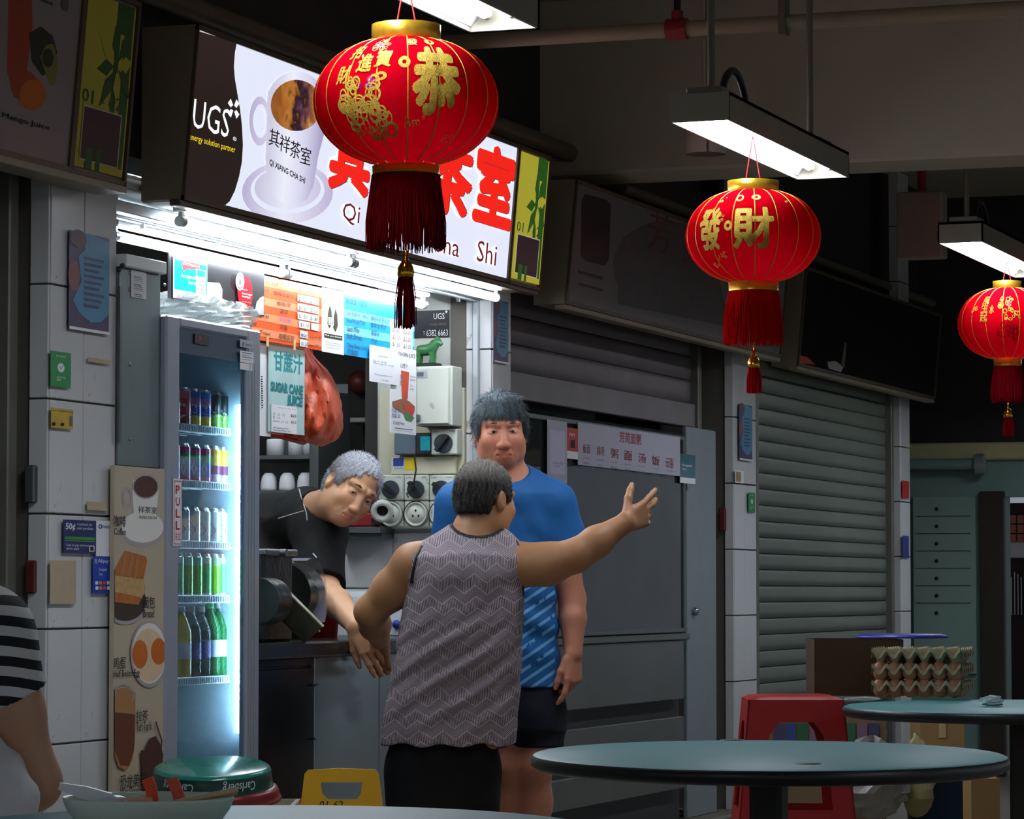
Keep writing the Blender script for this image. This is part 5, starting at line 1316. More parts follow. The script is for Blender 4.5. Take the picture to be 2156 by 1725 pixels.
# ================================================================ noodle stall: glass case and steel fronts
YG = 4.05
gx0, gx1 = onY(1092, 1000, YG).x, onY(1442, 1000, YG).x
gz1 = onY(1440, 918, YG).z; gz0 = onY(1440, 1332, YG).z
m_gf = mat('case_frame', (104, 110, 108), .35, .6)
t = thing('glass_case', 'dark glass food display case behind the man in blue', 'display case', ((gx0 + gx1) / 2, YG + .25, gz0))
for x in (gx0, gx1):
    MB().cbox((x - .012, YG, gz0), (x + .012, YG + .024, gz1), .003).build('post', m_gf, t)
    MB().cbox((x - .012, YG + .5, gz0), (x + .012, YG + .524, gz1), .003).build('post', m_gf, t)
for z in (gz0, gz1 - .02): MB().cbox((gx0, YG, z), (gx1, YG + .02, z + .02), .003).build('rail', m_gf, t)
MB().box((gx0, YG, gz1), (gx1, YG + .52, gz1 + .008)).build('glass_top', glass('case_glass', (226, 236, 233), .1, haze=.05), t)
MB().box((gx0 + .012, YG + .008, gz0 + .02), (gx1 - .012, YG + .012, gz1 - .02)).build('glass_front', MATS['case_glass'], t)
zs = onY(1380, 1150, YG).z
MB().box((gx0, YG + .05, zs), (gx1, YG + .48, zs + .01)).build('inner_shelf', DSTEEL, t)
for x in (1250, 1345): MB().cyl((onY(x, 1000, YG + .2).x, YG + .2, gz0), (onY(x, 1000, YG + .2).x, YG + .2, gz1), .01, n=8).build('inner_post', STEEL, t)
c = onY(1262, 1320, YG + .25); MB().lathe([(0, 0), (.10, 0), (.11, .01), (.11, .16), (.115, .165), (.10, .165), (.10, .01)], (c.x, c.y, gz0 + .002), 24).build('soup_pot', STEEL, None, 'steel soup pot inside the dark glass case', 'pot')
c = onY(1240, 1150, YG + .2); MB().lathe([(0, 0), (.04, 0), (.05, .05), (.045, .06)], (c.x, c.y, zs + .012), 18).build('steel_cup', STEEL, None, 'small steel cup on the shelf of the glass case', 'cup')
MB().box((gx0, YG + .53, gz0 - .02), (gx1 + .4, YG + .55, 1.9)).build('wall_stall_2', mat('green_grey_lining', (196, 210, 206), .5, var=.2, vs=3), None, kind='structure')
# prints on the case
p = sheetY('menu_strip', 'long white noodle menu strip taped on the glass case', 'menu', (1217, 889), (1432, 1003), YG - .004, mat('shaded_white_paper', (176, 172, 188), .5, var=.04))  # white paper with its shade put into the lilac-grey colour
m_rb = pc('menu_red', (140, 44, 50))
p.text('芳苑面粥', (1304, 908), (1350, 938), m_rb, offset=.03)
for k, s in enumerate(('板面', '排骨', '粥', '面', '汤', '饭', '云吞')):
    x = 1227 + 29 * k; p.text(s, (x, 934 + 5 * k), (x + 16, 956 + 5 * k), m_rb, offset=.01); p.text('noodle', (x, 962 + 4.5 * k), (x + 14, 967 + 4.5 * k), INKG); p.text('$4.00', (x + 1, 973 + 4.5 * k), (x + 12, 979 + 4.5 * k), INKG)
p.done()
p = sheetY('payment_stand', 'white payment card standing left of the noodle menu strip', 'notice', (1153, 883), (1194, 1018), YG - .006, MATS['shaded_white_paper']); p.rect((1158, 905), (1190, 1000), pc('card_lilac', (196, 190, 214))); p.text('SCAN HERE\nTO PAY', (1163, 972), (1186, 986), INKG); p.done()
p = sheetY('red_card', 'red and white card between the payment card and menu strip', 'notice', (1193, 900), (1217, 968), YG - .005, WHT); p.rect((1193, 900), (1217, 952), REDI); p.text('PAY', (1199, 912), (1211, 920), WHT); p.rect((1201, 926), (1210, 944), INK, 'phone_print'); p.done()
p = sheetY('teal_card', 'teal card at the right end of the noodle menu strip', 'notice', (1432, 955), (1464, 1020), YG - .005, WHT); p.rect((1432, 955), (1464, 1008), gl('teal3', (20, 96, 110))); p.text('Accepted\nhere', (1436, 976), (1456, 992), WHT); p.done()
# steel fronts below
m_sp = mat('smeared_steel', (96, 96, 92), .32, .35, var=.25, vs=4, bump=.05, bs=8)
gx0 = max(gx0, xB0 + .13)
t = thing('steel_cabinet', 'low steel cabinet below the glass food case', 'cabinet', ((gx0 + gx1) / 2, YG + .25, KERB))
xk = onY(1440, 1400, YG).x
for y1, y0 in ((1347, 1472), (1508, 1565), (1600, 1660)):
    a, b = onY(1440, y1, YG), onY(1440, y0, YG); MB().cbox((gx0, YG, b.z), (xk, YG + .03, a.z), .004).build('panel', m_sp, t)
MB().box((gx0, YG + .04, KERB), (xk + .06, YG + .44, gz0 - .005)).build('carcass', mat('cabinet_dark', (40, 40, 38), .6), t)
MB().cbox((gx0, YG - .012, gz0 - .03), (xk + .05, YG + .44, gz0 - .004), .004).build('worktop', m_sp, t)
a = onY(1442, 1000, YG + .02).x; b = onY(1512, 1000, YG + .02).x
t = thing('metal_door', 'grey metal door panel right of the glass case', 'panel', ((a + b) / 2, YG + .03, KERB))
MB().cbox((a + .06, YG + .03, KERB), (b, YG + .05, 1.76), .004).build('leaf', mat('grey_laminate', (126, 136, 140), .4, var=.1), t)
c = onY(1464, 1288, YG + .02); MB().ball(c, .018, 12, 8).build('knob', STEEL, t)
# ================================================================ far end
t = thing('notice_board', 'pale green glazed notice board on the far wall', 'notice board', onX(1990, 1340, XE - .03))
a, b = onX(1921, 1046, XE - .03), onX(2056, 1420, XE - .03)
MB().cbox((XE - .03, b.y, b.z), (XE, a.y, a.z), .004).build('board', mat('board_green', (150, 178, 168), .2, var=.1), t)
for k in range(7):
    c = onX(1972, 1072 + 36.5 * k, XE - .034); MB().ball(c, .011, 8, 6).build('boss', BLK, t)
    if k: MB().box((XE - .033, onX(2045, 1100, XE).y, onX(1972, 1050 + 36.5 * k, XE).z), (XE - .03, onX(1930, 1100, XE).y, onX(1972, 1052 + 36.5 * k, XE).z)).build('row_line', m_grout, t)
a, b = onX(2062, 1035, XE - .06), onX(2116, 1500, XE - .06)
MB().cbox((XE - .06, b.y, 0), (XE, a.y, a.z), .004).build('door_4', mat('brown_door', (52, 44, 34), .5), None, kind='structure')
c = onX(1915, 978, XE - .12); e = onX(2055, 978, XE - .12)
t = thing('roller_tube', 'pale roller tube under the cream beam at the far end', 'roller', c)
MB().cyl(c, e, .032, n=14).build('tube', m_green, t); MB().cyl(e, e + Vector((0, -.05, 0)), .06, n=16).build('end_cap', ALU, t)
MB().box((XE - .13, c.y - .02, c.z - .03), (XE, c.y, c.z + .03)).build('bracket', ALU, t); MB().box((XE - .13, e.y, c.z - .03), (XE, e.y + .02, c.z + .03)).build('bracket', ALU, t)
# bright yard glimpsed past the brown door: brick wall, awning, rails
XV = 30.0
wy = MB().box((XV, -6, 0), (XV + .1, onX(2117, 1200, XV).y + .3, 3.3))
# the opening in the end wall is the wall's end itself
t = thing('yard_hoarding', 'sunlit brick and white hoarding beyond the far door', 'hoarding', onX(2136, 1345, XV))
m_bk = mat('far_brick', (190, 120, 100), .7, var=.1); m_bw = mat('far_white', (226, 222, 224), .6)
for k in range(3):
    for j in range(4):
        a = onX(2112 + 16 * j, 1085 + 20 * k, XV); b = onX(2126 + 16 * j, 1103 + 20 * k, XV); MB().cbox((XV - .05, b.y, b.z), (XV, a.y, a.z), .005).build('brick', m_bk, t)
a, b = onX(2100, 1140, XV), onX(2200, 1175, XV); MB().cbox((XV - .04, b.y, b.z), (XV, a.y, a.z), .01).build('white_band', m_bw, t)
a, b = onX(2090, 1060, XV), onX(2210, 1420, XV); MB().box((XV, b.y, 0), (XV + .05, a.y, a.z)).build('backing', mat('far_dark', (56, 44, 40), .8), t)
for j in range(8):
    a = onX(2114 + 7 * j, 1205 + 5 * (j % 3), XV - .1); b = onX(2116.5 + 7 * j, 1295, XV - .1); MB().box((XV - .1, b.y, b.z), (XV - .08, a.y, a.z)).build('rail', m_bw, t)
# ================================================================ tables and what stands on them
m_top = mat('teal_table_top', (66, 150, 156), .42, var=.05, vs=30); m_edge = mat('black_edging', (26, 27, 28), .4); m_leg = mat('dark_pedestal', (44, 42, 36), .6)
TZ = .75
def round_table(label, c, r, oval=1.15, post=.075, turn=0):
    t = thing('round_table', label, 'table', (c.x, c.y, 0), 'round teal tables')
    ax = Vector((math.cos(YAW), math.sin(YAW), 0)); ay = RGT
    M = Matrix((ay, ax * oval, Vector((0, 0, 1)))).transposed()
    MB().lathe([(0, TZ), (r - .012, TZ), (r - .004, TZ - .003)], (c.x, c.y, 0), 72, M).build('top', m_top, t)
    MB().lathe([(r - .004, TZ - .003), (r, TZ - .008), (r, TZ - .022), (r - .012, TZ - .030), (0, TZ - .030)], (c.x, c.y, 0), 72, M).build('edge', m_edge, t)
    MB().cbox((c.x - post, c.y - post, .03), (c.x + post, c.y + post, TZ - .03), .01).build('pedestal', m_leg, t)
    MB().lathe([(0, .04), (.26, .03), (.28, 0), (0, 0)], (c.x, c.y, 0), 32).build('base', m_leg, t)
    return t
cm = onZ(1618, 1587, TZ); round_table('round teal table in the middle with a black rim, nothing on it', Vector((cm.x, cm.y, 0)), (onZ(2118, 1587, TZ) - onZ(1118, 1587, TZ)).length / 2, 1.28, .032)
for (x, y) in ((1542, 1559), (1700, 1609)):
    c = onZ(x, y, TZ); MB().lathe([(0, .0015), (.024, .0015), (.026, 0)], (c.x, c.y, TZ), 20).build('umbrella_cap' if 0 else 'table_plug', BLK, None, ('small black plug near the far edge of the middle table' if x < 1600 else 'small black plug near the front edge of the middle table'), 'plug')
cf = onZ(2165, 1487, TZ); round_table('round teal table at the far right under the egg trays', Vector((cf.x, cf.y, 0)), .5, 1.1, .045)
cn = onZ(545, 1749, TZ); round_table('round pale blue table nearest the camera, under the soup bowl', Vector((cn.x, cn.y, 0)), .455, 1.15)
# ---- bowl of soup
c = onZ(312, 1806, TZ); bc = Vector((c.x, c.y, TZ))
rb = (atD(490, 1690, (bc - CAM).dot(FWD)) - atD(130, 1690, (bc - CAM).dot(FWD))).length / 2
t = thing('soup_bowl', 'pale celadon soup bowl with broth on the nearest table', 'bowl', bc)
m_cel = mat('celadon_melamine', (204, 222, 208), .3, var=.06, vs=8); hb = .068
MB().lathe([(0, .006), (rb * .42, .006), (rb * .42, 0), (rb * .5, 0), (rb * .55, .01), (rb * .80, .035), (rb * .95, hb - .012), (rb, hb), (rb * 1.0, hb + .003), (rb * .975, hb + .001), (rb * .92, hb - .012), (rb * .75, .038), (rb * .4, .014), (0, .012)], bc, 48).build('shell', m_cel, t)
MB().lathe([(0, hb - .012), (rb * .92, hb - .012)], bc, 40).build('broth', mat('creamy_broth', (206, 176, 140), .3, var=.15, vs=40), t)
dz = (bc - CAM).dot(FWD)
def bp(x, y, dd=0): return atD(x, y, dz + dd)
m_cr, m_crw = mat('crab_stick_red', (232, 78, 38), .4, var=.2, vs=60), mat('crab_stick_white', (232, 190, 160), .5)
def strip(name, label, pts, w, m):
    mb = MB(); n = len(pts); vs = []
    for i, p in enumerate(pts):
        d = (pts[min(i + 1, n - 1)] - pts[max(i - 1, 0)]).normalized(); s = d.cross(FWD).normalized()
        for a, b in ((-1, -1), (1, -1), (1, 1), (-1, 1)): vs.append(p + s * w * a + FWD * .004 * b)
    fs = [(i * 4 + k, i * 4 + (k + 1) % 4, i * 4 + 4 + (k + 1) % 4, i * 4 + 4 + k) for i in range(n - 1) for k in range(4)] + [(3, 2, 1, 0), tuple(range(4 * n - 4, 4 * n))]
    mb.add(vs, fs); return mb.build(name, m, None, label, 'food')
strip('crab_stick', 'tall orange red crab stick strip standing in the soup', [bp(322, 1692), bp(320, 1670), bp(316, 1655), bp(310, 1640)], .0065, m_cr)
strip('crab_stick', 'coral red crab stick strip, right one in the soup', [bp(378, 1684), bp(374, 1668), bp(368, 1655), bp(362, 1639)], .0065, mat('crab_coral', (214, 84, 66), .45, var=.2, vs=60))
crumple('fish_cake', 'pale chunk of fish cake beside the tall crab stick', 'food', bp(306, 1690), (.011, .012, .008), m_crw, 8, n=8, amp=.25)
crumple('noodle_lump', 'pale lump in the broth near the spoon', 'food', bp(280, 1690), (.012, .014, .006), m_crw, 9, n=8, amp=.25)
t = thing('soup_spoon', 'white plastic soup spoon resting on the bowl rim', 'spoon', bp(240, 1690))
m_wpl = mat('white_plastic', (226, 230, 238), .3, var=.03)
p0, p1 = bp(232, 1684), bp(124, 1656)
d = p1 - p0; s = d.cross(FWD).normalized()
MB().prism([p0 - s * .007, p0 + s * .007, p0.lerp(p1, .55) + s * .0075, p1 + s * .004, p1 - s * .004, p0.lerp(p1, .5) - s * .0075], FWD * .006).build('handle', m_wpl, t)
MB().ball(bp(238, 1692, .01), (.024, .018, .010), 14, 8).build('scoop', m_wpl, t)
m_ch = mat('pale_chopstick', (204, 176, 142), .5)
for k, (a, b) in enumerate((((360, 1692), (500, 1664)), ((372, 1688), (498, 1669)))):
    q0, q1 = bp(*a, -.02), bp(*b, .01 + .012 * k); MB().cyl(q0, q1, .003, .0037, 8).build('chopstick', m_ch, None, 'pale wooden chopstick on the bowl rim, %s of the pair' % ('lower' if k == 0 else 'upper'), 'chopstick')
# ---- serving trays on a stool in front of the fridge
dT = 8.75
ct = atD(447, 1613, dT); tilt = .14
Rt = (atD(572, 1613, dT) - atD(325, 1613, dT)).length / 2
ax = FWD.copy(); ax.z = 0; ax.normalize()
M = Matrix.Rotation(tilt, 3, RGT.cross(Vector((0, 0, 1))).cross(Vector((0, 0, 1))) if 0 else RGT) 
if (M @ ax).z < 0: M = Matrix.Rotation(-tilt, 3, RGT)
def tray(name, label, c, r, h, m1, m2, text):
    t = thing(name, label, 'tray', c, 'round serving trays')
    up = M @ Vector((0, 0, 1))
    MB().lathe([(0, 0), (r * .93, 0), (r * .98, -.004), (r, -.010)], c, 48, M).build('base_disc', m1, t)
    MB().lathe([(r, -.010), (r * 1.03, -h), (r * 1.055, -h - .002), (r * 1.05, -h - .006)], c, 48, M).build('rim', m2, t)
    if text:
        v, f = text_geo(text, offset=.01, shear=.2); lo, hi = v.min(0), v.max(0)
        az0 = math.atan2(-ax.y, -ax.x)
        for k in (-.85, .25):
            pts = []
            for q in v:
                u, w = (q - lo) / (hi - lo); a_ = az0 + k + (1 - u) * .62 ; z_ = -.012 - (h - .02) * (w)
                rr = r * (1.004 + .03 * (-z_ / h)); pts.append(Vector(c) + M @ Vector((rr * math.cos(a_), rr * math.sin(a_), z_)))
            MB().add(pts, [q[::-1] for q in f]).build('lettering', WHT, t)
    return t
m_tg, m_tr = mat('green_tray_base', (40, 132, 118), .18, var=.1, vs=20), mat('green_tray_rim', (18, 58, 46), .3)
tray('serving_tray', 'upturned green tray on top of the stack by the fridge', ct, Rt, .05, m_tg, m_tr, 'Carlsberg')
c2 = ct + Vector((0, 0, -.052)) + RGT * .02
tray('serving_tray', 'dark red tray under the green tray', c2, Rt * 1.0, .03, mat('maroon_tray', (120, 24, 30), .35), mat('maroon_tray_rim', (110, 20, 28), .35), None)
c3 = c2 + Vector((0, 0, -.04)) + RGT * .03
zb_ = c3.z - .05
t = thing('plastic_basin', 'pale square basin holding the tray stack', 'basin', (c3.x, c3.y, zb_ - .06))
hw = Rt * 1.08
bs = MB()
for s in (-1, 1):
    bs.obox(c3 + RGT * (s * hw) + Vector((0, 0, -.05)), RGT * .006, ax * hw, (0, 0, .045)); bs.obox(c3 + ax * (s * hw) + Vector((0, 0, -.05)), RGT * (hw + .006), ax * .006, (0, 0, .045))
bs.obox(c3 + Vector((0, 0, -.092)), RGT * hw, ax * hw, (0, 0, .004))
bs.build('walls', mat('beige_plastic', (196, 186, 168), .4), t)
st = thing('low_stool', 'low dark stool under the tray stack', 'stool', (c3.x, c3.y, 0))
zt_ = c3.z - .098
MB().lathe([(0, zt_), (.16, zt_), (.165, zt_ - .01), (.16, zt_ - .03), (0, zt_ - .03)], (c3.x, c3.y, 0), 28).build('seat', m_leg, st)
for k in range(4):
    a_ = k * math.pi / 2 + .6; MB().cyl((c3.x + .12 * math.cos(a_), c3.y + .12 * math.sin(a_), zt_ - .03), (c3.x + .16 * math.cos(a_), c3.y + .16 * math.sin(a_), 0), .014, n=8).build('leg', m_leg, st)
# ---- yellow floor sign
dS = 8.9
t = thing('floor_sign', 'yellow folding wet floor sign with a cut-out handle', 'floor sign', atD(718, 1245 + 1.06 * FOC / dS, dS))
m_yel = mat('yellow_plastic', (236, 176, 10), .4, var=.06)
def sp(x, y, dd): return atD(x, y, dS + dd)
def signface(dd0, dd1, name):
    mb = MB()
    P_ = lambda x, y: sp(x, y, dd0 + (dd1 - dd0) * (y - 1622) / 470)
    outl = [(632, 2060), (641, 1640), (648, 1624), (712, 1619), (790, 1622), (797, 1628), (800, 1640), (850, 2060)]
    hole = [(675, 1648), (763, 1648), (760, 1672), (752, 1684), (690, 1684), (678, 1672)]
    # frame around the hole as quads
    ring_o = [(641, 1630), (797, 1630), (803, 1672), (806, 1700), (632, 1700), (636, 1672)]
    th_ = ax * .012
    for i in range(6):
        j = (i + 1) % 6; mb.prism([P_(*ring_o[i]), P_(*ring_o[j]), P_(*hole[j]), P_(*hole[i])], th_)
    mb.prism([P_(641, 1630), P_(648, 1622), P_(712, 1618), P_(790, 1621), P_(797, 1630)], th_)
    mb.prism([P_(632, 1700), P_(806, 1700), P_(850, 2060), P_(600, 2060)], th_)
    o = mb.build(name, m_yel, t); return P_
P_ = signface(-.01, -.16, 'front_leaf'); signface(.02, .18, 'back_leaf')
fa, fb = P_(640, 1712), P_(640, 1690)
q0 = P_(672, 1698); ex_ = (P_(720, 1698) - q0).normalized(); ez_ = (P_(672, 1660) - q0).normalized()
pp = Panel(q0 - ax * .0025, ex_, ez_, t); pp.text('01-62', (673, 1687), (722, 1702), INK, shear=.2); pp.done()
# ---- tall red stool
dR = 9.5
t = thing('red_stool', 'tall red plastic stool behind the middle table', 'stool', atD(1665, 1245 + 1.06 * FOC / dR, dR))
m_rs = mat('red_stool_plastic', (176, 24, 24), .35, var=.06)
zt_ = atD(1665, 1462, dR).z; cxy = atD(1668, 1500, dR); cxy.z = 0
fr = RGT.copy(); bk = ax.copy()
ht, hb_ = .134, .20
def rp(u, v, z):      # square section widening downward
    k = ht + (hb_ - ht) * (zt_ - z) / zt_; return cxy + fr * (u * k) + bk * (v * k) + Vector((0, 0, z))
sb = MB(); 
sb.grid(lambda u, v: rp(-1 + 2 * u, -1 + 2 * v, zt_ - .012 * (max(abs(-1 + 2 * u), abs(-1 + 2 * v)) ** 6)), 16, 16)
sb.build('seat', m_rs, t)
ZH = [zt_ - .012, zt_ - .075, zt_ - .10, zt_ - .16, zt_ - .32, 0]
for s, nm in ((( 1, 0), 'side_panel'), ((-1, 0), 'side_panel'), ((0, 1), 'back_panel'), ((0, -1), 'front_panel')):
    mb = MB()
    def fp(q, z, s=s): return rp(s[0] or q, s[1] or q, z) if s[0] == 0 else rp(s[0], q, z)
    n = Vector((0, 0, 0)) + (fr * s[0] + bk * s[1]); th_ = -n * .006
    hole = [(-.34, ZH[1]), (.34, ZH[1]), (.52, ZH[2] - .01), (.60, ZH[3]), (.62, ZH[4]), (-.62, ZH[4]), (-.60, ZH[3]), (-.52, ZH[2] - .01)]
    outr = [(-1, ZH[0]), (1, ZH[0]), (1, ZH[2]), (1, ZH[3]), (1, ZH[4] - .05), (-1, ZH[4] - .05), (-1, ZH[3]), (-1, ZH[2])]
    for i in range(8):
        j = (i + 1) % 8; mb.prism([fp(*outr[i]), fp(*outr[j]), fp(*hole[j]), fp(*hole[i])], th_)
    for a_ in (-1, 1):
        mb.prism([fp(a_, ZH[4] - .05), fp(a_, 0), fp(a_ * .82, 0), fp(a_ * .66, ZH[4] - .12), fp(a_ * .4, ZH[4] - .05)], th_)
    mb.build(nm, m_rs, t)
# ---- egg trays with eggs
m_pulp = mat('grey_egg_pulp', (176, 164, 132), .85, var=.15, vs=30, bump=.4, bs=120); m_eg = mat('brown_egg', (186, 130, 96), .45, var=.12, vs=20)
dE = (onZ(1965, 1478, TZ) - CAM).dot(FWD)
e0 = onZ(1836, 1473, TZ)          # front left corner on the table
ux = (onZ(2030, 1479, TZ) - e0); pitch_e = .0425; ux = RGT * math.cos(.27) - ax * math.sin(.27); uy = Vector((0, 0, 1)).cross(ux)
EN = 6
def tray_fn(z0, lift):
    L = EN * pitch_e
    def f(u, v):
        x, y = u * L, v * L
        s = .5 - .5 * math.cos(2 * math.pi * x / pitch_e); q = .5 - .5 * math.cos(2 * math.pi * y / pitch_e)
        cup = s * q                          # 1 in cup centres
        post = (1 - s) * (1 - q)
        z = .030 - .030 * cup ** .8 + .022 * post ** 1.2
        return e0 + ux * x + uy * y + Vector((0, 0, z0 + z))
    return f
zz = .004
tl_ = ('bottom', 'middle', 'top')
for k in range(3):
    zb__ = [0.004, .052, .098][k]; up = (k == 1)
    f = tray_fn(zb__, 0)
    t = thing('egg_tray', 'grey pulp egg tray, %s of the stack of three' % tl_[k], 'egg tray', e0 + Vector((0, 0, zb__)), 'stacked egg trays')
    MB().grid(f, EN * 6, EN * 6, flip=False).build('pulp_sheet', m_pulp, t)
    # rim skirt
    L = EN * pitch_e; mb = MB()
    for a, b in (((0, 0), (1, 0)), ((1, 0), (1, 1)), ((1, 1), (0, 1)), ((0, 1), (0, 0))):
        mb.grid(lambda u, v: f(a[0] + (b[0] - a[0]) * u, a[1] + (b[1] - a[1]) * u) + (ux * (a[0] + b[0] - 1) + uy * (a[1] + b[1] - 1)) * .004 * v - Vector((0, 0, .012 * v)), EN * 6, 2)
    mb.build('rim', m_pulp, t)
em = MB().lathe([(0, 0), (.008, .001), (.016, .006), (.0215, .018), (.0215, .028), (.018, .042), (.011, .052), (.004, .0565), (0, .057)], (0, 0, 0), 14).mesh('egg'); em.materials.append(m_eg)
nE = 0
for k in range(2):
    for i in range(EN):
        for j in (0, 1):
            o = D.objects.new('egg', em); COL.objects.link(o); o.location = e0 + ux * ((i + .5) * pitch_e) + uy * ((j + .5) * pitch_e) + Vector((0, 0, [.006, .054][k]))
            rowt = ('front', 'second')[j]; num = ('first', 'second', 'third', 'fourth', 'fifth', 'sixth')[i]
            tag(o, 'brown egg, %s from the left in the %s row of the %s egg tray' % (num, rowt, tl_[k]), 'egg', 'eggs in the trays')
# ---- carton, tissue, blue lid on and behind the far table
t = thing('carton', 'open brown carton behind the egg trays', 'carton', (0, 0, 0))
dC = dE + .45
def bx_(x, y, d): return atD(x, y, d)
m_cb = mat('shaded_carton', (74, 56, 34), .8, var=.12)  # carton colour darkened to carry the shade on its front
a, b, c_, d_ = bx_(1714, 1347, dC), bx_(1900, 1347, dC), bx_(1900, 1480, dC), bx_(1714, 1480, dC)
t.location = d_.lerp(c_, .5); t.location.z = TZ
zlo, zhi = TZ + .002, a.z
p0_, p1_ = Vector((a.x, a.y, 0)), Vector((b.x, b.y, 0)); dd_ = ax * .28
for q0_, q1_, nm in ((p0_, p1_, 'front_wall'), (p0_ + dd_, p1_ + dd_, 'back_wall'), (p0_, p0_ + dd_, 'side_wall'), (p1_, p1_ + dd_, 'side_wall')):
    n_ = (q1_ - q0_).cross(Vector((0, 0, 1))).normalized() * .003
    MB().prism([q0_ + Vector((0, 0, zlo)), q1_ + Vector((0, 0, zlo)), q1_ + Vector((0, 0, zhi)), q0_ + Vector((0, 0, zhi))], n_).build(nm, m_cb, t)
mm = (p0_ + p1_ + dd_) / 2
MB().obox(mm + Vector((0, 0, zlo + .004)), (p1_ - p0_) / 2, dd_ / 2, (0, 0, .004)).build('bottom', m_cb, t)
c = bx_(1900, 1344, dC + .12); c.z = zhi + .003
MB().lathe([(0, .012), (.12, .012), (.135, .006), (.14, 0), (.13, 0)], c, 32).build('blue_lid', mat('blue_plastic', (40, 44, 150), .4), None, 'blue shallow lid lying on the open carton', 'basin')
c = onZ(2088, 1488, TZ); crumple('tissue', 'crumpled white tissue on the far table', 'tissue', (c.x, c.y, TZ + .014), (.034, .03, .014), mat('tissue_white', (226, 240, 238), .8), 77, n=12, amp=.4, flat=.9)
c = onZ(1815, 1477, TZ); crumple('plastic_scrap', 'thin clear plastic scrap at the left edge of the far table', 'plastic bag', (c.x, c.y, TZ + .006), (.045, .05, .006), m_bag, 78, n=10, amp=.3, flat=.9)
# ---- clutter on the floor beyond the tables
def at_floor(x, y): return onZ(x, y, .0)
def crate(name, label, cat, x0, x1, y0, y1, d, m, depth=.25, stand=True):
    a, b = atD(x0, y0, d), atD(x1, y1, d); t = thing(name, label, cat, ((a.x + b.x) / 2, (a.y + b.y) / 2, 0))
    zb = 0 if stand else b.z
    c = ((a + b) / 2 + ax * depth / 2); hh = (a.z - zb) / 2
    MB().obox((c.x, c.y, zb + hh), RGT * ((b - a).dot(RGT) / 2), ax * depth / 2, (0, 0, hh)).build('box_body', m, t)
    return t, a, b, zb
dK = 11.6
t, a, b, _ = crate('cardboard_box', 'brown cardboard box on the floor below the far table', 'box', 1938, 2030, 1512, 1560, dK, mat('carton_tan', (150, 116, 72), .8, var=.1), .3)
MB().obox(((a + b) / 2 - ax * .002) , RGT * .012, ax * .002, (0, 0, .03)).build('tape', mat('packing_tape', (190, 160, 110), .4), t)
t, a, b, _ = crate('drinks_pack', 'long low pack of drinks behind the red stool', 'carton', 1626, 1865, 1502, 1560, 11.2, mat('pack_brown', (112, 92, 66), .8), .3)
for k in range(9):
    q = atD(1640 + 25 * k, 1545, 11.19); MB().obox(q, RGT * .017, ax * .003, (0, 0, .035)).build('printed_can', pc('pack%d' % (k % 4), ((60, 60, 90), (50, 70, 130), (40, 90, 60), (120, 90, 110))[k % 4]), t)
crumple('goods_bag', 'clear plastic bag of goods beneath the middle table', 'plastic bag', tuple(atD(1840, 1650, 11.0)), (.11, .11, .12), mat('milky_bag', (150, 146, 140), .3, alpha=.8, var=.3), 81, n=14, amp=.3)
crumple('rubbish_bag', 'yellowish plastic bag right of the clear goods bag', 'plastic bag', tuple(atD(1930, 1640, 11.1)), (.05, .06, .13), mat('yellow_bag', (150, 140, 96), .4, var=.3), 82, n=12, amp=.3)
c = atD(1985, 1600, 11.3); MB().lathe([(0, 0), (.10, 0), (.13, .42), (.135, .42), (.135, .44), (.12, .44)], (c.x, c.y, 0), 24).build('blue_bin', mat('dark_blue_plastic', (24, 56, 80), .4), None, 'dark blue bin below the far table', 'bin')
crate('tan_box', 'small tan box on the floor at the lower right', 'box', 2045, 2105, 1640, 1700, 10.6, MATS['carton_tan'], .2)
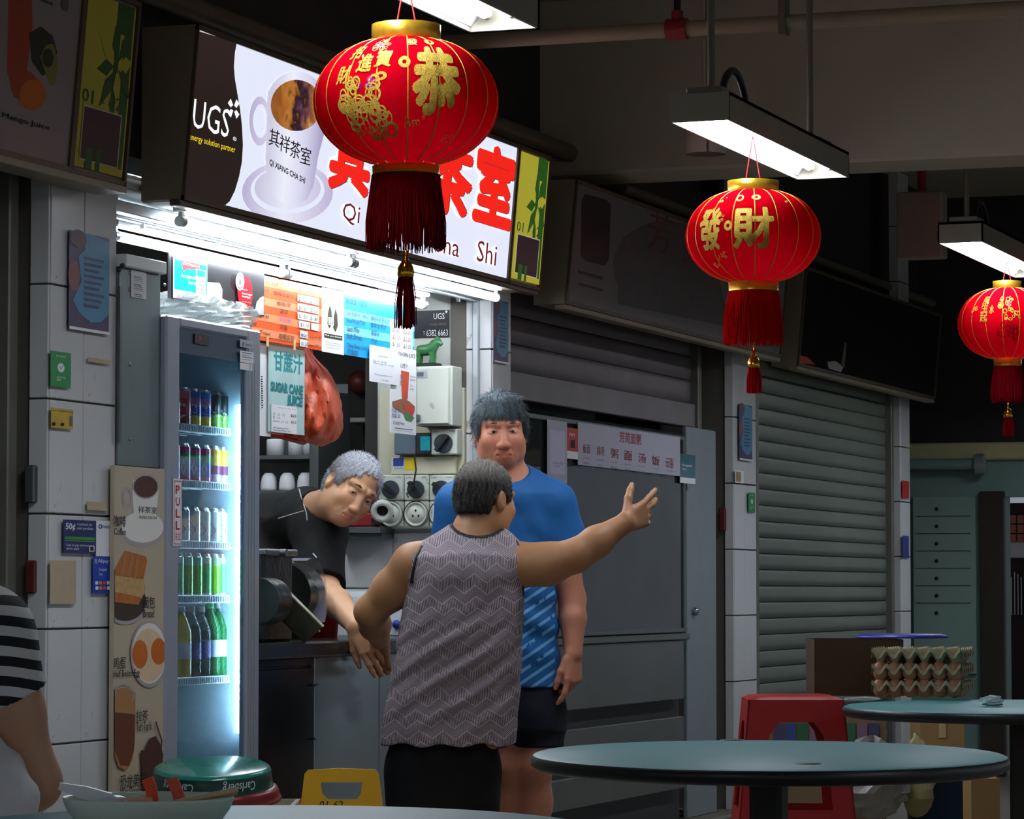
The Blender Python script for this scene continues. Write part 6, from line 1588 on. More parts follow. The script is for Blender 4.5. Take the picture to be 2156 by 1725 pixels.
# ================================================================ people: implicit surfaces turned into one skin each
ax = Vector((math.cos(YAW), math.sin(YAW), 0))
def J(x, y, d):
    """pixel and depth -> (right, forward, up)"""
    p = atD(x, y, d); return np.array([p.dot(RGT), p.dot(ax), p.z])
def world(v):
    r, a = np.array(RGT), np.array(ax); o = v[:, :1] * r + v[:, 1:2] * a; o[:, 2] += v[:, 2]; return o
def unit(v): v = np.array(v, float); return v / np.linalg.norm(v)
class Flesh:
    def __init__(s): s.ops = []
    def cone(s, a, b, ra, rb, k=.02, sub=False):
        a, b = np.array(a, float), np.array(b, float)
        def fn(X, Y, Z):
            ba = b - a; L = ba @ ba + 1e-12
            h = np.clip(((X - a[0]) * ba[0] + (Y - a[1]) * ba[1] + (Z - a[2]) * ba[2]) / L, 0, 1)
            return np.sqrt((X - a[0] - h * ba[0]) ** 2 + (Y - a[1] - h * ba[1]) ** 2 + (Z - a[2] - h * ba[2]) ** 2) - (ra + (rb - ra) * h)
        m = max(ra, rb); s.ops.append((fn, np.minimum(a, b) - m, np.maximum(a, b) + m, k, sub)); return s
    def sleeve(s, a, b, ra, rb, k=.03):
        """cone cut square at b"""
        a, b = np.array(a, float), np.array(b, float); n = unit(b - a); q = Flesh().cone(a, b, ra, rb).ops[0]
        s.ops.append((lambda X, Y, Z: np.maximum(q[0](X, Y, Z), (X - b[0]) * n[0] + (Y - b[1]) * n[1] + (Z - b[2]) * n[2]), q[1], q[2], k, False)); return s
    def chain(s, pts, rs, k=.02):
        for i in range(len(pts) - 1): s.cone(pts[i], pts[i + 1], rs[i], rs[i + 1], k)
        return s
    def ell(s, c, r, R=None, k=.02, sub=False):
        c, r = np.array(c, float), np.array(r, float); R = np.eye(3) if R is None else R    # rows of R: local axes
        def fn(X, Y, Z):
            x, y, z = X - c[0], Y - c[1], Z - c[2]
            q = [(x * R[i, 0] + y * R[i, 1] + z * R[i, 2]) / r[i] for i in range(3)]
            k0 = np.sqrt(q[0] ** 2 + q[1] ** 2 + q[2] ** 2) + 1e-6; k1 = np.sqrt((q[0] / r[0]) ** 2 + (q[1] / r[1]) ** 2 + (q[2] / r[2]) ** 2) + 1e-6
            return k0 * (k0 - 1) / k1
        e = np.sqrt(((R.T * r) ** 2).sum(1)); s.ops.append((fn, c - e, c + e, k, sub)); return s
    def loft(s, rings, k=.02, p=2.3, round_=.02):
        """rings: (z, centre r, centre f, half width, half depth) upright elliptic tube"""
        q = np.array(sorted(rings)); z = q[:, 0]
        def fn(X, Y, Z):
            cr, cf, a, b = (np.interp(Z, z, q[:, i]) for i in range(1, 5))
            e = (np.abs((X - cr) / a) ** p + np.abs((Y - cf) / b) ** p) ** (1 / p)
            d = (e - 1) * np.minimum(a, b)
            return np.maximum(d, np.maximum(z[0] - Z, Z - z[-1]) + 0 * d)
        lo = np.array([(q[:, 1] - q[:, 3]).min(), (q[:, 2] - q[:, 4]).min(), z[0]]); hi = np.array([(q[:, 1] + q[:, 3]).max(), (q[:, 2] + q[:, 4]).max(), z[-1]])
        s.ops.append((fn, lo, hi, k, False)); return s
    def raw(s, fn, lo, hi, k=.005, sub=True):
        s.ops.append((fn, np.array(lo), np.array(hi), k, sub)); return s
    def bounds(s):
        add = [o for o in s.ops if not o[4]]
        return np.min([o[1] for o in add], 0) - .03, np.max([o[2] for o in add], 0) + .03
    def field(s, lo, hi, h, warp=None):
        n = np.ceil((hi - lo) / h).astype(int) + 1
        A = [(lo[i] + h * np.arange(n[i])).astype(np.float32) for i in range(3)]
        Dm = np.full(n, .3, np.float32)
        for fn, a, b, k, sub in s.ops:
            m = .03 + k; i0 = np.clip(((a - m - lo) / h).astype(int), 0, n); i1 = np.clip(((b + m - lo) / h).astype(int) + 2, 0, n)
            if (i1 <= i0).any(): continue
            sl = tuple(slice(p, q) for p, q in zip(i0, i1)); cur = Dm[sl]
            X, Y, Z = A[0][sl[0]][:, None, None], A[1][sl[1]][None, :, None], A[2][sl[2]][None, None, :]
            d = fn(X, Y, Z).astype(np.float32)
            if sub:
                d = -d; t = np.clip(.5 - .5 * (d - cur) / k * -1, 0, 1) if False else np.maximum(k - np.abs(cur - d), 0) / k
                Dm[sl] = np.maximum(cur, d) + t * t * k * .25
            else:
                t = np.maximum(k - np.abs(cur - d), 0) / k; Dm[sl] = np.minimum(cur, d) - t * t * k * .25
        if warp is not None:
            near = np.abs(Dm) < .05
            I = np.argwhere(near); P = lo + h * I
            Dm[near] += warp(P[:, 0], P[:, 1], P[:, 2]).astype(np.float32)
        return Dm
    def skin(s, h, boxes=(), warp=None):
        """surface at step h; boxes = [(lo, hi, finer step)] are resolved finer"""
        lo, hi = s.bounds(); V, Q = nets(s.field(lo, hi, h, warp), lo, h)
        if boxes:
            c = V[Q].mean(1); keep = np.ones(len(Q), bool)
            for a, b, _ in boxes: keep &= ~((c > np.array(a) + h * .6) & (c < np.array(b) - h * .6)).all(1)
            Q = Q[keep]
        vs, qs, n = [V], [Q], len(V)
        for a, b, hh in boxes:
            a, b = np.maximum(np.array(a), lo), np.minimum(np.array(b), hi)
            v, q = nets(s.field(a - hh * 2, b + hh * 2, hh, warp), a - hh * 2, hh)
            c = v[q].mean(1); q = q[((c > a) & (c < b)).all(1)]
            vs.append(v); qs.append(q + n); n += len(v)
        V, Q = np.concatenate(vs), np.concatenate(qs)
        use = np.unique(Q); mp = np.full(len(V), -1); mp[use] = np.arange(len(use)); return V[use], mp[Q]
def nets(Dm, lo, h):
    """naive surface nets"""
    I = Dm < 0
    c = [I[i:I.shape[0] - 1 + i, j:I.shape[1] - 1 + j, k:I.shape[2] - 1 + k] for i in (0, 1) for j in (0, 1) for k in (0, 1)]
    anyi = c[0].copy(); alli = c[0].copy()
    for q in c[1:]: anyi |= q; alli &= q
    act = np.argwhere(anyi & ~alli); idx = np.full(anyi.shape, -1, np.int32); idx[tuple(act.T)] = np.arange(len(act))
    co = [(i, j, k) for i in (0, 1) for j in (0, 1) for k in (0, 1)]
    val = np.stack([Dm[act[:, 0] + i, act[:, 1] + j, act[:, 2] + k] for i, j, k in co], 1)
    S = np.zeros((len(act), 3)); n = np.zeros(len(act))
    for a in range(8):
        for b in range(a + 1, 8):
            df = [co[b][q] - co[a][q] for q in range(3)]
            if sum(df) != 1 or min(df) < 0: continue
            m = (val[:, a] < 0) != (val[:, b] < 0); t = val[:, a] / (val[:, a] - val[:, b] + 1e-12)
            p = np.array(co[a], float)[None] + t[:, None] * np.array(df, float)[None]
            S[m] += p[m]; n[m] += 1
    V = lo + h * (act + S / n[:, None])
    Q = []
    for axs in range(3):
        u, w = (axs + 1) % 3, (axs + 2) % 3
        s0 = [slice(None)] * 3; s1 = [slice(None)] * 3; s0[axs] = slice(0, -1); s1[axs] = slice(1, None)
        a, b = I[tuple(s0)], I[tuple(s1)]; E = np.argwhere(a != b)
        E = E[(E[:, u] > 0) & (E[:, w] > 0) & (E[:, u] < idx.shape[u]) & (E[:, w] < idx.shape[w])]
        flip = I[E[:, 0], E[:, 1], E[:, 2]]
        def at(du, dw): e = E.copy(); e[:, u] += du; e[:, w] += dw; return idx[e[:, 0], e[:, 1], e[:, 2]]
        q = np.stack([at(-1, -1), at(0, -1), at(0, 0), at(-1, 0)], 1); q[~flip] = q[~flip][:, ::-1]; Q.append(q)
    return V, np.concatenate(Q)
def skin_obj(name, V, Q, m, parent=None, label=None, cat=None, tint=None):
    Wd = world(V)
    if parent is None: c = (Wd.min(0) + Wd.max(0)) / 2; c[2] = Wd[:, 2].min()
    else: c = np.zeros(3)
    me = D.meshes.new(name); me.vertices.add(len(Wd)); me.vertices.foreach_set('co', (Wd - c).astype(np.float32).ravel())
    me.loops.add(Q.size); me.loops.foreach_set('vertex_index', Q.astype(np.int32).ravel())
    me.polygons.add(len(Q)); me.polygons.foreach_set('loop_start', np.arange(0, Q.size, 4, dtype=np.int32)); me.polygons.foreach_set('loop_total', np.full(len(Q), 4, np.int32))
    me.update(calc_edges=True); me.validate(); me.polygons.foreach_set('use_smooth', np.ones(len(me.polygons), bool))
    if tint is not None:
        at = me.color_attributes.new('tint', 'FLOAT_COLOR', 'POINT'); t = np.ones((len(V), 4), np.float32); t[:, :3] = tint; at.data.foreach_set('color', t.ravel())
    o = link(name, me, parent, m)
    if parent is None: o.location = c
    return tag(o, label, cat)
# ---- materials
def skin_mat(name, c, rough=.5):
    m, t, b = new_mat(name); at = t.add('ShaderNodeAttribute', attribute_name='tint')
    base = t.mix(t.noise(14, 4), tuple(v * .86 for v in lin(c)), tuple(min(1, v * 1.12) for v in lin(c)))
    mx = t.add('ShaderNodeMix', data_type='RGBA', blend_type='MULTIPLY'); mx.inputs[0].default_value = 1; t.l.new(base, mx.inputs[6]); t.l.new(at.outputs['Color'], mx.inputs[7])
    t.l.new(mx.outputs[2], b.inputs['Base Color']); b.inputs['Roughness'].default_value = rough
    b.inputs['Sheen Weight'].default_value = .05
    t.l.new(t.bump(t.noise(180, 3), .12, .003), b.inputs['Normal']); return m
def hair_mat(name, c1, c2, scale=(260, 260, 30)):
    m, t, b = new_mat(name); at = t.add('ShaderNodeAttribute', attribute_name='tint')
    mp = t.add('ShaderNodeMapping'); mp.inputs['Scale'].default_value = scale; t.l.new(t.obj(), mp.inputs[0])
    f = t.noise(1, 4, mp.outputs[0], .7); col = t.mix(f, lin(c1), lin(c2))
    mx = t.add('ShaderNodeMix', data_type='RGBA', blend_type='MULTIPLY'); mx.inputs[0].default_value = 1; t.l.new(col, mx.inputs[6]); t.l.new(at.outputs['Color'], mx.inputs[7])
    t.l.new(mx.outputs[2], b.inputs['Base Color']); b.inputs['Roughness'].default_value = .5; b.inputs['Specular IOR Level'].default_value = .3
    t.l.new(t.bump(f, .7, .008), b.inputs['Normal']); return m
def cloth_mat(name, c, var=.12, rough=.85, fold=.35):
    m, t, b = new_mat(name); cc = lin(c)
    t.l.new(t.mix(t.noise(7, 4), tuple(v * (1 - var) for v in cc), tuple(min(1, v * (1 + var)) for v in cc)), b.inputs['Base Color'])
    b.inputs['Roughness'].default_value = rough; b.inputs['Specular IOR Level'].default_value = .25
    h = t.math('ADD', t.math('MULTIPLY', t.noise(9, 2), 1.0), t.math('MULTIPLY', t.noise(600, 2), .03)); t.l.new(t.bump(h, fold, .06), b.inputs['Normal']); return m
m_lid_ = mat('lash_line', (44, 28, 24), .7, var=0)
m_eyew, m_iris, m_mouth = mat('eye_white', (196, 186, 178), .3, var=0), mat('dark_iris', (22, 16, 14), .15, var=0), mat('mouth_dark', (70, 26, 24), .6, var=0)
# ---- heads
def basis(fwd, up):
    f = unit(fwd); u = unit(np.array(up, float) - f * (np.array(up, float) @ f)); x = np.cross(f, u); return np.stack([x, f, u])   # rows: right of the head, face, crown
def head(F, c, R, s=1.0, fat=1.0, smile=0.0, nose=1.0):
    c = np.array(c, float); g = lambda x, y, z: c + (np.array([x, y, z]) * s) @ R
    F.ell(g(0, -.014, .034), np.array([.076, .097, .088]) * s, R, .02)
    F.ell(g(0, .022, -.040), np.array([.064 * fat, .073, .076]) * s, R, .035)
    F.ell(g(0, .052, -.092), np.array([.030 * fat, .026, .022]) * s, R, .03)
    for q in (-1, 1):
        F.ell(g(q * .047 * fat, .014, -.056), np.array([.020, .036, .036]) * s, R, .03)                   # jaw angle
        F.ell(g(q * .037, .062, -.026), np.array([.026 * fat, .022, .024]) * s, R, .025)                # cheek
        F.cone(g(q * .012, .088, .026), g(q * .048, .068, .028), .010 * s, .009 * s, .014)              # brow
        F.ell(g(q * .031, .103, .004), np.array([.019, .017, .0115]) * s, R, .012, True)                # socket
        F.ell(g(q * .031, .0735, .002), np.array([.0175, .0135, .0125]) * s, R, .006)                   # lids
        F.cone(g(q * .021, .094, -.048), g(q * .034, .078, -.080), .0025 * s, .003 * s, .010, True)     # fold beside the mouth
        F.ell(g(q * .012 * nose, .0975, -.043), np.array([.009, .010, .0075]) * s, R, .006)             # nostril wing
        F.ell(g(q * .0785, -.008, -.006), np.array([.010, .019, .031]) * s, R @ np.eye(3), .006)        # ear
        F.ell(g(q * .089, -.004, .0), np.array([.006, .010, .017]) * s, R, .006, True)
    F.cone(g(0, .086, .012), g(0, .102, -.038), .0085 * s, .0125 * nose * s, .012)
    F.ell(g(0, .105, -.041), np.array([.0105 * nose, .009, .009]) * s, R, .008)
    F.ell(g(0, .0655, -.068), np.array([.034, .026, .024]) * s, R, .02)                                 # muzzle
    for z, r, w in ((-.0670, .0044, .021), (-.0785, .0055, .019)):
        F.chain([g(-w - .004, .077, z - .004 + smile), g(0, .0885, z), g(w + .004, .077, z - .004 + smile)], [.003 * s, r * s, .003 * s], .006)
    F.cone(g(-.022, .089, -.0725), g(.022, .089, -.0725), .0018 * s, .0018 * s, .004, True)
    return g
def face_parts(g, R, s, body, brow_m, squint=.0040, gaze=0, gape=0):
    def obj_ell(name, c, r, m, par=None):
        V, Q = Flesh().ell(c, r, R).skin(.0012); return skin_obj(name, V, Q, m, par or body)
    for q in (-1, 1):
        ey = obj_ell('eye', g(q * .031, .0825, .0015), np.array([.0125, .0068, squint]) * s, m_eyew)
        obj_ell('iris', g(q * .031 + gaze, .0872, .0016), np.array([.0056, .0036, squint * 1.0]) * s, m_iris, ey)
        F = Flesh(); F.chain([g(q * .0175, .0855, .0015), g(q * .030, .0905, .0052 + squint * .3), g(q * .045, .0815, .0010)], [.0009 * s, .0015 * s, .0008 * s], .002); V, Q = F.skin(.001); skin_obj('eyelid_line', V, Q, m_lid_, body)
        F = Flesh(); F.chain([g(q * .014, .0945, .0270), g(q * .03, .0905, .0315), g(q * .049, .0755, .0270)], [.0018 * s, .0024 * s, .0014 * s], .004)
        V, Q = F.skin(.0014); skin_obj('eyebrow', V, Q, brow_m, body)
    obj_ell('mouth', g(0, .0868, -.0727), np.array([.019, .0040, .0024 + gape]) * s, m_mouth)
def face_tint(V, c, R, s, base):
    """skin tone: lips and cheeks are redder"""
    q = (V - c) @ R.T / s; t = np.tile(np.array(base, float), (len(V), 1))
    lip = np.exp(-((q[:, 0] / .021) ** 4 + ((q[:, 2] + .0727) / .011) ** 4)) * (q[:, 1] > .07)
    t *= 1 - lip[:, None] * np.array([.12, .42, .36])
    ck = np.exp(-(((np.abs(q[:, 0]) - .04) / .022) ** 2 + ((q[:, 2] + .03) / .022) ** 2)) * (q[:, 1] > .03)
    t *= 1 - ck[:, None] * np.array([.0, .14, .16])
    nz = np.exp(-((q[:, 0] / .016) ** 2 + ((q[:, 2] + .04) / .018) ** 2)) * (q[:, 1] > .09); t *= 1 - nz[:, None] * np.array([0, .14, .14])
    return t
def hair_cap(c, R, s, kind, h=.0028, m=None, body=None, seed=0, tintf=None):
    c = np.array(c, float); g = lambda x, y, z: c + (np.array([x, y, z]) * s) @ R
    F = Flesh()
    e = {'fringe': .009, 'short': .006, 'crop': .0035}[kind]
    F.ell(g(0, -.014, .034), np.array([.076 + e, .097 + e, .088 + e * 1.1]) * s, R, .01)
    F.ell(g(0, -.045, -.02), np.array([.064 + e * .4, .058 + e, .068]) * s, R, .03)
    if kind == 'fringe':
        for q in (-1, 1): F.ell(g(q * .072, .012, .012), np.array([.013, .026, .042]) * s, R, .015)
        for k in range(9):                                  # locks over the forehead
            x = -.056 + .014 * k; zl = .050 + .010 * math.sin(k * 2.1 + seed) + .012 * (abs(k - 3.2) / 4) * -1
            F.cone(g(x * .8, .070 - abs(x) * .35, .10), g(x, .083 - x * x * 7, zl), .014 * s, .006 * s, .012)
    else:
        for q in (-1, 1): F.ell(g(q * .073, .018, .018), np.array([.009, .022, .030]) * s, R, .012)
    # clear the face and the nape
    def clear(X, Y, Z):
        P = [X - c[0], Y - c[1], Z - c[2]]
        x, y, z = ((P[0] * R[i, 0] + P[1] * R[i, 1] + P[2] * R[i, 2]) / s for i in range(3))
        line = {'fringe': .046, 'short': .083, 'crop': .088}[kind]
        wig = .004 * np.sin(x * 260 + seed) + .003 * np.sin(x * 530)
        front = np.minimum((y - (.030 + np.clip((np.abs(x) - .045) * .5, 0, .02))), (line - 14 * x * x * (0 if kind == 'fringe' else 1) + wig - z))
        nape = (-.052 if kind != 'fringe' else -.04) - z + 0 * y
        nape = np.minimum(nape, 1.0)
        side = np.minimum(np.minimum(y + .030, .012 - z - (.03 if kind == 'fringe' else 0.02) * (y > .018)), np.abs(x) - .03)
        return -np.maximum(np.maximum(front, nape), side) * s
    F.raw(clear, c - .16, c + .16, .006, True)
    rn = np.random.RandomState(seed); ph = rn.rand(6) * 6
    def warp(X, Y, Z):
        x, y, z = (((X - c[0]) * R[i, 0] + (Y - c[1]) * R[i, 1] + (Z - c[2]) * R[i, 2]) / s for i in range(3))
        an = np.arctan2(x, y + .02)
        return .0016 * np.sin(an * 34 + 3 * np.sin(z * 70 + ph[0])) + .0012 * np.sin(an * 71 + ph[1] + z * 40) + .001 * np.sin(x * 210 + y * 170 + ph[2])
    V, Q = F.skin(h, warp=warp)
    q = (V - c) @ R.T / s
    tn = tintf(q) if tintf else np.ones((len(V), 3))
    o = skin_obj('hair', V, Q, m, body, tint=tn)
    # loose short strands over the cap
    fc = V[Q]; ctr = fc.mean(1); nr = np.cross(fc[:, 2] - fc[:, 0], fc[:, 3] - fc[:, 1]); ar = np.linalg.norm(nr, axis=1) + 1e-12; nr /= ar[:, None]
    N = {'fringe': 9000, 'short': 9000, 'crop': 9000}[kind]; pick = rn.choice(len(Q), N, p=ar / ar.sum())
    p0, n = ctr[pick], nr[pick]; lq = (p0 - c) @ R.T / s; out = ((p0 - c) * n).sum(1) > 0
    p0, n, lq, pick = p0[out], n[out], lq[out], pick[out]; N = len(p0)
    cr = np.array([0, -.045, .115]); fl = lq - cr; fl /= np.linalg.norm(fl, axis=1)[:, None] + 1e-9; fl = fl @ R; fl -= n * (fl * n).sum(1)[:, None]
    ln, st, lay = {'fringe': (.030, .10, 1.0), 'short': (.010, .7, .7), 'crop': (.0065, .8, .6)}[kind]
    dr = n * st + fl * lay + rn.randn(N, 3) * (.12 if kind == 'fringe' else .22); dr /= np.linalg.norm(dr, axis=1)[:, None]
    L = ln * (.6 + .6 * rn.rand(N)) * s; wv = np.cross(dr, n + rn.randn(N, 3) * .5); wv /= np.linalg.norm(wv, axis=1)[:, None] + 1e-9; w = .0006 * s
    a = p0 - n * .0012; b = a + dr * L[:, None] * .55; e2 = dr - n * .35; e2 /= np.linalg.norm(e2, axis=1)[:, None]; t3 = b + e2 * L[:, None] * .45
    VV = np.stack([a - wv * w, a + wv * w, b + wv * w * .9, b - wv * w * .9, t3 + wv * w * .25, t3 - wv * w * .25], 1).reshape(-1, 3)
    k = np.arange(N)[:, None] * 6; QQ = np.concatenate([k + [0, 1, 2, 3], k + [3, 2, 4, 5]])
    tt = np.repeat(tn[Q[pick, 0]] * (.75 + .55 * rn.rand(N, 1)), 6, 0)
    so = skin_obj('hair_strands', VV, QQ, m, body, tint=tt); so['kind'] = 'stuff'
    return o
# ---- hands
def hand(F, wrist, dirv, normal, thumb_side, curls, s=1.0, spread=.12, thumb=(.5, .5), k=.006):
    """palm from the wrist along dirv; normal = out of the back of the hand; thumb_side = +1/-1 along cross(dir, normal)"""
    w = np.array(wrist, float); d = unit(dirv); n = unit(np.array(normal, float) - d * (np.array(normal, float) @ d)); t = np.cross(d, n) * thumb_side
    P = lambda a, b, c: w + (d * a + t * b + n * c) * s
    for i, b in enumerate((.030, .011, -.009, -.027)):
        F.cone(P(.0, b * .55, 0), P(.085 - .004 * abs(i - 1), b, .002), .0155 * s, .0115 * s, .012)
    F.ell(P(.045, .002, -.004), np.array([.045, .036, .014]) * s, np.stack([d, t, n]), .012)
    L = ((.042, .025, .020), (.046, .029, .021), (.043, .027, .021), (.034, .020, .018))
    for i, b in enumerate((.031, .011, -.010, -.028)):
        p = P(.086 - .004 * abs(i - 1), b, .002); a = 0; sd = (1.5 - i) * spread
        pts = [p]; 
        for j in range(3):
            a += curls[i][j]; v = unit(d * math.cos(a) - n * math.sin(a) + t * sd * math.cos(a)); p = p + v * L[i][j] * s; pts.append(p)
        F.chain(pts, [.0098 * s, .0090 * s, .0082 * s, .0066 * s], k)
    p = P(.02, .028, -.006); v1 = unit(d * math.cos(thumb[0] * 1.4) + t * math.sin(thumb[0] * 1.4) - n * .25); p1 = p + v1 * .042 * s
    v2 = unit(d * math.cos(thumb[1] * 1.2) + t * math.sin(thumb[1] * 1.2) - n * .3); p2 = p1 + v2 * .033 * s; p3 = p2 + v2 * .022 * s
    F.chain([p, p1, p2, p3], [.0145 * s, .0115 * s, .0100 * s, .0075 * s], .008)
    return P
def ring(y, xl, xr, d, b):
    a, c = J(xl, y, d), J(xr, y, d); return (a[2], (a[0] + c[0]) / 2, a[1], (c[0] - a[0]) / 2, b)
def flesh_at(F, P):
    """field values at points P (n, 3)"""
    d = np.full(len(P), .3); X, Y, Z = P.T
    for fn, a, b, k, sub in F.ops:
        q = fn(X, Y, Z)
        if sub: q = -q; t = np.maximum(k - np.abs(d - q), 0) / k; d = np.maximum(d, q) + t * t * k * .25
        else: t = np.maximum(k - np.abs(d - q), 0) / k; d = np.minimum(d, q) - t * t * k * .25
    return d
def hit(F, x, y, d0, off=.003):
    """where the sight line through a pixel first meets the surface"""
    ds = np.arange(d0 - .5, d0 + .5, .003); P = np.array([J(x, y, q) for q in ds]); v = flesh_at(F, P); i = np.argmax(v < 0)
    return Vector(world(J(x, y, ds[i] - off)[None] if v[i] < 0 else J(x, y, d0)[None])[0])
def on_skin(F, pts, d0, r, name, m, body, off=.002, n=6, sub=4):
    q = []
    for a, b in zip(pts[:-1], pts[1:]):
        for k in range(sub): q.append((a[0] + (b[0] - a[0]) * k / sub, a[1] + (b[1] - a[1]) * k / sub))
    q.append(pts[-1])
    return MB().tube([hit(F, *p, d0, off) for p in q], r, n).build(name, m, body)
SKIN = (1, 1, 1)
# ================================================================ person in the patterned sleeveless blouse
dW = 10.15
m_skinW = skin_mat('tan_skin', (176, 124, 84))
F = Flesh()
neckW = J(1004, 1118, dW + .02)
F.loft([ring(1180, 890, 1082, dW, .095), ring(1260, 872, 1078, dW + .01, .11), ring(1360, 866, 1078, dW + .02, .115), ring(1460, 856, 1070, dW + .02, .12), ring(1540, 846, 1052, dW + .02, .12), ring(1610, 846, 1040, dW + .02, .11)], .05)
F.ell(J(985, 1185, dW), (.14, .09, .07), None, .05)
cW = J(1022, 1053, dW + .03); RW = basis((.68, .70, -.14), (.05, .05, 1))
F.cone(J(1016, 1080, dW + .03), neckW, .054, .062, .04); F.cone(neckW, J(985, 1165, dW), .064, .07, .05)
head(F, cW, RW, .98, 1.06)
sL, eL, wL = J(872, 1190, dW), J(780, 1288, dW + .06), J(800, 1348, dW + .33)
sR, eR, wR = J(1090, 1190, dW), J(1213, 1170, dW - .03), J(1318, 1100, dW + .02)
F.chain([J(930, 1165, dW), sL, (sL + eL) / 2 + [0, 0, -.004], eL], [.05, .064, .058, .047], .03); F.chain([eL, eL * .55 + wL * .45, wL], [.046, .047, .031], .025)
F.chain([J(1030, 1165, dW), sR, (sR + eR) / 2 + [0, 0, -.012], eR], [.05, .066, .062, .049], .03); F.chain([eR, eR * .6 + wR * .4, wR], [.048, .046, .030], .025)
hand(F, wR, (.66, .66, .30), (.74, -.655, 0), -1, ((.10, .12, .1), (.22, .2, .1), (.45, .35, .3), (.6, .5, .4)), 1.04, .16, (.62, .5))
hand(F, wL, (-.02, .45, -.85), (-.35, -.8, -.35), 1, ((.3, .4, .3), (.35, .4, .3), (.4, .5, .3), (.5, .5, .3)), .95, .06, (.4, .3))
for x0 in (885, 985):
    F.chain([J(x0 + 4, 1590, dW), J(x0, 1785, dW - .02), J(x0, 1840, dW + .02), J(x0, 1938, dW + .02)], [.070, .055, .05, .036], .03)
    F.cone(J(x0, 1950, dW + .03), J(x0 - 4, 1962, dW - .02) + [0, .16, 0], .036, .026, .03)
V, Q = F.skin(.005, [(cW - [.13, .14, .15], cW + [.13, .14, .15], .0028), (wR - [.05, .09, .08], wR + [.21, .2, .17], .0028), (wL - [.09, .08, .21], wL + [.1, .2, .05], .0028)])
W1 = skin_obj('person', V, Q, m_skinW, None, 'person from behind in a grey patterned sleeveless blouse, right arm stretched out', 'person', tint=face_tint(V, cW, RW, .98, SKIN))
def greytop(q):
    t = np.clip((q[:, 2] - .040) / .06, 0, 1) ** 1.2 + .25 * np.clip((-q[:, 1] - .05) / .06, 0, 1) * np.clip((q[:, 2] - .03) / .05, 0, 1)
    return (.22 + 2.1 * np.clip(t, 0, 1))[:, None] * np.array([[1, .98, .95]])
hair_cap(cW, RW, .98, 'crop', m=hair_mat('dark_grey_hair', (54, 50, 46), (134, 130, 124), (300, 300, 300)), body=W1, seed=4, tintf=greytop)
# blouse
def blouse_mat():
    m, t, b = new_mat('patterned_blouse')
    x, y, z = t.xyz(); mt = t.math
    n1 = t.noise(5, 2); wob = mt('MULTIPLY', mt('SUBTRACT', n1, .5), .03)
    r = mt('ADD', mt('ADD', mt('MULTIPLY', x, RGT.x), mt('MULTIPLY', y, RGT.y)), wob); r = mt('ADD', r, mt('MULTIPLY', z, .10))
    w, p, hp = .036, .068, .0048
    tri = mt('MULTIPLY', mt('ABSOLUTE', mt('SUBTRACT', mt('FRACT', mt('ADD', mt('DIVIDE', r, 2 * w), 40)), .5)), 2 * w)
    v = mt('SUBTRACT', mt('ADD', z, wob), mt('MULTIPLY', tri, .72))
    band = mt('FRACT', mt('ADD', mt('DIVIDE', v, p), 20)); sel = mt('LESS_THAN', band, .5)
    la = mt('LESS_THAN', mt('FRACT', mt('ADD', mt('DIVIDE', v, hp), 300)), .42); lb = mt('LESS_THAN', mt('FRACT', mt('ADD', mt('DIVIDE', r, hp), 300)), .42)
    ln = mt('ADD', mt('MULTIPLY', sel, la), mt('MULTIPLY', mt('SUBTRACT', 1.0, sel), lb))
    half = mt('FRACT', mt('MULTIPLY', mt('ADD', mt('DIVIDE', v, p), 20), 2.0)); ln = mt('MAXIMUM', ln, mt('LESS_THAN', half, .07)); ln = mt('MINIMUM', ln, 1.0)
    base = t.mix(t.noise(6, 3), lin((84, 70, 76)), lin((112, 98, 104)))
    col = t.mix(mt('MULTIPLY', ln, .8), base, lin((205, 194, 200)))
    at = t.add('ShaderNodeAttribute', attribute_name='tint'); mx = t.add('ShaderNodeMix', data_type='RGBA', blend_type='MULTIPLY'); mx.inputs[0].default_value = 1
    t.l.new(col, mx.inputs[6]); t.l.new(at.outputs['Color'], mx.inputs[7]); t.l.new(mx.outputs[2], b.inputs['Base Color'])
    b.inputs['Roughness'].default_value = .8; b.inputs['Specular IOR Level'].default_value = .2
    t.l.new(t.bump(t.noise(8, 2), .3, .05), b.inputs['Normal']); return m
B = Flesh()
B.loft([ring(1566, 806, 1090, dW + .02, .158), ring(1500, 810, 1094, dW + .02, .155), ring(1430, 821, 1097, dW + .02, .15), ring(1350, 836, 1100, dW + .015, .145), ring(1270, 848, 1102, dW + .01, .135), ring(1215, 856, 1100, dW, .12), ring(1180, 868, 1094, dW, .10)], .03, 2.4)
B.ell(J(985, 1190, dW), (.165, .112, .085), None, .05); B.cone(J(1002, 1140, dW + .01), J(985, 1200, dW), .088, .11, .05)
B.chain([J(955, 1158, dW), J(886, 1192, dW)], [.066, .064], .04); B.chain([J(1050, 1160, dW), J(1078, 1186, dW)], [.066, .064], .03)
nk = Flesh().ell(J(1006, 1092, dW - .02), (.080, .14, .056)); B.ops.append((*nk.ops[0][:3], .008, True))
armL = Flesh().cone(sL + (sL - eL) * .1, eL, .085, .06); armR = Flesh().cone(sR, eR, .075, .06)
cut = J(852, 1190, dW)[0]; cutR = J(1107, 1190, dW)[0]
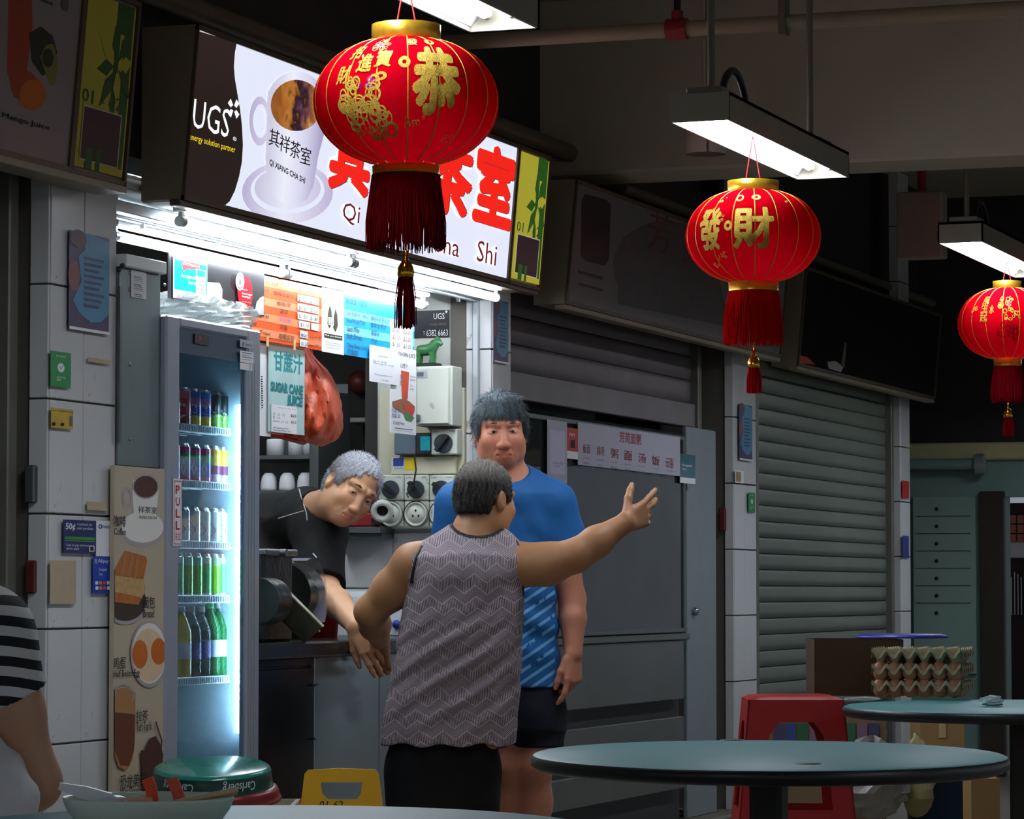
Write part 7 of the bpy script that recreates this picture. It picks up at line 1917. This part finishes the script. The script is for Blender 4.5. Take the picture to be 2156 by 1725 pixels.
def foldW(X, Y, Z):
    u = (X - J(950, 1400, dW)[0]); v = Z - J(950, 1400, dW)[2]
    diag = v * .80 - u * .62
    am = np.exp(-((u - .02) / .16) ** 2) * np.exp(-((v + .02) / .16) ** 2)
    low = np.clip((-v - .05) / .2, 0, 1)
    return (.0075 * np.sin(diag * 78 + 2 * np.sin(u * 9)) + .0045 * np.sin(diag * 150 + 1.3 + 1.5 * np.sin(u * 14))) * am + low * .006 * np.sin(X * 52 + 1.0 + np.sin(Z * 8)) + .003 * np.sin(u * 40 - v * 24) * np.exp(-((v - .22) / .08) ** 2)
V, Q = B.skin(.0055, warp=foldW)
tr = np.ones((len(V), 3)); dn = flesh_at(nk, V); tr[(np.abs(dn) < .012)] = .06
for a_, sh in ((armL, sL), (armR, sR)):
    da = flesh_at(a_, V); dd = np.abs(V[:, 0] - np.where(V[:, 0] < cW[0], cut, cutR))
tr[(V[:, 0] > cutR - .010) & (V[:, 2] > J(1100, 1255, dW)[2])] = .06; tr[(V[:, 0] < J(860, 1190, dW)[0]) & (V[:, 2] > J(860, 1220, dW)[2])] = .06
skin_obj('blouse', V, Q, blouse_mat(), W1, tint=tr)
for pth in ([(1088, 1140), (1096, 1158), (1101, 1185), (1102, 1215), (1100, 1250)], [(888, 1150), (877, 1172), (870, 1200), (866, 1228)]):
    on_skin(B, pth, dW, .0048, 'armhole_trim', BLK, W1, off=.001)
T = Flesh(); T.loft([ring(1535, 826, 1046, dW + .02, .125), ring(1600, 820, 1044, dW + .02, .13), ring(1700, 824, 1038, dW + .02, .12), ring(1770, 828, 1034, dW + .02, .11)], .05)
for x0, x1 in ((882, 886), (984, 982)): T.chain([J(x0, 1630, dW + .02), J(x1, 1790, dW), J(x1, 1935, dW + .02)], [.098, .085, .075], .05)
V, Q = T.skin(.007); skin_obj('trousers', V, Q, cloth_mat('black_trousers', (20, 20, 22)), W1)
for k, x0 in enumerate((885, 983)):
    c = J(x0, 1955, dW + .02); S = Flesh().cone([c[0], c[1] - .03, .03], [c[0], c[1] + .18, .028], .05, .042); V, Q = S.skin(.006); V[:, 2] = np.maximum(V[:, 2], .0); skin_obj('shoe', V, Q, BLK, W1)
pts = []
for k in range(25):
    a_ = 2 * math.pi * k / 24; c = J(1006, 1108, dW + .02); p = c + [.062 * math.cos(a_) * 1.0, .066 * math.sin(a_), .006 * math.sin(a_) - .010 * math.cos(a_) * 1.6]; pts.append(Vector(world(p[None])[0]))
MB().tube(pts[:-1], .0016, 6, closed=True).build('necklace', m_gold, W1)
# ================================================================ man in the blue shirt
dM = 10.67
m_skinM = skin_mat('ruddy_skin', (190, 124, 96))
F = Flesh(); cM = J(1054, 911, dM); RM = basis((.10, -1, -.05), (-.03, 0, 1))
gM = head(F, cM, RM, 1.0, 1.10, smile=-.002, nose=1.15)
F.cone(J(1056, 955, dM + .02), J(1064, 1015, dM + .03), .057, .064, .03)
F.loft([ring(1050, 985, 1160, dM + .03, .09), ring(1150, 992, 1158, dM + .03, .105), ring(1280, 992, 1160, dM + .03, .115), ring(1420, 992, 1165, dM + .03, .115), ring(1500, 992, 1172, dM + .03, .115)], .05)
F.chain([J(1050, 1030, dM + .03), J(1160, 1062, dM + .03)], [.075, .062], .05); F.chain([J(1070, 1030, dM + .03), J(968, 1062, dM + .03)], [.075, .062], .05)
sR, eR, wR = J(1164, 1066, dM + .03), J(1205, 1262, dM + .03), J(1207, 1378, dM - .03)
F.chain([sR, (sR + eR) / 2, eR], [.058, .052, .042], .03); F.chain([eR, eR * .65 + wR * .35, wR], [.041, .042, .029], .02)
hand(F, wR, (-.02, -.10, -1), (.75, -.62, .0), 1, ((.18, .35, .3), (.7, 1.0, .6), (.8, 1.1, .7), (.9, 1.1, .7)), 1.0, .03, (.25, .1))
sL, eL, wL = J(966, 1066, dM + .03), J(950, 1250, dM + .08), J(960, 1370, dM + .02)
F.chain([sL, eL, wL], [.058, .044, .03], .03); hand(F, wL, (0, -.1, -1), (-.9, -.3, 0), -1, ((.4, .5, .3),) * 4, 1.0, .03, (.2, .1))
for x0, x1 in ((1060, 1066), (1128, 1122)):
    F.chain([J(x0, 1500, dM + .03), J(x1, 1608, dM), J(x1, 1690, dM + .04), J(x1, 1890, dM + .03)], [.088, .060, .059, .038], .03)
    F.cone(J(x1, 1900, dM + .04), J(x1, 1918, dM - .16), .038, .026, .03)
V, Q = F.skin(.005, [(cM - [.13, .14, .155], cM + [.13, .14, .15], .0024), (wR - [.1, .12, .22], wR + [.1, .1, .04], .0028)])
M1 = skin_obj('person', V, Q, m_skinM, None, 'man facing the camera in a blue T-shirt and dark shorts', 'person', tint=face_tint(V, cM, RM, 1, SKIN))
face_parts(gM, RM, 1.0, M1, mat('grey_brow', (84, 66, 58), .8), .0030, 0, .0022)
def lit_side(q):  # light on the crown and left side put into the hair tint
    t = .55 + .8 * np.clip((q[:, 2] - .05) / .06, 0, 1); sd = np.where(q[:, 0] > .0, 1.15, .62)[:, None]; return (t[:, None] * sd) * np.array([[.96, 1.0, 1.0]])
hair_cap(cM, RM, 1.0, 'fringe', m=hair_mat('steel_grey_hair', (44, 48, 52), (150, 164, 172), (300, 300, 40)), body=M1, seed=2, tintf=lit_side)
B = Flesh()
B.loft([ring(1446, 978, 1183, dM + .03, .138), ring(1380, 978, 1179, dM + .03, .136), ring(1280, 980, 1172, dM + .03, .132), ring(1180, 982, 1168, dM + .03, .125), ring(1100, 978, 1170, dM + .03, .112), ring(1052, 985, 1162, dM + .03, .09)], .03, 2.4)
B.chain([J(1088, 1012, dM + .03), J(1162, 1060, dM + .03)], [.062, .074], .05); B.chain([J(1040, 1012, dM + .03), J(968, 1062, dM + .03)], [.062, .074], .05)
B.ell(J(1068, 1050, dM + .02), (.13, .105, .07), None, .05)
seR, seL = J(1190, 1140, dM + .03), J(952, 1140, dM + .04)
B.sleeve(J(1164, 1066, dM + .03), seR, .073, .074, .03); B.sleeve(J(966, 1066, dM + .03), seL, .073, .072, .03)
B.ell(J(1060, 985, dM - .02), (.085, .10, .052), None, .008, True)
def foldM(X, Y, Z):
    u = X - J(1075, 1200, dM)[0]; v = Z - J(1075, 1200, dM)[2]
    return .004 * np.sin((u * .7 + v * .7) * 60 + 1) * np.exp(-((u - .10) / .07) ** 2) * np.exp(-((v - .12) / .12) ** 2) + .005 * np.sin((v + u * .35) * 62 + np.sin(u * 20)) * np.exp(-((v + .16) / .14) ** 2)
V, Q = B.skin(.0055, warp=foldM)
def tee_mat():
    m, t, b = new_mat('blue_shirt'); x, y, z = t.xyz(); mt = t.math
    r = mt('ADD', mt('MULTIPLY', x, RGT.x), mt('MULTIPLY', y, RGT.y)); c0 = J(1130, 1300, dM)
    q = mt('FRACT', mt('ADD', mt('DIVIDE', mt('ADD', mt('MULTIPLY', mt('SUBTRACT', z, c0[2]), .83), mt('MULTIPLY', mt('SUBTRACT', r, c0[0]), -.56)), .030), 40))
    st = mt('MULTIPLY', mt('LESS_THAN', q, .34), mt('LESS_THAN', z, J(1130, 1225, dM)[2])); st = mt('MULTIPLY', st, mt('GREATER_THAN', t.noise(22, 3), .40)); st = mt('MULTIPLY', st, mt('LESS_THAN', r, J(1168, 1300, dM)[0]))
    base = t.mix(t.noise(4, 3), lin((20, 80, 140)), lin((28, 98, 160)))
    t.l.new(t.mix(mt('MULTIPLY', st, .75), base, lin((120, 186, 226))), b.inputs['Base Color']); b.inputs['Roughness'].default_value = .7; b.inputs['Specular IOR Level'].default_value = .3
    t.l.new(t.bump(t.noise(9, 2), .25, .05), b.inputs['Normal']); return m
skin_obj('blue_shirt', V, Q, tee_mat(), M1)
T = Flesh(); T.loft([ring(1430, 984, 1182, dM + .03, .13), ring(1500, 982, 1186, dM + .03, .135), ring(1535, 984, 1186, dM + .03, .13)], .04)
T.chain([J(1056, 1500, dM + .03), J(1050, 1572, dM + .03)], [.10, .092], .03); T.chain([J(1128, 1500, dM + .03), J(1130, 1572, dM + .02)], [.098, .088], .03)
zc_ = J(1100, 1574, dM)[2]; T.raw(lambda X, Y, Z: Z - zc_ + 0 * X + 0 * Y, J(960, 1640, dM - .2), J(1210, 1574, dM + .25), .004, True)
V, Q = T.skin(.006); skin_obj('shorts', V, Q, cloth_mat('navy_shorts', (26, 28, 38)), M1)
# ================================================================ stallkeeper leaning over the counter
dK_ = 10.85
m_skinK = skin_mat('warm_skin', (210, 158, 120))
F = Flesh(); cK = J(738, 1032, dK_); RK = basis((.42, -.85, -.33), (.60, -.10, .78))
gK = head(F, cK, RK, 1.0, .97, smile=.006)
nb = J(648, 1082, dK_ + .22)
F.cone(gK(0, -.02, -.055), nb, .056, .066, .04)
F.loft([ring(1105, 585, 690, dK_ + .30, .10), ring(1180, 570, 690, dK_ + .45, .11), ring(1260, 560, 690, dK_ + .62, .115), ring(1345, 556, 690, dK_ + .8, .115), ring(1440, 556, 690, dK_ + .92, .115)], .05)
F.cone(nb, J(620, 1135, dK_ + .34), .064, .085, .05)
for x0 in (585, 660): F.chain([J(x0, 1430, dK_ + .92), J(x0, 1640, dK_ + .92), J(x0, 1815, dK_ + .95)], [.085, .058, .04], .03); F.cone(J(x0, 1820, dK_ + .97), J(x0, 1840, dK_ + .80), .04, .028, .03)
s1, e1, w1 = J(672, 1112, dK_ + .14), J(684, 1240, dK_ - .05), J(750, 1320, dK_ - .36)
F.chain([J(630, 1110, dK_ + .28), s1, e1], [.075, .062, .046], .03); F.chain([e1, e1 * .6 + w1 * .4, w1], [.046, .046, .030], .02)
hand(F, w1, (.50, -.15, -.72), (.1, -.95, .05), 1, ((.25, .3, .2), (.35, .4, .3), (.45, .5, .3), (.5, .5, .3)), 1.0, .05, (.35, .2))
s2, e2, w2 = J(566, 1120, dK_ + .42), J(556, 1225, dK_ + .18), J(598, 1190, dK_ - .12)
F.chain([J(610, 1115, dK_ + .34), s2, e2, w2], [.06, .055, .046, .03], .03)
hand(F, w2, (.85, -.2, -.45), (.35, -.3, .85), 1, ((.5, .5, .3),) * 4, .95, .05, (.3, .2))
V, Q = F.skin(.0055, [(cK - .15, cK + .15, .0024), (w1 - [.07, .12, .2], w1 + [.18, .08, .05], .0028), (w2 - [.05, .12, .12], w2 + [.2, .1, .08], .0028)])
K1 = skin_obj('person', V, Q, m_skinK, None, 'white haired stallkeeper in a black polo leaning over the counter', 'person', tint=face_tint(V, cK, RK, 1, SKIN))
face_parts(gK, RK, 1.0, K1, mat('dark_brow', (60, 52, 48), .8), .0028, .004)
hair_cap(cK, RK, 1.0, 'short', m=hair_mat('white_hair', (150, 152, 158), (232, 234, 240), (300, 300, 300)), body=K1, seed=7, tintf=lambda q: (.72 + .35 * np.clip((q[:, 2] - .02) / .06, 0, 1))[:, None] * np.array([[1, 1, 1.03]]))
B = Flesh()
B.loft([ring(1095, 556, 716, dK_ + .30, .125), ring(1140, 552, 716, dK_ + .36, .135), ring(1180, 550, 712, dK_ + .45, .14), ring(1260, 548, 704, dK_ + .62, .145), ring(1345, 546, 704, dK_ + .8, .145), ring(1440, 546, 704, dK_ + .92, .145)], .05)
B.cone(J(640, 1088, dK_ + .26), J(565, 1082, dK_ + .40), .078, .072, .05); B.cone(J(640, 1100, dK_ + .24), s1, .082, .088, .06)
es = J(677, 1234, dK_ - .03); B.sleeve(s1, es, .088, .080, .05); B.sleeve(s2, J(558, 1215, dK_ + .22), .085, .078, .04)
nv = unit(nb - gK(0, -.02, -.055)); Bneck = nb - nv * .03
B.cone(nb + nv * .01, J(620, 1130, dK_ + .32), .085, .118, .05)
B.cone(nb + nv * .02, nb - nv * .045, .082, .074, .012)                     # stand-up collar
B.cone(nb - nv * .20, nb - nv * .035, .060, .062, .006, True)
def foldK(X, Y, Z): return .004 * np.sin(X * 60 + Z * 30) * np.exp(-((Z - es[2] - .05) / .08) ** 2)
V, Q = B.skin(.0055, warp=foldK); skin_obj('polo_shirt', V, Q, cloth_mat('black_polo', (16, 17, 18), fold=.25), K1)
m_pip = mat('white_piping', (215, 220, 228), .6, var=0)
on_skin(B, [(630, 1030), (634, 1046), (640, 1064), (645, 1080), (647, 1096)], dK_ + .2, .0022, 'piping', m_pip, K1)
on_skin(B, [(586, 1092), (612, 1084), (640, 1076)], dK_ + .25, .0018, 'piping', m_pip, K1)
on_skin(B, [(659, 1166), (667, 1175)], dK_ + .25, .0026, 'pen_clip', m_pip, K1)
T = Flesh(); T.loft([ring(1400, 548, 700, dK_ + .92, .14), ring(1480, 550, 698, dK_ + .92, .135)], .05)
for x0 in (588, 660): T.chain([J(x0, 1450, dK_ + .92), J(x0, 1640, dK_ + .92), J(x0, 1815, dK_ + .95)], [.10, .08, .065], .04)
V, Q = T.skin(.009); skin_obj('trousers', V, Q, cloth_mat('dark_trousers', (30, 30, 34)), K1)
# ================================================================ diner in stripes at the lower left
dP = 5.6
m_skinP = skin_mat('light_tan_skin', (206, 156, 124))
F = Flesh(); cP = J(-150, 1150, dP); RP = basis((.55, .8, -.05), (0, 0, 1)); head(F, cP, RP, .96)
F.cone(cP + [0, 0, -.08], J(-150, 1300, dP), .05, .06, .04)
F.loft([ring(1310, -270, -20, dP, .09), ring(1450, -260, -40, dP, .10), ring(1600, -260, -40, dP, .11), ring(1750, -280, -30, dP, .12)], .05)
s, e, w = J(-40, 1345, dP), J(70, 1648, dP + .02), J(-60, 1735, dP + .24)
F.chain([J(-100, 1330, dP), s, (s + e) / 2, e], [.06, .062, .058, .046], .03); F.chain([e, (e + w) / 2, w], [.045, .042, .029], .02)
hand(F, w, (-.6, .7, -.1), (0, 0, 1), 1, ((.3, .4, .3),) * 4, .95, .05, (.3, .2))
s2, e2, w2 = J(-280, 1345, dP), J(-330, 1600, dP + .1), J(-220, 1640, dP + .34)
F.chain([J(-200, 1330, dP), s2, e2, w2], [.06, .055, .045, .029], .03); hand(F, w2, (.5, .8, -.1), (0, 0, 1), -1, ((.3, .4, .3),) * 4, .95, .05, (.3, .2))
for x0 in (-215, -80):
    k_ = J(x0, 1830, dP + .42); k_[2] = .5; h_ = J(x0, 1790, dP); h_[2] = .54; F.chain([h_, k_, [k_[0], k_[1] + .02, .08]], [.085, .06, .042], .03); F.cone([k_[0], k_[1], .045], [k_[0], k_[1] + .16, .03], .04, .028, .03)
V, Q = F.skin(.007, [((e - [.12, .14, .1]), (e + [.12, .14, .3]), .004)]); P1 = skin_obj('person', V, Q, m_skinP, None, 'seated diner in a striped top, only an arm showing at the lower left', 'person', tint=np.ones((len(V), 3)))
hair_cap(cP, RP, .96, 'short', h=.005, m=hair_mat('black_hair', (20, 18, 18), (60, 54, 50)), body=P1, seed=9)
m, t_, b = new_mat('striped_knit'); x, y, z = t_.xyz(); mt = t_.math
r = mt('ADD', mt('MULTIPLY', x, RGT.x), mt('MULTIPLY', y, RGT.y)); c0 = J(40, 1400, dP)
q = mt('FRACT', mt('ADD', mt('DIVIDE', mt('ADD', mt('SUBTRACT', z, c0[2]), mt('MULTIPLY', mt('POWER', mt('ABSOLUTE', mt('SUBTRACT', r, c0[0] - .02)), 1.6), 1.0)), .0335), 40))
t_.l.new(t_.mix(mt('LESS_THAN', q, .5), lin((222, 220, 220)), lin((24, 24, 27))), b.inputs['Base Color']); b.inputs['Roughness'].default_value = .85
B = Flesh(); B.loft([ring(1315, -275, -15, dP, .10), ring(1450, -268, -30, dP, .115), ring(1600, -268, -30, dP, .125), ring(1760, -280, -20, dP, .13)], .04)
se = J(20, 1476, dP + .01); B.cone(J(-100, 1325, dP), s, .075, .085, .04); B.sleeve(s, se, .084, .068, .04); B.chain([J(-200, 1325, dP), s2, J(-310, 1480, dP + .05)], [.075, .082, .072], .04)
V, Q = B.skin(.006); skin_obj('striped_top', V, Q, m, P1)
B = Flesh(); B.ell(J(-62, 1706, dP - .09), (.086, .08, .13), None, .03); B.ell(J(-120, 1740, dP - .06), (.16, .12, .14), None, .05)
for x0 in (-215, -80):
    k_ = J(x0, 1830, dP + .42); k_[2] = .5; h_ = J(x0, 1790, dP); h_[2] = .54; B.cone(h_, k_, .10, .078, .05)
V, Q = B.skin(.006, warp=lambda X, Y, Z: .006 * np.sin(X * 45 + Z * 38 + np.sin(Y * 30)) + .003 * np.sin(X * 90 - Z * 60)); skin_obj('white_skirt', V, Q, cloth_mat('white_cotton', (228, 226, 230), .05), P1)
c = J(-150, 1800, dP); q = world(np.array([[c[0], c[1], 0]]))[0]
t = thing('diner_stool', 'stool under the seated diner at the lower left', 'stool', q)
MB().lathe([(0, .45), (.15, .45), (.155, .44), (.15, .42), (0, .42)], q, 24).build('seat', m_rs, t)
for k in range(4): MB().cyl((q[0] + .11 * math.cos(k * 1.57), q[1] + .11 * math.sin(k * 1.57), .43), (q[0] + .15 * math.cos(k * 1.57), q[1] + .15 * math.sin(k * 1.57), 0), .015, n=8).build('leg', m_rs, t)
